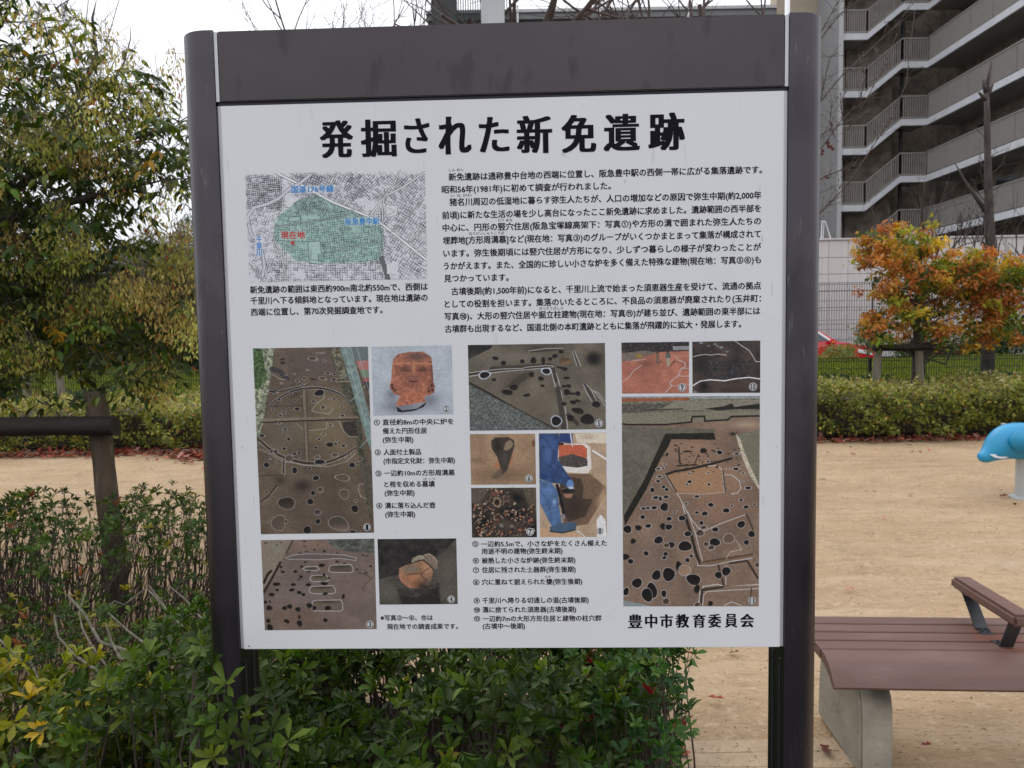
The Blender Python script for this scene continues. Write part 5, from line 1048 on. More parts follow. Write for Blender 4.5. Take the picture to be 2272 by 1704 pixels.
# ================================================================ APARTMENT BUILDING
bd = thing('apartment_building', 'grey apartment block with zigzag stair slabs and long access galleries behind the wall', 'building', (19, 40, 0)); BO_ = (19, 40, 0)
def part(name, m, b, parent=None, kind=None): return b.build(name, M[m], parent or bd, kind, off=BO_)
FL = [3.57, 6.43, 9.29, 12.15, 15.02, 17.88, 20.74]
LD = [z - 1.43 for z in FL]
XE = 21.45
def railing(x0, x1, y, zb0, zb1, h=1.18, dv=0.115):
    """balusters along the front (y fixed), following a slope"""
    o = MB(); n = max(1, int(round((x1 - x0) / dv)))
    for i in range(n + 1):
        t = i / n; x = x0 + (x1 - x0) * t; z = zb0 + (zb1 - zb0) * t
        r = 0.028 if i % 12 == 0 or i == n else 0.019
        o.box(x - r, x + r, y - 0.02, y + 0.02, z + 0.04, z + h - 0.05)
    rl = part('stair_railing', 'rail', o, kind='stuff')
    for dz in (h, 0.10):
        c = MB(); V = []
        for x, z in ((x0, zb0), (x1, zb1)):
            for yy in (y - 0.035, y + 0.035):
                for zz in (z + dz - 0.06, z + dz): V.append((x, yy, zz))
        c.add(V, [(0, 1, 3, 2), (4, 6, 7, 5), (0, 4, 5, 1), (2, 3, 7, 6), (1, 5, 7, 3), (0, 2, 6, 4)])
        part('handrail' if dz == h else 'bottom_rail', 'rail', c)
for k, z in enumerate(FL):
    zl = LD[k]
    # front stringer: landing, flight, upper landing as one white band with a grey soffit
    top = [(17.08, zl), (18.35, zl), (20.15, z), (XE, z)]
    o = MB(); th = 0.32
    for (xa, za), (xb, zb) in zip(top[:-1], top[1:]):
        o.add([(xa, 37.68, za - th), (xb, 37.68, zb - th), (xb, 37.68, zb), (xa, 37.68, za), (xa, 37.80, za - th), (xb, 37.80, zb - th), (xb, 37.80, zb), (xa, 37.80, za)],
              [(0, 1, 2, 3), (4, 7, 6, 5), (0, 4, 5, 1), (3, 2, 6, 7), (0, 3, 7, 4), (1, 5, 6, 2)])
    part('stair_fascia', 'fascia', o)
    o = MB()
    for (xa, za), (xb, zb) in zip(top[:-1], top[1:]):
        o.add([(xa, 37.803, za - th + .04), (xb, 37.803, zb - th + .04), (xb, 37.803, zb - .05), (xa, 37.803, za - .05), (xa, 39.1, za - th + .04), (xb, 39.1, zb - th + .04), (xb, 39.1, zb - .05), (xa, 39.1, za - .05)],
              [(0, 1, 2, 3), (4, 7, 6, 5), (0, 4, 5, 1), (3, 2, 6, 7), (0, 3, 7, 4), (1, 5, 6, 2)])
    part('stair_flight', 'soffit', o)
    railing(17.12, 18.35, 37.74, zl, zl); railing(18.35, 20.15, 37.74, zl, z); railing(20.15, XE, 37.74, z, z)
    if k > 0:   # access gallery running towards the viewer
        o = MB(); o.box(XE - 0.02, XE + 0.10, 24.6, 37.66, z - 0.32, z); part('gallery_fascia', 'fascia', o)
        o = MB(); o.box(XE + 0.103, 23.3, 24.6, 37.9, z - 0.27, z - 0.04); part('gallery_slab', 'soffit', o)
        for i in range(8):
            y1 = 37.62 - i * 1.62; y0 = y1 - 1.58
            o = MB(); o.box(XE + 0.035, XE + 0.05, y0, y1, z + 0.06, z + 1.16)
            pnl = part('railing_panel', 'railpanel', o)
            o = MB(); y = y0 + 0.05
            while y < y1: o.box(XE + 0.01, XE + 0.034, y - 0.012, y + 0.012, z + 0.06, z + 1.16); y += 0.115
            s_ = o.build('railing_slats', M['rail'], pnl, 'stuff', off=BO_)
        o = MB(); o.box(XE, XE + 0.07, 24.7, 37.64, z + 1.163, z + 1.22); part('handrail', 'rail', o)
# gallery back wall with doors and dark windows
o = MB(); o.box(23.3, 23.6, 24.6, 41, 0, 24); part('gallery_wall', 'beigewall', o)
for k, z in enumerate(FL[:-1]):
    for i in range(3):
        y = 36.4 - i * 4.2
        o = MB(); o.box(23.24, 23.296, y - 0.9, y, z + 0.01, z + 2.1); part('door', 'darkopening', o)
        o = MB(); o.box(23.24, 23.296, y - 2.9, y - 1.5, z + 0.8, z + 2.0); w_ = part('window', 'glass', o)
        o = MB(); o.box(23.22, 23.30, y - 2.95, y - 2.9, z + 0.75, z + 2.05); o.box(23.22, 23.30, y - 1.5, y - 1.45, z + 0.75, z + 2.05); o.box(23.225, 23.295, y - 2.9, y - 1.5, z + 2.0, z + 2.05); o.build('window_frame', M['rail'], w_, off=BO_)
o = MB(); o.box(17.1, 23.29, 39.9, 40.3, 0, 24); part('stairwell_wall', 'beigewall', o)
o = MB(); o.box(17.32, 17.9, 39.2, 39.88, 0, 24); part('stairwell_pier', 'tan', o)
o = MB(); o.box(17.95, 20.4, 39.12, 39.3, 0, 24); part('flight_wall', 'beigewall', o)
for x in (20.62,):
    o = MB(); o.tube([(x, 38.6, 0), (x, 38.6, 24)], 0.09, 10); part('drain_pipe', 'darkopening', o)
for k in range(9):
    z0 = 0.3 + k * 2.86
    o = MB(); o.box(16.92, 17.05, 37.70, 40.38, z0 + 0.015, z0 + 2.845); part('tower_wall_panel', 'greywall', o)
o = MB(); o.box(16.95, 17.04, 37.72, 40.36, 0, 26); part('tower_wall_core', 'soffit', o)
o = MB(); o.box(16.90, 17.07, 37.55, 37.698, 0, 26); part('corner_post', 'palepost', o)
o = MB(); o.box(14.72, 17.09, 40.40, 41.4, 0, 26); part('lift_tower', 'tan', o)
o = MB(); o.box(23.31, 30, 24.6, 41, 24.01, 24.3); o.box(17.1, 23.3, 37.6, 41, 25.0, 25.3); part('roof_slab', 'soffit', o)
wg = thing('building_wing', 'low grey roofed wing showing just above the header of the notice board', 'building', (5, 41, 0)); WO = (5, 41, 0)
def wpart(name, m, b, kind=None): return b.build(name, M[m], wg, kind, off=WO)
o = MB(); o.box(-4.1, 14.71, 40.8, 48, 0, 18.6); wpart('wall', 'soffit', o)
o = MB(); o.box(-4.3, 14.712, 40.5, 48, 18.63, 18.95); wpart('eaves_band', 'roof', o)
o = MB(); o.box(-4.35, 14.714, 40.4, 48, 18.953, 19.12); wpart('parapet_cap', 'palepost', o)
for x in (0.65, 5.1, 9.9):
    o = MB(); o.box(x - 0.05, x + 0.05, 40.3, 40.38, 17.4, 19.3); wpart('down_pipe', 'whitepaint', o)
for k in range(6):
    for i in range(6):
        o = MB(); o.box(-2.6 + i * 3, -1.0 + i * 3, 40.74, 40.797, 1.6 + k * 2.86, 3.2 + k * 2.86); w_ = wpart('window', 'glass', o)
lv = MB()
for i in range(22): lv.box(-2.55 + i * 0.13, -2.50 + i * 0.13, 39.9, 40.0, 17.8, 21.2)
lo = wpart('louvre_screen', 'wire', lv, 'stuff')
for bx in ((-4.0, -2.6, 18.2, 19.7), (-2.6, 0.3, 21.15, 21.25), (-2.6, 0.3, 19.6, 19.7)):
    lv = MB(); lv.box(bx[0], bx[1], 40.05, 40.12, bx[2], bx[3]); wpart('screen_frame', 'wire', lv)
# far grey roof behind the left tree
fr = thing('distant_house', 'distant building with a low grey hipped roof seen through the left tree', 'house', (-28, 62, 0))
o = MB(); o.box(-38, -24, 60, 70, 0, 8.9); o.build('wall', M['greywall'], fr, off=(-28, 62, 0))
o = MB(); o.add([(-38.6, 59.4, 8.95), (-23.4, 59.4, 8.95), (-23.4, 70.6, 8.95), (-38.6, 70.6, 8.95), (-33.5, 64.5, 10.35), (-27.5, 64.5, 10.35)], [(0, 1, 5, 4), (1, 2, 5), (2, 3, 4, 5), (3, 0, 4), (3, 2, 1, 0)]); o.build('roof', M['roof'], fr, off=(-28, 62, 0))

# poles
pl = thing('steel_pole', 'thick pale grey steel pole rising behind the middle of the header', 'pole', (0, 7.6, 0))
c0 = at(1100, 30, 7.6); o = MB(); o.prism([(c0[0] - .03 + .128 * math.cos(a), 7.6 + .128 * math.sin(a)) for a in [math.pi / 8 + i * math.pi / 4 for i in range(8)]], 'z', -0.02, 7.5); o.build('shaft', M['metalgrey'], pl, off=(0, 7.6, 0))
o = MB(); o.box(c0[0] - .2, c0[0] + .14, 7.43, 7.77, -0.02, 0.02); o.build('base_plate', M['metalgrey'], pl, off=(0, 7.6, 0))
o = MB(); o.tube([(c0[0] - .03, 7.6, 7.5), (c0[0] - .03, 7.6, 7.6)], 0.14, 12); o.build('cap', M['metalgrey'], pl, off=(0, 7.6, 0))
c1 = at(1747, 15, 15); pl2 = thing('slim_white_pole', 'slim white pole rising behind the right corner of the header', 'pole', (c1[0], 15, 0))
o = MB(); o.tube([(c1[0], 15, 0), (c1[0], 15, 9.5)], 0.048, 10); o.build('shaft', M['whitepaint'], pl2, off=(c1[0], 15, 0), smooth=True)
o = MB(); o.tube([(c1[0], 15, 9.5), (c1[0] + .1, 15, 9.9), (c1[0] + .5, 15, 10.05)], 0.04, 8); o.build('arm', M['whitepaint'], pl2, off=(c1[0], 15, 0), smooth=True)
# white A frame ladder on the wall top
lf = at(1830, 500, 24.3); ld = thing('white_step_frame', 'small white metal frame standing on the wall beside the right post', 'frame', (lf[0], 24.2, 4.46))
o = MB(); w0 = at(1822, 527, 24.2)[0]
for xa, xb in ((w0, w0 + .02), (w0 + .32, w0 + .13)): o.tube([(xa, 24.2, 4.46), (xb, 24.2, 5.05)], 0.014, 6)
o.tube([(w0 + .02, 24.2, 5.05), (w0 + .13, 24.2, 5.05)], 0.014, 6); o.tube([(w0 + .06, 24.2, 4.46), (w0 + .09, 24.2, 5.05)], 0.010, 6); o.build('tube_frame', M['whitepaint'], ld, off=(lf[0], 24.2, 4.46))

# ================================================================ RED CAR
def make_car():
    X0, Y0, Z0 = 10.02, 19.6, 0.13      # nose at X0, heading +x
    c = thing('red_car', 'bright red hatchback passing behind the low fence, its bonnet beside the right post', 'car', (8.0, Y0 + .85, Z0)); off = (8.0, Y0 + .85, Z0)
    prof = [(-4.15, .30), (-4.2, .55), (-4.12, .95), (-3.95, 1.02), (-3.7, 1.38), (-3.2, 1.50), (-2.3, 1.52), (-1.75, 1.40), (-1.15, 1.02), (-.9, .97), (-.45, .90), (-.12, .76), (0, .58), (-.02, .35), (-.12, .22),
            (-.55, .20), (-.56, .34), (-.66, .50), (-.82, .56), (-1.0, .50), (-1.10, .34), (-1.11, .20), (-3.05, .20), (-3.06, .34), (-3.16, .50), (-3.32, .56), (-3.5, .50), (-3.60, .34), (-3.61, .20), (-4.0, .22)]
    n = len(prof); rows = []
    for t, ins in ((0, .06), (.06, 0), (.5, -0.0), (.94, 0), (1.0, .06)):
        rows.append([(X0 + x * 1.0 - (0.05 if ins and x > -.3 else 0), Y0 + t * 1.7 + (0.14 * max(0, (z - .95)) / .5 * (1 if t < .5 else -1) if t != .5 else 0), Z0 + z - (0.015 if ins else 0)) for x, z in prof])
    V = [p for r_ in rows for p in r_]; F = [(i * n + j, (i + 1) * n + j, (i + 1) * n + (j + 1) % n, i * n + (j + 1) % n) for i in range(4) for j in range(n)]
    F += [tuple(range(n)), tuple(range(4 * n, 5 * n))[::-1]]
    o = MB(); o.add(V, F); o.build('body', M['carred'], c, off=off)
    def side(pts, name, m, y, th=.012):
        o = MB(); P = [(X0 + x, y + 0.14 * max(0, z - .95) / .5, Z0 + z) for x, z in pts]; k = len(P)
        V = P + [(a, b - th, c_) for a, b, c_ in P]; o.add(V, [tuple(range(k)), tuple(range(k, 2 * k))[::-1]] + [(i, (i + 1) % k, k + (i + 1) % k, k + i) for i in range(k)]); return o.build(name, M[m], c, off=off)
    side([(-1.35, 1.03), (-1.85, 1.36), (-2.3, 1.44), (-2.38, 1.44), (-2.38, 1.02)], 'side_window', 'glass', Y0 + .002)
    side([(-2.46, 1.02), (-2.46, 1.44), (-3.1, 1.43), (-3.5, 1.32), (-3.72, 1.04)], 'side_window', 'glass', Y0 + .002)
    side([(-1.28, 1.02), (-1.78, 1.385), (-1.84, 1.36), (-1.36, 1.02)], 'window_trim', 'whitepaint', Y0 - .001, .01)
    side([(-.25, .72), (-.62, .80), (-.60, .70), (-.2, .62)], 'headlight', 'lamp', Y0 + .005, .02)
    side([(-1.9, .93), (-2.08, .93), (-2.08, .90), (-1.9, .90)], 'door_handle', 'carred', Y0 - .002, .02)
    o = MB(); o.box(X0 - 1.42, X0 - 1.27, Y0 - .17, Y0 - .02, Z0 + .93, Z0 + 1.06, bev=.03); mr_ = o.build('wing_mirror', M['carred'], c, off=off)
    o = MB(); o.box(X0 - 1.40, X0 - 1.31, Y0 - .175, Y0 - .168, Z0 + .98, Z0 + 1.02); o.build('indicator', M['orangelamp'], mr_, off=off)
    for x in (-.83, -3.33):
        for yy in (Y0 + .02, Y0 + 1.5):
            o = MB(); o.tube([(X0 + x, yy, Z0 + .31), (X0 + x, yy + .2, Z0 + .31)], .31, 20); w_ = o.build('wheel', M['tyre'], c, off=off)
            o = MB(); o.tube([(X0 + x, yy - .01, Z0 + .31), (X0 + x, yy - .001, Z0 + .31)], .19, 16); o.build('rim', M['rim'], w_, off=off)
make_car()

# ================================================================ BENCH
bn = thing('park_bench', 'park bench with brown planks, arm rest and concrete foot beside the right post', 'bench', (0.985, 2.266, 0), R(-3.9))
SZ = 0.42; PL = 1.5
lip = [(0.003, 0), (-0.028, -0.003), (-0.060, -0.016), (-0.085, -0.036), (-0.105, -0.060), (-0.112, -0.070), (-0.104, -0.080), (-0.085, -0.070), (-0.060, -0.050), (-0.03, -0.038), (0.003, -0.034)]
def plank(name, pts, x0, x1):
    o = MB(); V = []; n = len(pts)
    bm = bmesh.new()
    va = [bm.verts.new((x0, y, z)) for y, z in pts]; vb = [bm.verts.new((x1, y, z)) for y, z in pts]
    bm.faces.new(va); bm.faces.new(vb[::-1])
    for i in range(n): bm.faces.new((va[i], vb[i], vb[(i + 1) % n], va[(i + 1) % n]))
    bmesh.ops.recalc_face_normals(bm, faces=bm.faces[:])
    bm.verts.index_update(); o.add([v.co for v in bm.verts], [[v.index for v in f.verts] for f in bm.faces]); bm.free()
    p_ = o.build(name, M['plank'], bn, smooth=True)
    try: p_.data.set_sharp_from_angle(angle=R(35))
    except Exception: pass
    return p_
front = plank('front_plank', [(y, SZ + z) for y, z in lip], 0.0, PL)
for k in range(4):
    y0 = 0.012 + k * 0.0700; e = 0.003
    pts = [(y0 + e, SZ), (y0, SZ - e), (y0, SZ - .034), (y0 + .060, SZ - .034), (y0 + .060, SZ - e), (y0 + .060 - e, SZ)]
    plank('plank', pts, -0.001 * k, PL)
for ya in (0.02, 0.20):
    o = MB(); o.box(0.12, PL - .12, ya, ya + .03, SZ - .06, SZ - .0345); o.build('seat_frame', M['bracket'], bn)
for x0 in (0.125, PL - 0.24):
    zt = SZ - 0.062
    pts = [(.385, 0.0), (.376, .15), (.35, zt), (.13, zt), (.105, zt - .03), (.07, zt - .05), (.035, zt - .072), (.014, zt - .10), (.004, zt - .135), (.0, zt - .18), (-.004, 0.0)]
    bm = bmesh.new(); va = [bm.verts.new((x0, y, z)) for y, z in pts]; vb = [bm.verts.new((x0 + .105, y, z)) for y, z in pts]; n = len(pts)
    bm.faces.new(va); bm.faces.new(vb[::-1])
    for i in range(n): bm.faces.new((va[i], vb[i], vb[(i + 1) % n], va[(i + 1) % n]))
    bmesh.ops.recalc_face_normals(bm, faces=bm.faces[:]); bmesh.ops.bevel(bm, geom=bm.edges[:], offset=.008, segments=3, affect='EDGES', clamp_overlap=True)
    bm.verts.index_update(); o = MB(); o.add([v.co for v in bm.verts], [[v.index for v in f.verts] for f in bm.faces]); bm.free()
    lg = o.build('concrete_leg', M['concrete'], bn, smooth=True)
    try: lg.data.set_sharp_from_angle(angle=R(40))
    except Exception: pass
spots(M['plank'], [(0.60, 0.17, .42, .10, .07, .5), (0.62, 0.10, .42, .13, .06, .85), (0.655, 0.015, .42, .13, .05, .85), (0.70, -0.05, .41, .14, .05, .6)], (0.17, 0.048, 0.018))
spots(M['concrete'], [(0.20, 0.03, .31, .10, .06, .85), (0.13, 0.20, .34, .02, .14, .5)], (0.045, 0.04, 0.033))
# arm rest: points found on the bench then brought into its own frame
def bench_local(P):
    a = R(3.9); x, y = P[0] - 0.985, P[1] - 2.266
    return np.array([x * math.cos(a) - y * math.sin(a), x * math.sin(a) + y * math.cos(a), P[2]])
fb = bench_local(atz(2176, 1396, SZ)); ff = bench_local(atz(2232, 1434, SZ))
AX = (fb[0] + ff[0]) / 2
AX_W = atx(2150, 1292, 0.985 + AX)
arm = thing  # keep name free
zt_ = 0.56
o = MB()
ya, yb = 0.315, -0.055
o.box(AX - .035, AX + .035, yb, ya, zt_ - .040, zt_, bev=.010)
ar_ = o.build('arm_rest', M['plank'], bn, smooth=True)
try: ar_.data.set_sharp_from_angle(angle=R(60))
except Exception: pass
for yf, yt, s in ((fb[1] + .0, ya - .045, 1), (ff[1], yb + .05, -1)):
    o = MB(); w = .021
    def strip(p, q, th):
        d = np.array(q) - np.array(p); nrm = np.array([-d[1], d[0]]); nrm = nrm / np.linalg.norm(nrm) * th
        V = []
        for x in (AX - w, AX + w):
            for (y, z) in (p, q, (q[0] + nrm[0], q[1] + nrm[1]), (p[0] + nrm[0], p[1] + nrm[1])): V.append((x, y, z))
        o.add(V, [(0, 1, 2, 3), (7, 6, 5, 4), (0, 4, 5, 1), (1, 5, 6, 2), (2, 6, 7, 3), (3, 7, 4, 0)])
    strip((yf, SZ + .0015), (yt, zt_ - .037), .005)
    strip((yf + s * .002, SZ + .001), (yf - s * .045, SZ + .001), .005 * (1 if s < 0 else -1) * -1)
    strip((yt, zt_ - .0415), (yt - s * .04, zt_ - .0415), .004)
    br_ = o.build('arm_bracket', M['bracket'], bn)
    for dx in (-.010, .010):
        b2 = MB(); b2.tube([(AX + dx, yf - s * .024, SZ + .004), (AX + dx, yf - s * .024, SZ + .010)], .0042, 8); b2.build('bolt', M['bolt'], br_)
# ================================================================ DOLPHIN RIDE
dl = thing('dolphin_ride', 'blue plastic dolphin ride on a pale post at the right edge of the sand', 'playground ride', (4.75, 6.03, 0)); DO_ = (4.75, 6.03, 0)
bodyp = [(3.925, .362, .028, .030), (3.955, .355, .048, .048), (3.985, .372, .066, .075), (4.01, .405, .085, .108), (4.05, .440, .104, .138), (4.11, .466, .122, .156), (4.18, .478, .130, .165), (4.28, .480, .135, .170), (4.42, .455, .145, .175), (4.60, .43, .145, .165), (4.80, .43, .13, .145), (5.0, .47, .10, .11), (5.17, .54, .07, .08), (5.30, .63, .045, .05), (5.36, .69, .03, .03)]
n = 24; V = []
for i, (x, z, ry, rz) in enumerate(bodyp):
    for k in range(n):
        a = 2 * math.pi * k / n; V.append((x, 6.03 + ry * math.cos(a), z + rz * math.sin(a) * (1.0 if math.sin(a) > 0 else .85)))
F = [(i * n + k, (i + 1) * n + k, (i + 1) * n + (k + 1) % n, i * n + (k + 1) % n) for i in range(len(bodyp) - 1) for k in range(n)] + [tuple(range(n)), tuple(range((len(bodyp) - 1) * n, len(bodyp) * n))[::-1]]
o = MB(); o.add(V, F); bo = o.build('body', M['dolphin'], dl, off=DO_, smooth=True); md = bo.modifiers.new('s', 'SUBSURF'); md.levels = 1; md.render_levels = 2
def flat(name, pts, y0, y1, m='dolphin', bev=.008):
    bm = bmesh.new(); va = [bm.verts.new((x, y0, z)) for x, z in pts]; vb = [bm.verts.new((x, y1, z)) for x, z in pts]; k = len(pts)
    bm.faces.new(va); bm.faces.new(vb[::-1])
    for i in range(k): bm.faces.new((va[i], vb[i], vb[(i + 1) % k], va[(i + 1) % k]))
    bmesh.ops.recalc_face_normals(bm, faces=bm.faces[:]); bmesh.ops.bevel(bm, geom=[e for e in bm.edges if abs(e.verts[0].co.y - e.verts[1].co.y) < 1e-6], offset=bev, segments=3, affect='EDGES')
    bm.verts.index_update(); o = MB(); o.add([v.co for v in bm.verts], [[v.index for v in f.verts] for f in bm.faces]); bm.free(); return o.build(name, M[m], dl, off=DO_, smooth=True)
ec = at(2290, 978, 5.86); ell = [(ec[0] + .165 * math.cos(a), ec[2] + .105 * math.sin(a)) for a in np.linspace(0, 2 * math.pi, 30, endpoint=False)]
flat('side_fin', ell, 5.865, 5.90)
flat('dorsal_fin', [(4.55, .55), (4.60, .66), (4.70, .74), (4.80, .76), (4.76, .66), (4.80, .54)], 6.0, 6.06)
for s in (-1, 1):
    flat('tail_fluke', [(5.28, .62), (5.34, .74), (5.42, .80), (5.52, .82), (5.46, .72), (5.38, .64)], 6.03 + s * .04 - .02, 6.03 + s * .04 + .02)
mo = [at(2203, 1010, 5.93), at(2215, 1007.5, 5.93), at(2230, 1010, 5.93), at(2242, 1016, 5.93), at(2225, 1018, 5.93), at(2210, 1015, 5.93)]
mb_ = MB(); VV = [(p_[0] - .004, 5.945, p_[2] - .002) for p_ in mo] + [(p_[0] - .004, 5.975, p_[2]) for p_ in mo]; k = 6
mb_.add(VV, [tuple(range(k)), tuple(range(k, 2 * k))[::-1]] + [(i, (i + 1) % k, k + (i + 1) % k, k + i) for i in range(k)]); mb_.build('mouth', M['whitepaint'], dl, off=DO_)
for s in (-1, 1):
    o = MB(); o.tube([(4.14, 6.03 + s * .105, .50), (4.14, 6.03 + s * .118, .50)], .014, 10); 
o = MB(); o.tube([(4.36, 6.03, 0), (4.36, 6.03, .34)], .098, 20); pst = o.build('post', M['metalgrey'], dl, off=DO_, smooth=False)
o = MB(); o.box(4.27, 4.31, 5.928, 5.932, .22, .27); o.build('sticker', M['sticker'], pst, off=DO_)
o = MB(); o.tube([(4.28, 5.80, .60), (4.28, 6.26, .60)], .015, 10); o.build('handle_bar', M['rail'], dl, off=DO_)
o = MB(); o.tube([(4.36, 6.03, -.01), (4.36, 6.03, .012)], .14, 20); o.build('base_plate', M['metalgrey'], dl, off=DO_)

# ================================================================ TIMBER SUPPORTS
def round_timber(p0, p1, r, m, name, root, off, seed=1, n=10):
    g = np.random.default_rng(seed); pts = [np.array(p0) + (np.array(p1) - np.array(p0)) * t + g.normal(0, .0015, 3) for t in np.linspace(0, 1, n)]
    rr = [r * (1 + g.normal(0, .015)) for _ in pts]; rr[0] = r; o = MB(); o.tube([pts[0]] + pts + [pts[-1]], [r * .9] + rr + [r * .9], 16); q = o.build(name, M[m], root, off=off, smooth=True)
    try: q.data.set_sharp_from_angle(angle=R(50))
    except Exception: pass
    return q
sp = at(249, 1340, 3.75); tp = at(203, 885, 3.9)
st = thing('timber_tree_support', 'near timber tree support, a weathered round post with a dark cross rail at the left', 'tree support', (sp[0], 3.8, 0)); so = (sp[0], 3.8, 0)
base = np.array([sp[0] + .012, 3.80, 0]); top = np.array([at(205, 872, 3.9)[0], 3.93, at(205, 872, 3.9)[2]])
round_timber(base, top, .056, 'stake', 'post', st, so, 3)
r1 = at(257, 945, 3.83); r0 = at(-700, 945, 3.83)
round_timber((r1[0], 3.83, r1[2]), (r0[0], 3.83, r0[2] - .015), .052, 'darkwood', 'cross_rail', st, so, 5, 14)
b2 = at(-620, 1340, 3.8); round_timber((b2[0] + .05, 3.8, 0), (b2[0] - .02, 3.93, 1.18), .054, 'stake', 'post', st, so, 6)
def far_support(px0, px1, ytop, Y, label, dark=False, posts=((0, 0), (1, 0)), grp=None):
    a = at(px0, ytop, Y); b = at(px1, ytop, Y); rt = thing('timber_tree_support', label, 'tree support', ((a[0] + b[0]) / 2, Y, 0), group=grp); of = ((a[0] + b[0]) / 2, Y, 0)
    z = (a[2] + b[2]) / 2
    round_timber((a[0] - .08, Y, 0), (a[0], Y, z), .055, 'stakelight', 'post', rt, of, 7, 4); round_timber((b[0] + .08, Y, 0), (b[0], Y, z), .055, 'stakelight', 'post', rt, of, 8, 4)
    round_timber((a[0] - .12, Y - .07, z - .03), (b[0] + .14, Y - .07, z - .03), .05, 'darkwood', 'cross_rail', rt, of, 9, 4)
    return rt
far_support(1950, 2038, 766, 10.75, 'timber tree support round the foot of the orange leaved tree')
far_support(60, 128, 800, 11.3, 'pale timber tree support beyond the hedge under the left tree')
# ================================================================ TREES
def branching(b, p, d, length, r, depth, g, tips=None, up=0.25, spread=0.55, n=5, minr=0.002, sides=6, ratio=0.68, kids=(2, 3)):
    pts = [np.array(p, float)]; d = unit(np.array(d, float)); rad = [r]
    for i in range(n):
        d = unit(d + g.normal(0, 0.10, 3) + np.array([0, 0, up * 0.12])); pts.append(pts[-1] + d * length / n); rad.append(r * (1 - (i + 1) / n * (0.45 if depth > 0 else 0.75)))
    b.tube(pts, [max(x, minr) for x in rad], sides if r > 0.02 else 5 if r > 0.008 else 4, caps=False)
    if tips is not None: tips.append((pts[-1], d, depth))
    if depth <= 0: return
    for k in range(int(g.integers(kids[0], kids[1] + 1))):
        t = int(g.integers(max(1, n // 2), n + 1)); nd = unit(d + g.normal(0, spread, 3) + np.array([0, 0, up]))
        branching(b, pts[t], nd, length * ratio * g.uniform(0.8, 1.15), rad[t] * 0.72, depth - 1, g, tips, up, spread, n, minr, sides, ratio, kids)

# ---- big seed hung tree at the left
g = np.random.default_rng(61)
TR = (-3.35, 4.45, 0)
lt = thing('seed_hung_ash_tree', 'big leafy tree hung with pale clusters of winged seeds filling the upper left', 'tree', TR)
wb = MB()
wb.tube([(-3.35, 4.45, -.02), (-3.33, 4.46, .9), (-3.3, 4.5, 1.7), (-3.45, 4.6, 2.6), (-3.8, 4.7, 3.6)], [.10, .085, .07, .045, .02], 12)
def px_limb(pp, r0, r1, o=wb):
    P = [at(x, y, Y) for x, y, Y in pp]; o.tube(P, np.linspace(r0, r1, len(P)), 8)
P0 = np.array([-3.28, 4.5, 1.75])
wb.tube([P0, at(-60, 520, 4.4), at(50, 475, 4.3), at(110, 458, 4.25), at(190, 440, 4.2), at(250, 425, 4.2), at(300, 415, 4.2), at(335, 400, 4.2)], [.05, .040, .030, .024, .019, .015, .010, .006], 8)
px_limb([(285, 423, 4.2), (340, 430, 4.25), (380, 445, 4.3)], .008, .003); px_limb([(145, 450, 4.22), (142, 428, 4.2), (70, 400, 4.1), (0, 370, 4.1)], .012, .006)
px_limb([(300, 414, 4.2), (370, 398, 4.1), (425, 396, 4.0)], .007, .003); px_limb([(-120, 560, 4.6), (60, 400, 4.8), (150, 250, 4.9), (215, 130, 5.0), (205, 40, 5.0), (214, 0, 5.0)], .034, .0015)
px_limb([(180, 262, 4.9), (160, 200, 4.9), (130, 150, 4.9), (100, 60, 4.9), (90, 20, 4.9)], .014, .0015); px_limb([(150, 250, 4.9), (230, 210, 4.8), (275, 140, 4.8), (290, 85, 4.8), (288, 50, 4.8)], .010, .001)
px_limb([(60, 400, 4.8), (200, 330, 4.7), (330, 300, 4.6), (410, 280, 4.6)], .018, .004); px_limb([(-100, 620, 4.4), (60, 640, 4.3), (200, 600, 4.2), (330, 590, 4.2), (420, 600, 4.2)], .03, .004)
px_limb([(-100, 700, 4.6), (100, 720, 4.5), (260, 700, 4.4), (380, 720, 4.4)], .025, .004); px_limb([(215, 130, 5.0), (190, 60, 5.0), (200, -40, 5.0)], .006, .0015)
for k_ in range(120):
    x_ = g.uniform(-20, 420); y_ = g.uniform(10, 520)
    if x_ > 150 + y_ * .9: continue
    p_ = at(x_, y_, g.uniform(4.2, 4.9)); branching(wb, p_, (g.normal(.2, .5), g.normal(0, .3), g.uniform(.1, .8)), g.uniform(.15, .32), .0038, 1, g, None, .15, .5, 4, .0012, 4, .7, (1, 3)); px_limb([(0, 60, 4.6), (60, -60, 4.7)], .012, .005)
wb.build('trunk', M['bark'], lt, off=TR, smooth=True)
# leaf sprays: a fan of drooping leaflets on a stalk
def inside(x, y):
    """outline of the crown as it stands against the sky, measured on its own plane"""
    if y < 0: lim = 110 - y * .1
    elif y < 150: lim = 150 + y * 1.1
    elif y < 260: lim = 330 + (y - 150) * 0.75
    elif y < 400: lim = 440
    elif y < 470: lim = 300 + (470 - y) * 1.4
    elif y < 560: lim = 270 + (y - 470) * 1.7
    elif y < 780: lim = 470
    else: lim = 470 - (y - 780) * 1.2
    return x < lim
def dens(x, y):
    if y < 60: return 0.10 if x > 60 else 0.25
    if y < 140: return 0.22
    if y < 220: return 0.4
    if y < 300: return 0.75 if x < 300 else 0.5
    if y < 400: return 0.82
    if y < 530: return 0.85 if x < 230 else 0.26
    if y < 780: return 1.0
    if y < 880: return 0.45 if x < 110 or 230 < x < 400 else 0.10
    return 0
P, D, Nn, Ln, Wd, C = [], [], [], [], [], []
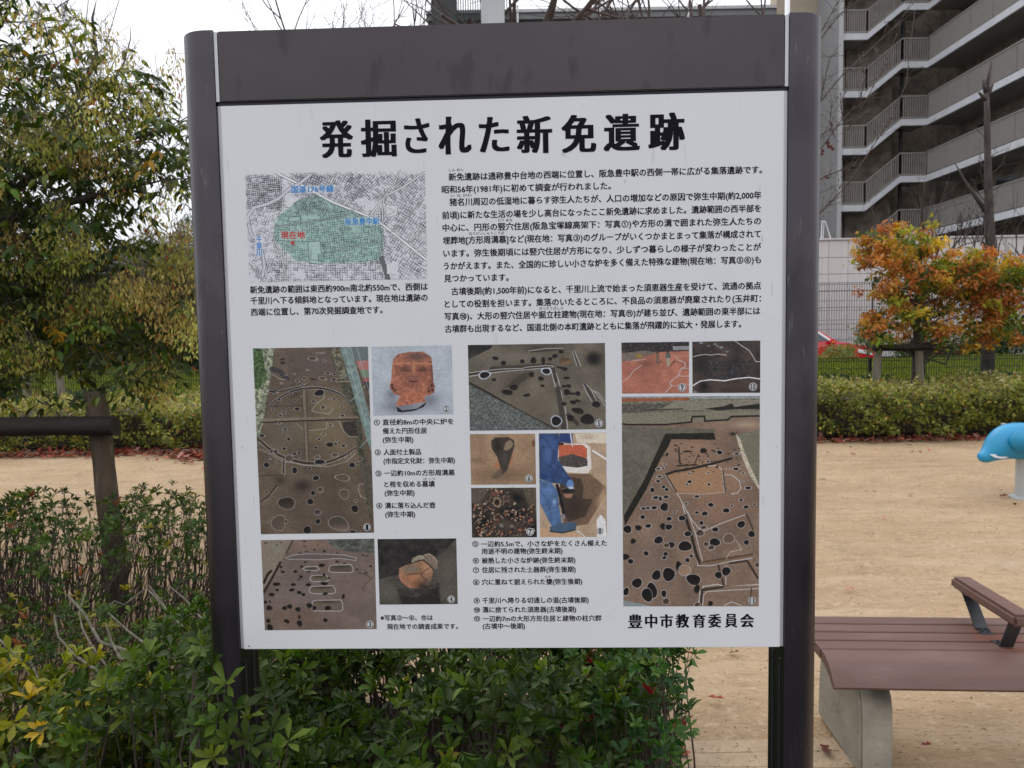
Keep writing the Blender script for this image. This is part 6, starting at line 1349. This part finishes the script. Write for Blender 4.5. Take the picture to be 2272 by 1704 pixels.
LC = [(0.048, 0.078, 0.013), (0.028, 0.050, 0.011), (0.10, 0.125, 0.018), (0.32, 0.20, 0.02), (0.34, 0.10, 0.03)]
cnt = 0
stalks = MB()
while cnt < 3200:
    x = g.uniform(-420, 470); y = g.uniform(-260, 880)
    if not inside(x, y) or g.random() > dens(x, max(y, 0)): continue
    Y = 4.35 + g.normal(0, 0.35) + (0.35 if y > 450 else 0.25) * g.random()
    p0 = at(x, y, max(3.7, Y)); cnt += 1
    k = int(g.integers(5, 9)); ax = unit(np.array([g.normal(0, 1), g.normal(0, 1), g.normal(-.25, .5)])); base = pick(LC, [6, 5, 3, .5, .12], 1, g, .2)[0]
    ls = 0.21; sd_ = unit(np.cross(ax, (0, 0, 1.0)))
    stalks.tube([p0, p0 + ax * ls * .5 + np.array([0, 0, -.005]), p0 + ax * ls * .95 + np.array([0, 0, -.03])], [.0022, .0016, .001], 3, caps=False)
    for j in range(k):
        t = (j // 2 + 1) / (k / 2 + .5); s = 1 if j % 2 else -1
        q = p0 + ax * ls * t + np.array([0, 0, -.03 * t * t]); dd = (ax * .55 + sd_ * s * .9 if j < k - 1 else ax) + np.array([0, 0, -.55]) + g.normal(0, .18, 3)
        P.append(q); D.append(dd); Nn.append(np.array([0, 0, 1.0]) + g.normal(0, .4, 3) + sd_ * s * .3); l = g.uniform(.050, .095); Ln.append(l); Wd.append(l * g.uniform(.26, .38)); C.append(np.clip(base * g.normal(1, .15), .004, .9))
leaves('foliage', np.array(P), np.array(D), np.array(Nn), np.array(Ln), np.array(Wd), np.array(C), LEAF6, M['treeleaf'], lt, 'stuff', TR)
stalks.build('leaf_stalks', M['stem'], lt, 'stuff', off=TR)
# clusters of winged seeds
P, D, Nn, Ln, Wd, C = [], [], [], [], [], []; sk = MB()
cl_ = [(60, 300, 95, 55), (110, 335, 60, 40), (150, 300, 70, 40), (290, 225, 60, 40), (355, 220, 55, 45), (285, 300, 50, 40), (240, 290, 70, 35), (330, 250, 40, 30), (150, 80, 70, 55), (90, 60, 50, 45), (200, 180, 60, 50), (280, 150, 50, 45), (110, 200, 60, 45), (30, 30, 45, 40),
       (30, 540, 70, 45), (90, 590, 90, 40), (170, 555, 70, 45), (330, 560, 70, 45), (400, 565, 60, 45), (150, 675, 60, 50), (210, 690, 70, 60), (260, 660, 60, 50), (310, 640, 70, 45), (380, 610, 60, 50), (420, 650, 55, 70), (430, 730, 50, 60), (370, 690, 60, 60), (330, 820, 60, 50), (360, 870, 40, 40), (60, 790, 70, 35), (20, 720, 60, 40), (130, 520, 60, 35), (250, 420, 40, 25), (340, 480, 45, 35), (375, 440, 50, 35), (20, 160, 60, 50), (230, 110, 40, 60), (130, 475, 50, 30), (400, 520, 45, 30), (190, 240, 60, 40), (385, 160, 30, 50), (-80, 400, 90, 70), (-120, 650, 90, 70), (-60, 150, 90, 70), (300, 380, 60, 25), (190, 350, 80, 40)]
for x, y, rx, ry in cl_:
    Y = g.uniform(3.75, 4.2); m_ = int(rx * ry * .15 * (0.36 if y < 260 or (y < 520 and x > 230) else 1.0)); c0 = at(x, y - ry, Y + .1)
    hue = pick([(0.44, 0.42, 0.12), (0.33, 0.33, 0.08), (0.45, 0.37, 0.13)], [3, 2, 1.5], 1, g, .12)[0]
    for i in range(m_):
        a = g.uniform(0, 6.28); rr_ = g.random() ** .75 * 1.25; q = at(x + rx * .8 * rr_ * math.cos(a), y + ry * .9 * rr_ * math.sin(a), Y + g.normal(0, .07))
        P.append(q); D.append(np.array([g.normal(0, .35), g.normal(0, .35), -1.0])); Nn.append(rand_dirs(1, g)[0]); l = g.uniform(.018, .034); Ln.append(l); Wd.append(l * g.uniform(.26, .38))
        C.append(np.clip(hue * g.normal(1, .18) if g.random() > .05 else np.array([.38, .13, .05]) * g.normal(1, .15), .01, .9))
        if i % 9 == 0: sk.tube([c0 + g.normal(0, .04, 3), (c0 + q) / 2 + g.normal(0, .02, 3), q + np.array([0, 0, .006])], [.0016, .0012, .0008], 3, caps=False)
leaves('seed_clusters', np.array(P), np.array(D), np.array(Nn), np.array(Ln), np.array(Wd), np.array(C), LEAF6, M['seed'], lt, 'stuff', TR)
sk.build('seed_stalks', M['stemlight'], lt, 'stuff', off=TR)

# ---- generic leafy crown
def crown(name, label, base, blobs, n, cols, w, size, m='hedgeleaf', trunk=(.10, .05), limbs=10, seed=1, group=None, tpl=LEAF4, cat='tree', gap=0.0, barkm='bark'):
    g = np.random.default_rng(seed); rt = thing(name, label, cat, base, group=group); base = np.array(base, float)
    wb = MB(); top = np.array(blobs[0][:3]) if len(blobs) else base
    hz = max(b[2] for b in blobs); cx = np.mean([b[0] for b in blobs]); cy = np.mean([b[1] for b in blobs])
    wb.tube([base + np.array([0, 0, -.03]), base * .5 + np.array([cx, cy, base[2] + (hz - base[2]) * .5]) * .5 + np.array([0, 0, 0]), np.array([cx, cy, hz * .98])], [trunk[0], (trunk[0] + trunk[1]) / 2, trunk[1] * .4], 9)
    for b in blobs:
        for _ in range(limbs // len(blobs) + 1):
            t = np.array(b[:3]) + rand_dirs(1, g)[0] * np.array(b[3:6]) * .85; s_ = np.array([cx, cy, 0]) + np.array([0, 0, max(base[2] + .3, min(t[2] - .15, hz * .8))]); s_[:2] += (base[:2] - np.array([cx, cy])) * max(0, 1 - (s_[2] - base[2]) / (hz - base[2]))
            wb.tube(jagged(s_, t, g, 5, .05), [trunk[1] * .5, trunk[1] * .35, trunk[1] * .25, trunk[1] * .16, trunk[1] * .08], 5, caps=False)
    wb.build('trunk', M[barkm], rt, off=tuple(base), smooth=True)
    vol = np.array([b[3] * b[4] * b[5] for b in blobs]) ** .67; k = g.choice(len(blobs), n, p=vol / vol.sum()); B = np.array(blobs)[k]
    # sub clumps give an uneven outline
    nc = max(14, n // 55); kc = g.choice(len(blobs), nc, p=vol / vol.sum()); Bc = np.array(blobs)[kc]; cen = Bc[:, :3] + rand_dirs(nc, g) * Bc[:, 3:6] * (g.random((nc, 1)) ** .4)
    cs = (g.uniform(.10, .24, nc) * np.mean(B[:, 3:6]))[:, None]
    ci = g.integers(0, nc, n); P = cen[ci] + g.normal(0, 1, (n, 3)) * cs[ci] * np.array([1.3, 1.3, .75])
    cc = pick(cols, w, nc, g, .18)[ci] * .7 + pick(cols, w, n, g, .18) * .3
    L_ = size * g.uniform(.6, 1.3, n)
    leaves('foliage', P, rand_dirs(n, g) + np.array([0, 0, -.3]), np.array([0, -.2, .8]) + g.normal(0, .5, (n, 3)), L_, L_ * .5, np.clip(cc, .004, .9), tpl, M[m], rt, 'stuff', tuple(base))
    return rt
# autumn tree at the right
def A3(x, y, Y): p_ = at(x, y, Y); return tuple(p_)
bl = []
for x, y, r, h in ((2010, 540, 70, 50), (2080, 600, 90, 70), (2160, 640, 90, 80), (1990, 640, 60, 50), (2220, 690, 55, 70), (2040, 700, 80, 50), (1960, 560, 40, 50), (2120, 740, 90, 40), (1960, 730, 60, 35), (2200, 620, 50, 50), (2240, 740, 30, 35)):
    c_ = A3(x, y, 10.9); bl.append((*c_, r * 10.9 / 1600, .45, h * 10.9 / 1600))
tb = at(2030, 880, 10.9)
g = np.random.default_rng(71)
at_ = thing('orange_leaved_tree', 'young tree with orange yellow and green autumn leaves behind the right hedge', 'tree', (tb[0], 10.9, 0)); off = (tb[0], 10.9, 0)
wb = MB(); tips = []
t1 = at(2034, 700, 10.9); t2 = at(2045, 560, 10.9)
wb.tube([(tb[0], 10.9, -.02), (tb[0] + .01, 10.9, .7), t1, t2, at(2040, 500, 10.9)], [.085, .07, .045, .02, .006], 9)
for b in bl:
    for _ in range(5):
        t = np.array(b[:3]) + rand_dirs(1, g)[0] * np.array(b[3:6]) * .9; s_ = np.array([t1[0], 10.9, min(max(1.0, t[2] - .35), 2.2)]); wb.tube(jagged(s_, t, g, 6, .05), [.018, .014, .010, .007, .005, .003], 5, caps=False)
wb.build('trunk', M['bark'], at_, off=off, smooth=True)
n = 15500; vol = np.array([b[3] * b[5] for b in bl]); nc = 420; kc = g.choice(len(bl), nc, p=vol / vol.sum()); Bc = np.array(bl)[kc]
ang = g.uniform(0, 6.28, nc); rad = g.random(nc) ** .55; cen = Bc[:, :3].copy(); cen[:, 0] += Bc[:, 3] * rad * np.cos(ang); cen[:, 2] += Bc[:, 5] * rad * np.sin(ang); cen[:, 1] += g.uniform(-.6, .6, nc)
ORG = pick([(0.48, 0.19, 0.06), (0.48, 0.25, 0.065), (0.52, 0.36, 0.06), (0.43, 0.16, 0.06)], [3, 3, 2.5, 2], nc, g, .12); GRN = pick([(0.16, 0.20, 0.03), (0.30, 0.29, 0.04), (0.09, 0.13, 0.025)], [3, 3, 3], nc, g, .15)
front_ = cen[:, 1] < 10.9; low = np.array([p_[2] for p_ in cen]); isg = g.random(nc) < np.where(rad > .62, .26, .62); cc = np.where(isg[:, None], GRN, ORG)
ci = g.integers(0, nc, n); P = cen[ci] + g.normal(0, 1, (n, 3)) * np.array([.062, .062, .04])
cl2 = np.clip(cc[ci] * g.normal(1, .2, (n, 1)), .01, .9)
L_ = g.uniform(.05, .11, n); leaves('foliage', P, rand_dirs(n, g) + np.array([0, 0, -.5]), np.array([0, -.4, .7]) + g.normal(0, .5, (n, 3)), L_, L_ * .42, cl2, LEAF4, M['autumnleaf'], at_, 'stuff', off)

# dark trees behind the left half, beyond the fence
DG = [(0.018, 0.042, 0.014), (0.030, 0.065, 0.018), (0.05, 0.085, 0.02), (0.09, 0.12, 0.025)]; DW = [4, 4, 2, .6]
spec = [(60, 720, 17.5, 3.0, 'dark evergreen tree furthest left beyond the mesh fence, half hidden by the seed hung tree'), (235, 700, 18.2, 2.7, 'middle one of the dark evergreen trees beyond the mesh fence at the left'), (400, 690, 17.2, 2.5, 'dark evergreen tree beyond the mesh fence, next to the left post of the board')]
for i, (x, y, Y, r, lab) in enumerate(spec):
    c_ = at(x, y, Y); crown('evergreen_tree', lab, (c_[0], Y, 0), [(c_[0], Y, 1.9, r * .6, .9, .8), (c_[0] + .5, Y, 2.6, r * .5, .8, .7), (c_[0] - .6, Y, 2.5, r * .5, .8, .7), (c_[0], Y - .3, 1.2, r * .65, .6, .7)], 13000, DG, DW, .14, limbs=8, seed=80 + i, group='evergreen trees beyond the fence')
c_ = at(428, 540, 24)
crown('conical_conifer', 'narrow feathery conifer peeping out behind the left post', (c_[0], 24, 0), [(c_[0], 24, 5.0, .5, .5, .7), (c_[0] + .1, 24, 4.2, .8, .7, .8), (c_[0] + .1, 24, 3.2, 1.0, .9, .9), (c_[0], 24, 2.2, 1.2, .9, .9)], 5000, [(0.05, 0.09, 0.03), (0.08, 0.13, 0.04)], [1, 1], .09, seed=90)
# dark bushes beyond the low fence at the right
for i, (x, y, Y, r, h, n, cols, w, lab) in enumerate([(2235, 760, 17.0, 1.1, .5, 5000, DG, DW, 'dark leafy bush at the right edge behind the low fence'), (2150, 780, 16.9, .8, .35, 3000, DG, DW, 'low dark bush under the orange tree behind the low fence'),
        (1925, 745, 16.8, .35, .45, 900, [(0.10, 0.15, 0.04), (0.2, 0.24, 0.08)], [1, 1], 'loose pale green bush beside the nose of the red car'), (1860, 790, 16.7, .5, .22, 1500, [(0.16, 0.20, 0.05), (0.34, 0.16, 0.05), (0.25, 0.28, 0.08)], [3, 1, 2], 'low grassy bush in front of the red car'), (2050, 772, 16.8, .7, .3, 2200, DG, [2, 3, 3, 2], 'low green bush behind the timber support of the orange tree')]):
    c_ = at(x, y, Y); crown('bush', lab, (c_[0], Y, .7), [(c_[0], Y, c_[2], r, .5, h)], n, cols, w, .07, limbs=12, trunk=(.02, .02), seed=100 + i, cat='bush')

# bare trees
def bare_tree(label, x, y, h, seed, lean=(0, 0), r=.09, depth=5, base=0.0, ratio=.7, spread=.5, dens=(2, 3), length=None):
    g = np.random.default_rng(seed); rt = thing('bare_tree', label, 'tree', (x, y, base)); off = (x, y, base); b = MB(); tw = MB()
    b.tube([(x, y, base - .03), (x + lean[0] * .3, y, base + h * .25), (x + lean[0] * .7, y + lean[1] * .5, base + h * .5)], [r, r * .85, r * .7], 9)
    p = np.array([x + lean[0] * .7, y + lean[1] * .5, base + h * .5])
    for k in range(5):
        d = unit(np.array([math.cos(k * 1.256 + .4) * .6, math.sin(k * 1.256 + .4) * .5, 1.0]) + g.normal(0, .15, 3)); branching(b, p, d, (length or h * .26), r * .5, depth, g, None, .22, spread, 5, .0022, 6, ratio, dens)
    b.build('branches', M['twig'], rt, 'stuff', off=off, smooth=True); return rt
bare_tree('bare cherry tree behind the left part of the header, only thin twigs showing', -1.9, 8.6, 6.4, 202, r=.07, depth=4, ratio=.74, length=1.25)
bare_tree('bare cherry tree behind the middle of the header with thick crossing branches', .3, 8.5, 7.4, 203, r=.11, depth=4, ratio=.74, length=1.5)
bare_tree('bare cherry tree behind the right part of the header', 2.2, 9.0, 7.6, 204, r=.09, depth=4, ratio=.74, length=1.5)
# twigs with buds reaching out to the right of the board: part of a tree whose trunk the board hides
g = np.random.default_rng(66)
ct = thing('budding_cherry_tree', 'budding cherry tree whose thin branches reach out from behind the right post', 'tree', (1.7, 6.2, 0)); off = (1.7, 6.2, 0)
b = MB(); b.tube([(1.7, 6.2, -.02), (1.72, 6.2, .8), (1.8, 6.2, 1.5)], [.075, .065, .055], 9)
lims = [[(1740, 560), (1822, 470), (1880, 410), (1960, 290), (2010, 190), (2030, 20)], [(1700, 460), (1822, 222), (1870, 165), (1930, 110), (1985, 60), (2025, 10)], [(1700, 180), (1822, 85), (1860, 35), (1900, 5), (1930, -30)], [(1710, 150), (1822, 70), (1850, 20), (1870, -20)],
        [(1822, 330), (1870, 262), (1900, 236), (1945, 205)], [(1740, 580), (1822, 300), (1850, 285), (1935, 243)], [(1740, 470), (1822, 395), (1870, 375), (1912, 362)], [(1740, 560), (1822, 468), (1850, 445), (1865, 410)], [(1880, 410 - 120), (1925, 215), (1960, 150), (1990, 75)], [(1850, 300), (1842, 270), (1846, 220)], [(1870, 268), (1866, 230), (1880, 190)], [(1820, 225), (1840, 130), (1850, 122)], [(1905, 240), (1920, 170), (1905, 120)], [(1900, 145), (1935, 130), (1950, 110)]]
hub = np.array([1.8, 6.2, 1.5])
for i, lm in enumerate(lims):
    Y = 6.0 + g.normal(0, .15); Q = [at(x, y, Y + .03 * j) for j, (x, y) in enumerate(lm)]
    if lm[0][0] < 1760: Q = [hub, hub * .4 + Q[0] * .6 + np.array([0, 0, .1])] + Q
    rr_ = np.linspace(.010 if lm[0][0] < 1760 else .0045, .0018, len(Q)); b.tube(Q, rr_, 6)
    for j in range(len(Q) - 1):
        for _ in range(9):
            t = g.random(); q = Q[j] * (1 - t) + Q[j + 1] * t
            if j < 2 and lm[0][0] < 1760: continue
            d_ = unit(unit(Q[j + 1] - Q[j]) + g.normal(0, .5, 3)); l = g.uniform(.015, .16); b.tube([q, q + d_ * l * .5 + g.normal(0, .006, 3), q + d_ * l], [.0020, .0016, .0013], 4); b.tube([q + d_ * l, q + d_ * (l + .012)], [.0038, .0012], 5)
b.build('branches', M['twig'], ct, 'stuff', off=off, smooth=True)
dl_ = [at(1834, 312, 6.0), at(1840, 322, 6.0), at(1828, 390, 6.0), at(1826, 330, 6.0)]
leaves('last_leaves', np.array(dl_), np.array([(.3, 0, -1), (.6, 0, -.8), (.3, 0, -.2), (-.2, 0, -1.0)]), np.array([(0, -1, .2)] * 4, float), np.array([.07, .06, .05, .06]), np.array([.04, .04, .03, .03]), pick([(0.07, 0.025, 0.018)], [1], 4, g), LOBED, M['litter'], ct, 'stuff', off)
# pollarded bare tree against the building
g = np.random.default_rng(77); pb = at(2195, 700, 13.0)
pt = thing('pollarded_tree', 'leafless pollarded tree with a thick upright stem in front of the galleries', 'tree', (pb[0], 13, .35)); off = (pb[0], 13, .35)
b = MB(); b.tube([(pb[0] + .0, 13, .3), at(2196, 640, 13), at(2198, 560, 13), at(2194, 450, 13), at(2191, 330, 13), at(2190, 250, 13), at(2189, 205, 13)], [.12, .10, .088, .070, .055, .047, .042], 10)
b.tube([at(2189, 205, 13), at(2181, 176, 13)], [.05, .022], 7); b.tube([at(2191, 212, 13), at(2203, 185, 13.05)], [.05, .02], 6); b.tube([at(2188, 222, 13), at(2172, 205, 12.95)], [.04, .02], 6); b.tube([at(2189, 200, 13), at(2194, 165, 13), at(2200, 138, 13)], [.04, .022, .012], 6)
b.tube([at(2188, 470, 13), at(2160, 430, 13), at(2140, 400, 13), at(2118, 360, 13)], [.045, .03, .02, .008], 6)
for k in range(46):
    x0 = g.uniform(2100, 2272); y0 = g.uniform(560, 700) if x0 > 2200 else g.uniform(520, 600); p0 = at(x0, y0, 13 + g.normal(0, .4)); branching(b, p0, (g.normal(0, .3), g.normal(0, .2), 1), g.uniform(.3, .55), .012, 2, g, None, .3, .4, 4, .003, 4, .7, (1, 3))
for k in range(12):
    t = g.uniform(0, 1); p0 = at(2190 + g.normal(0, 3), 300 + t * 260, 13); branching(b, p0, (g.normal(0, .6), g.normal(0, .3), .7), g.uniform(.25, .5), .010, 2, g, None, .3, .4, 4, .003, 4, .7, (1, 2))
b.build('trunk', M['bark'], pt, off=off, smooth=True)
p9 = at(2050, 700, 14); pt2 = bare_tree('slim bare tree standing behind the top of the orange leaved tree', p9[0], 14, 3.9, 210, r=.05, depth=3, base=.4, spread=.35)
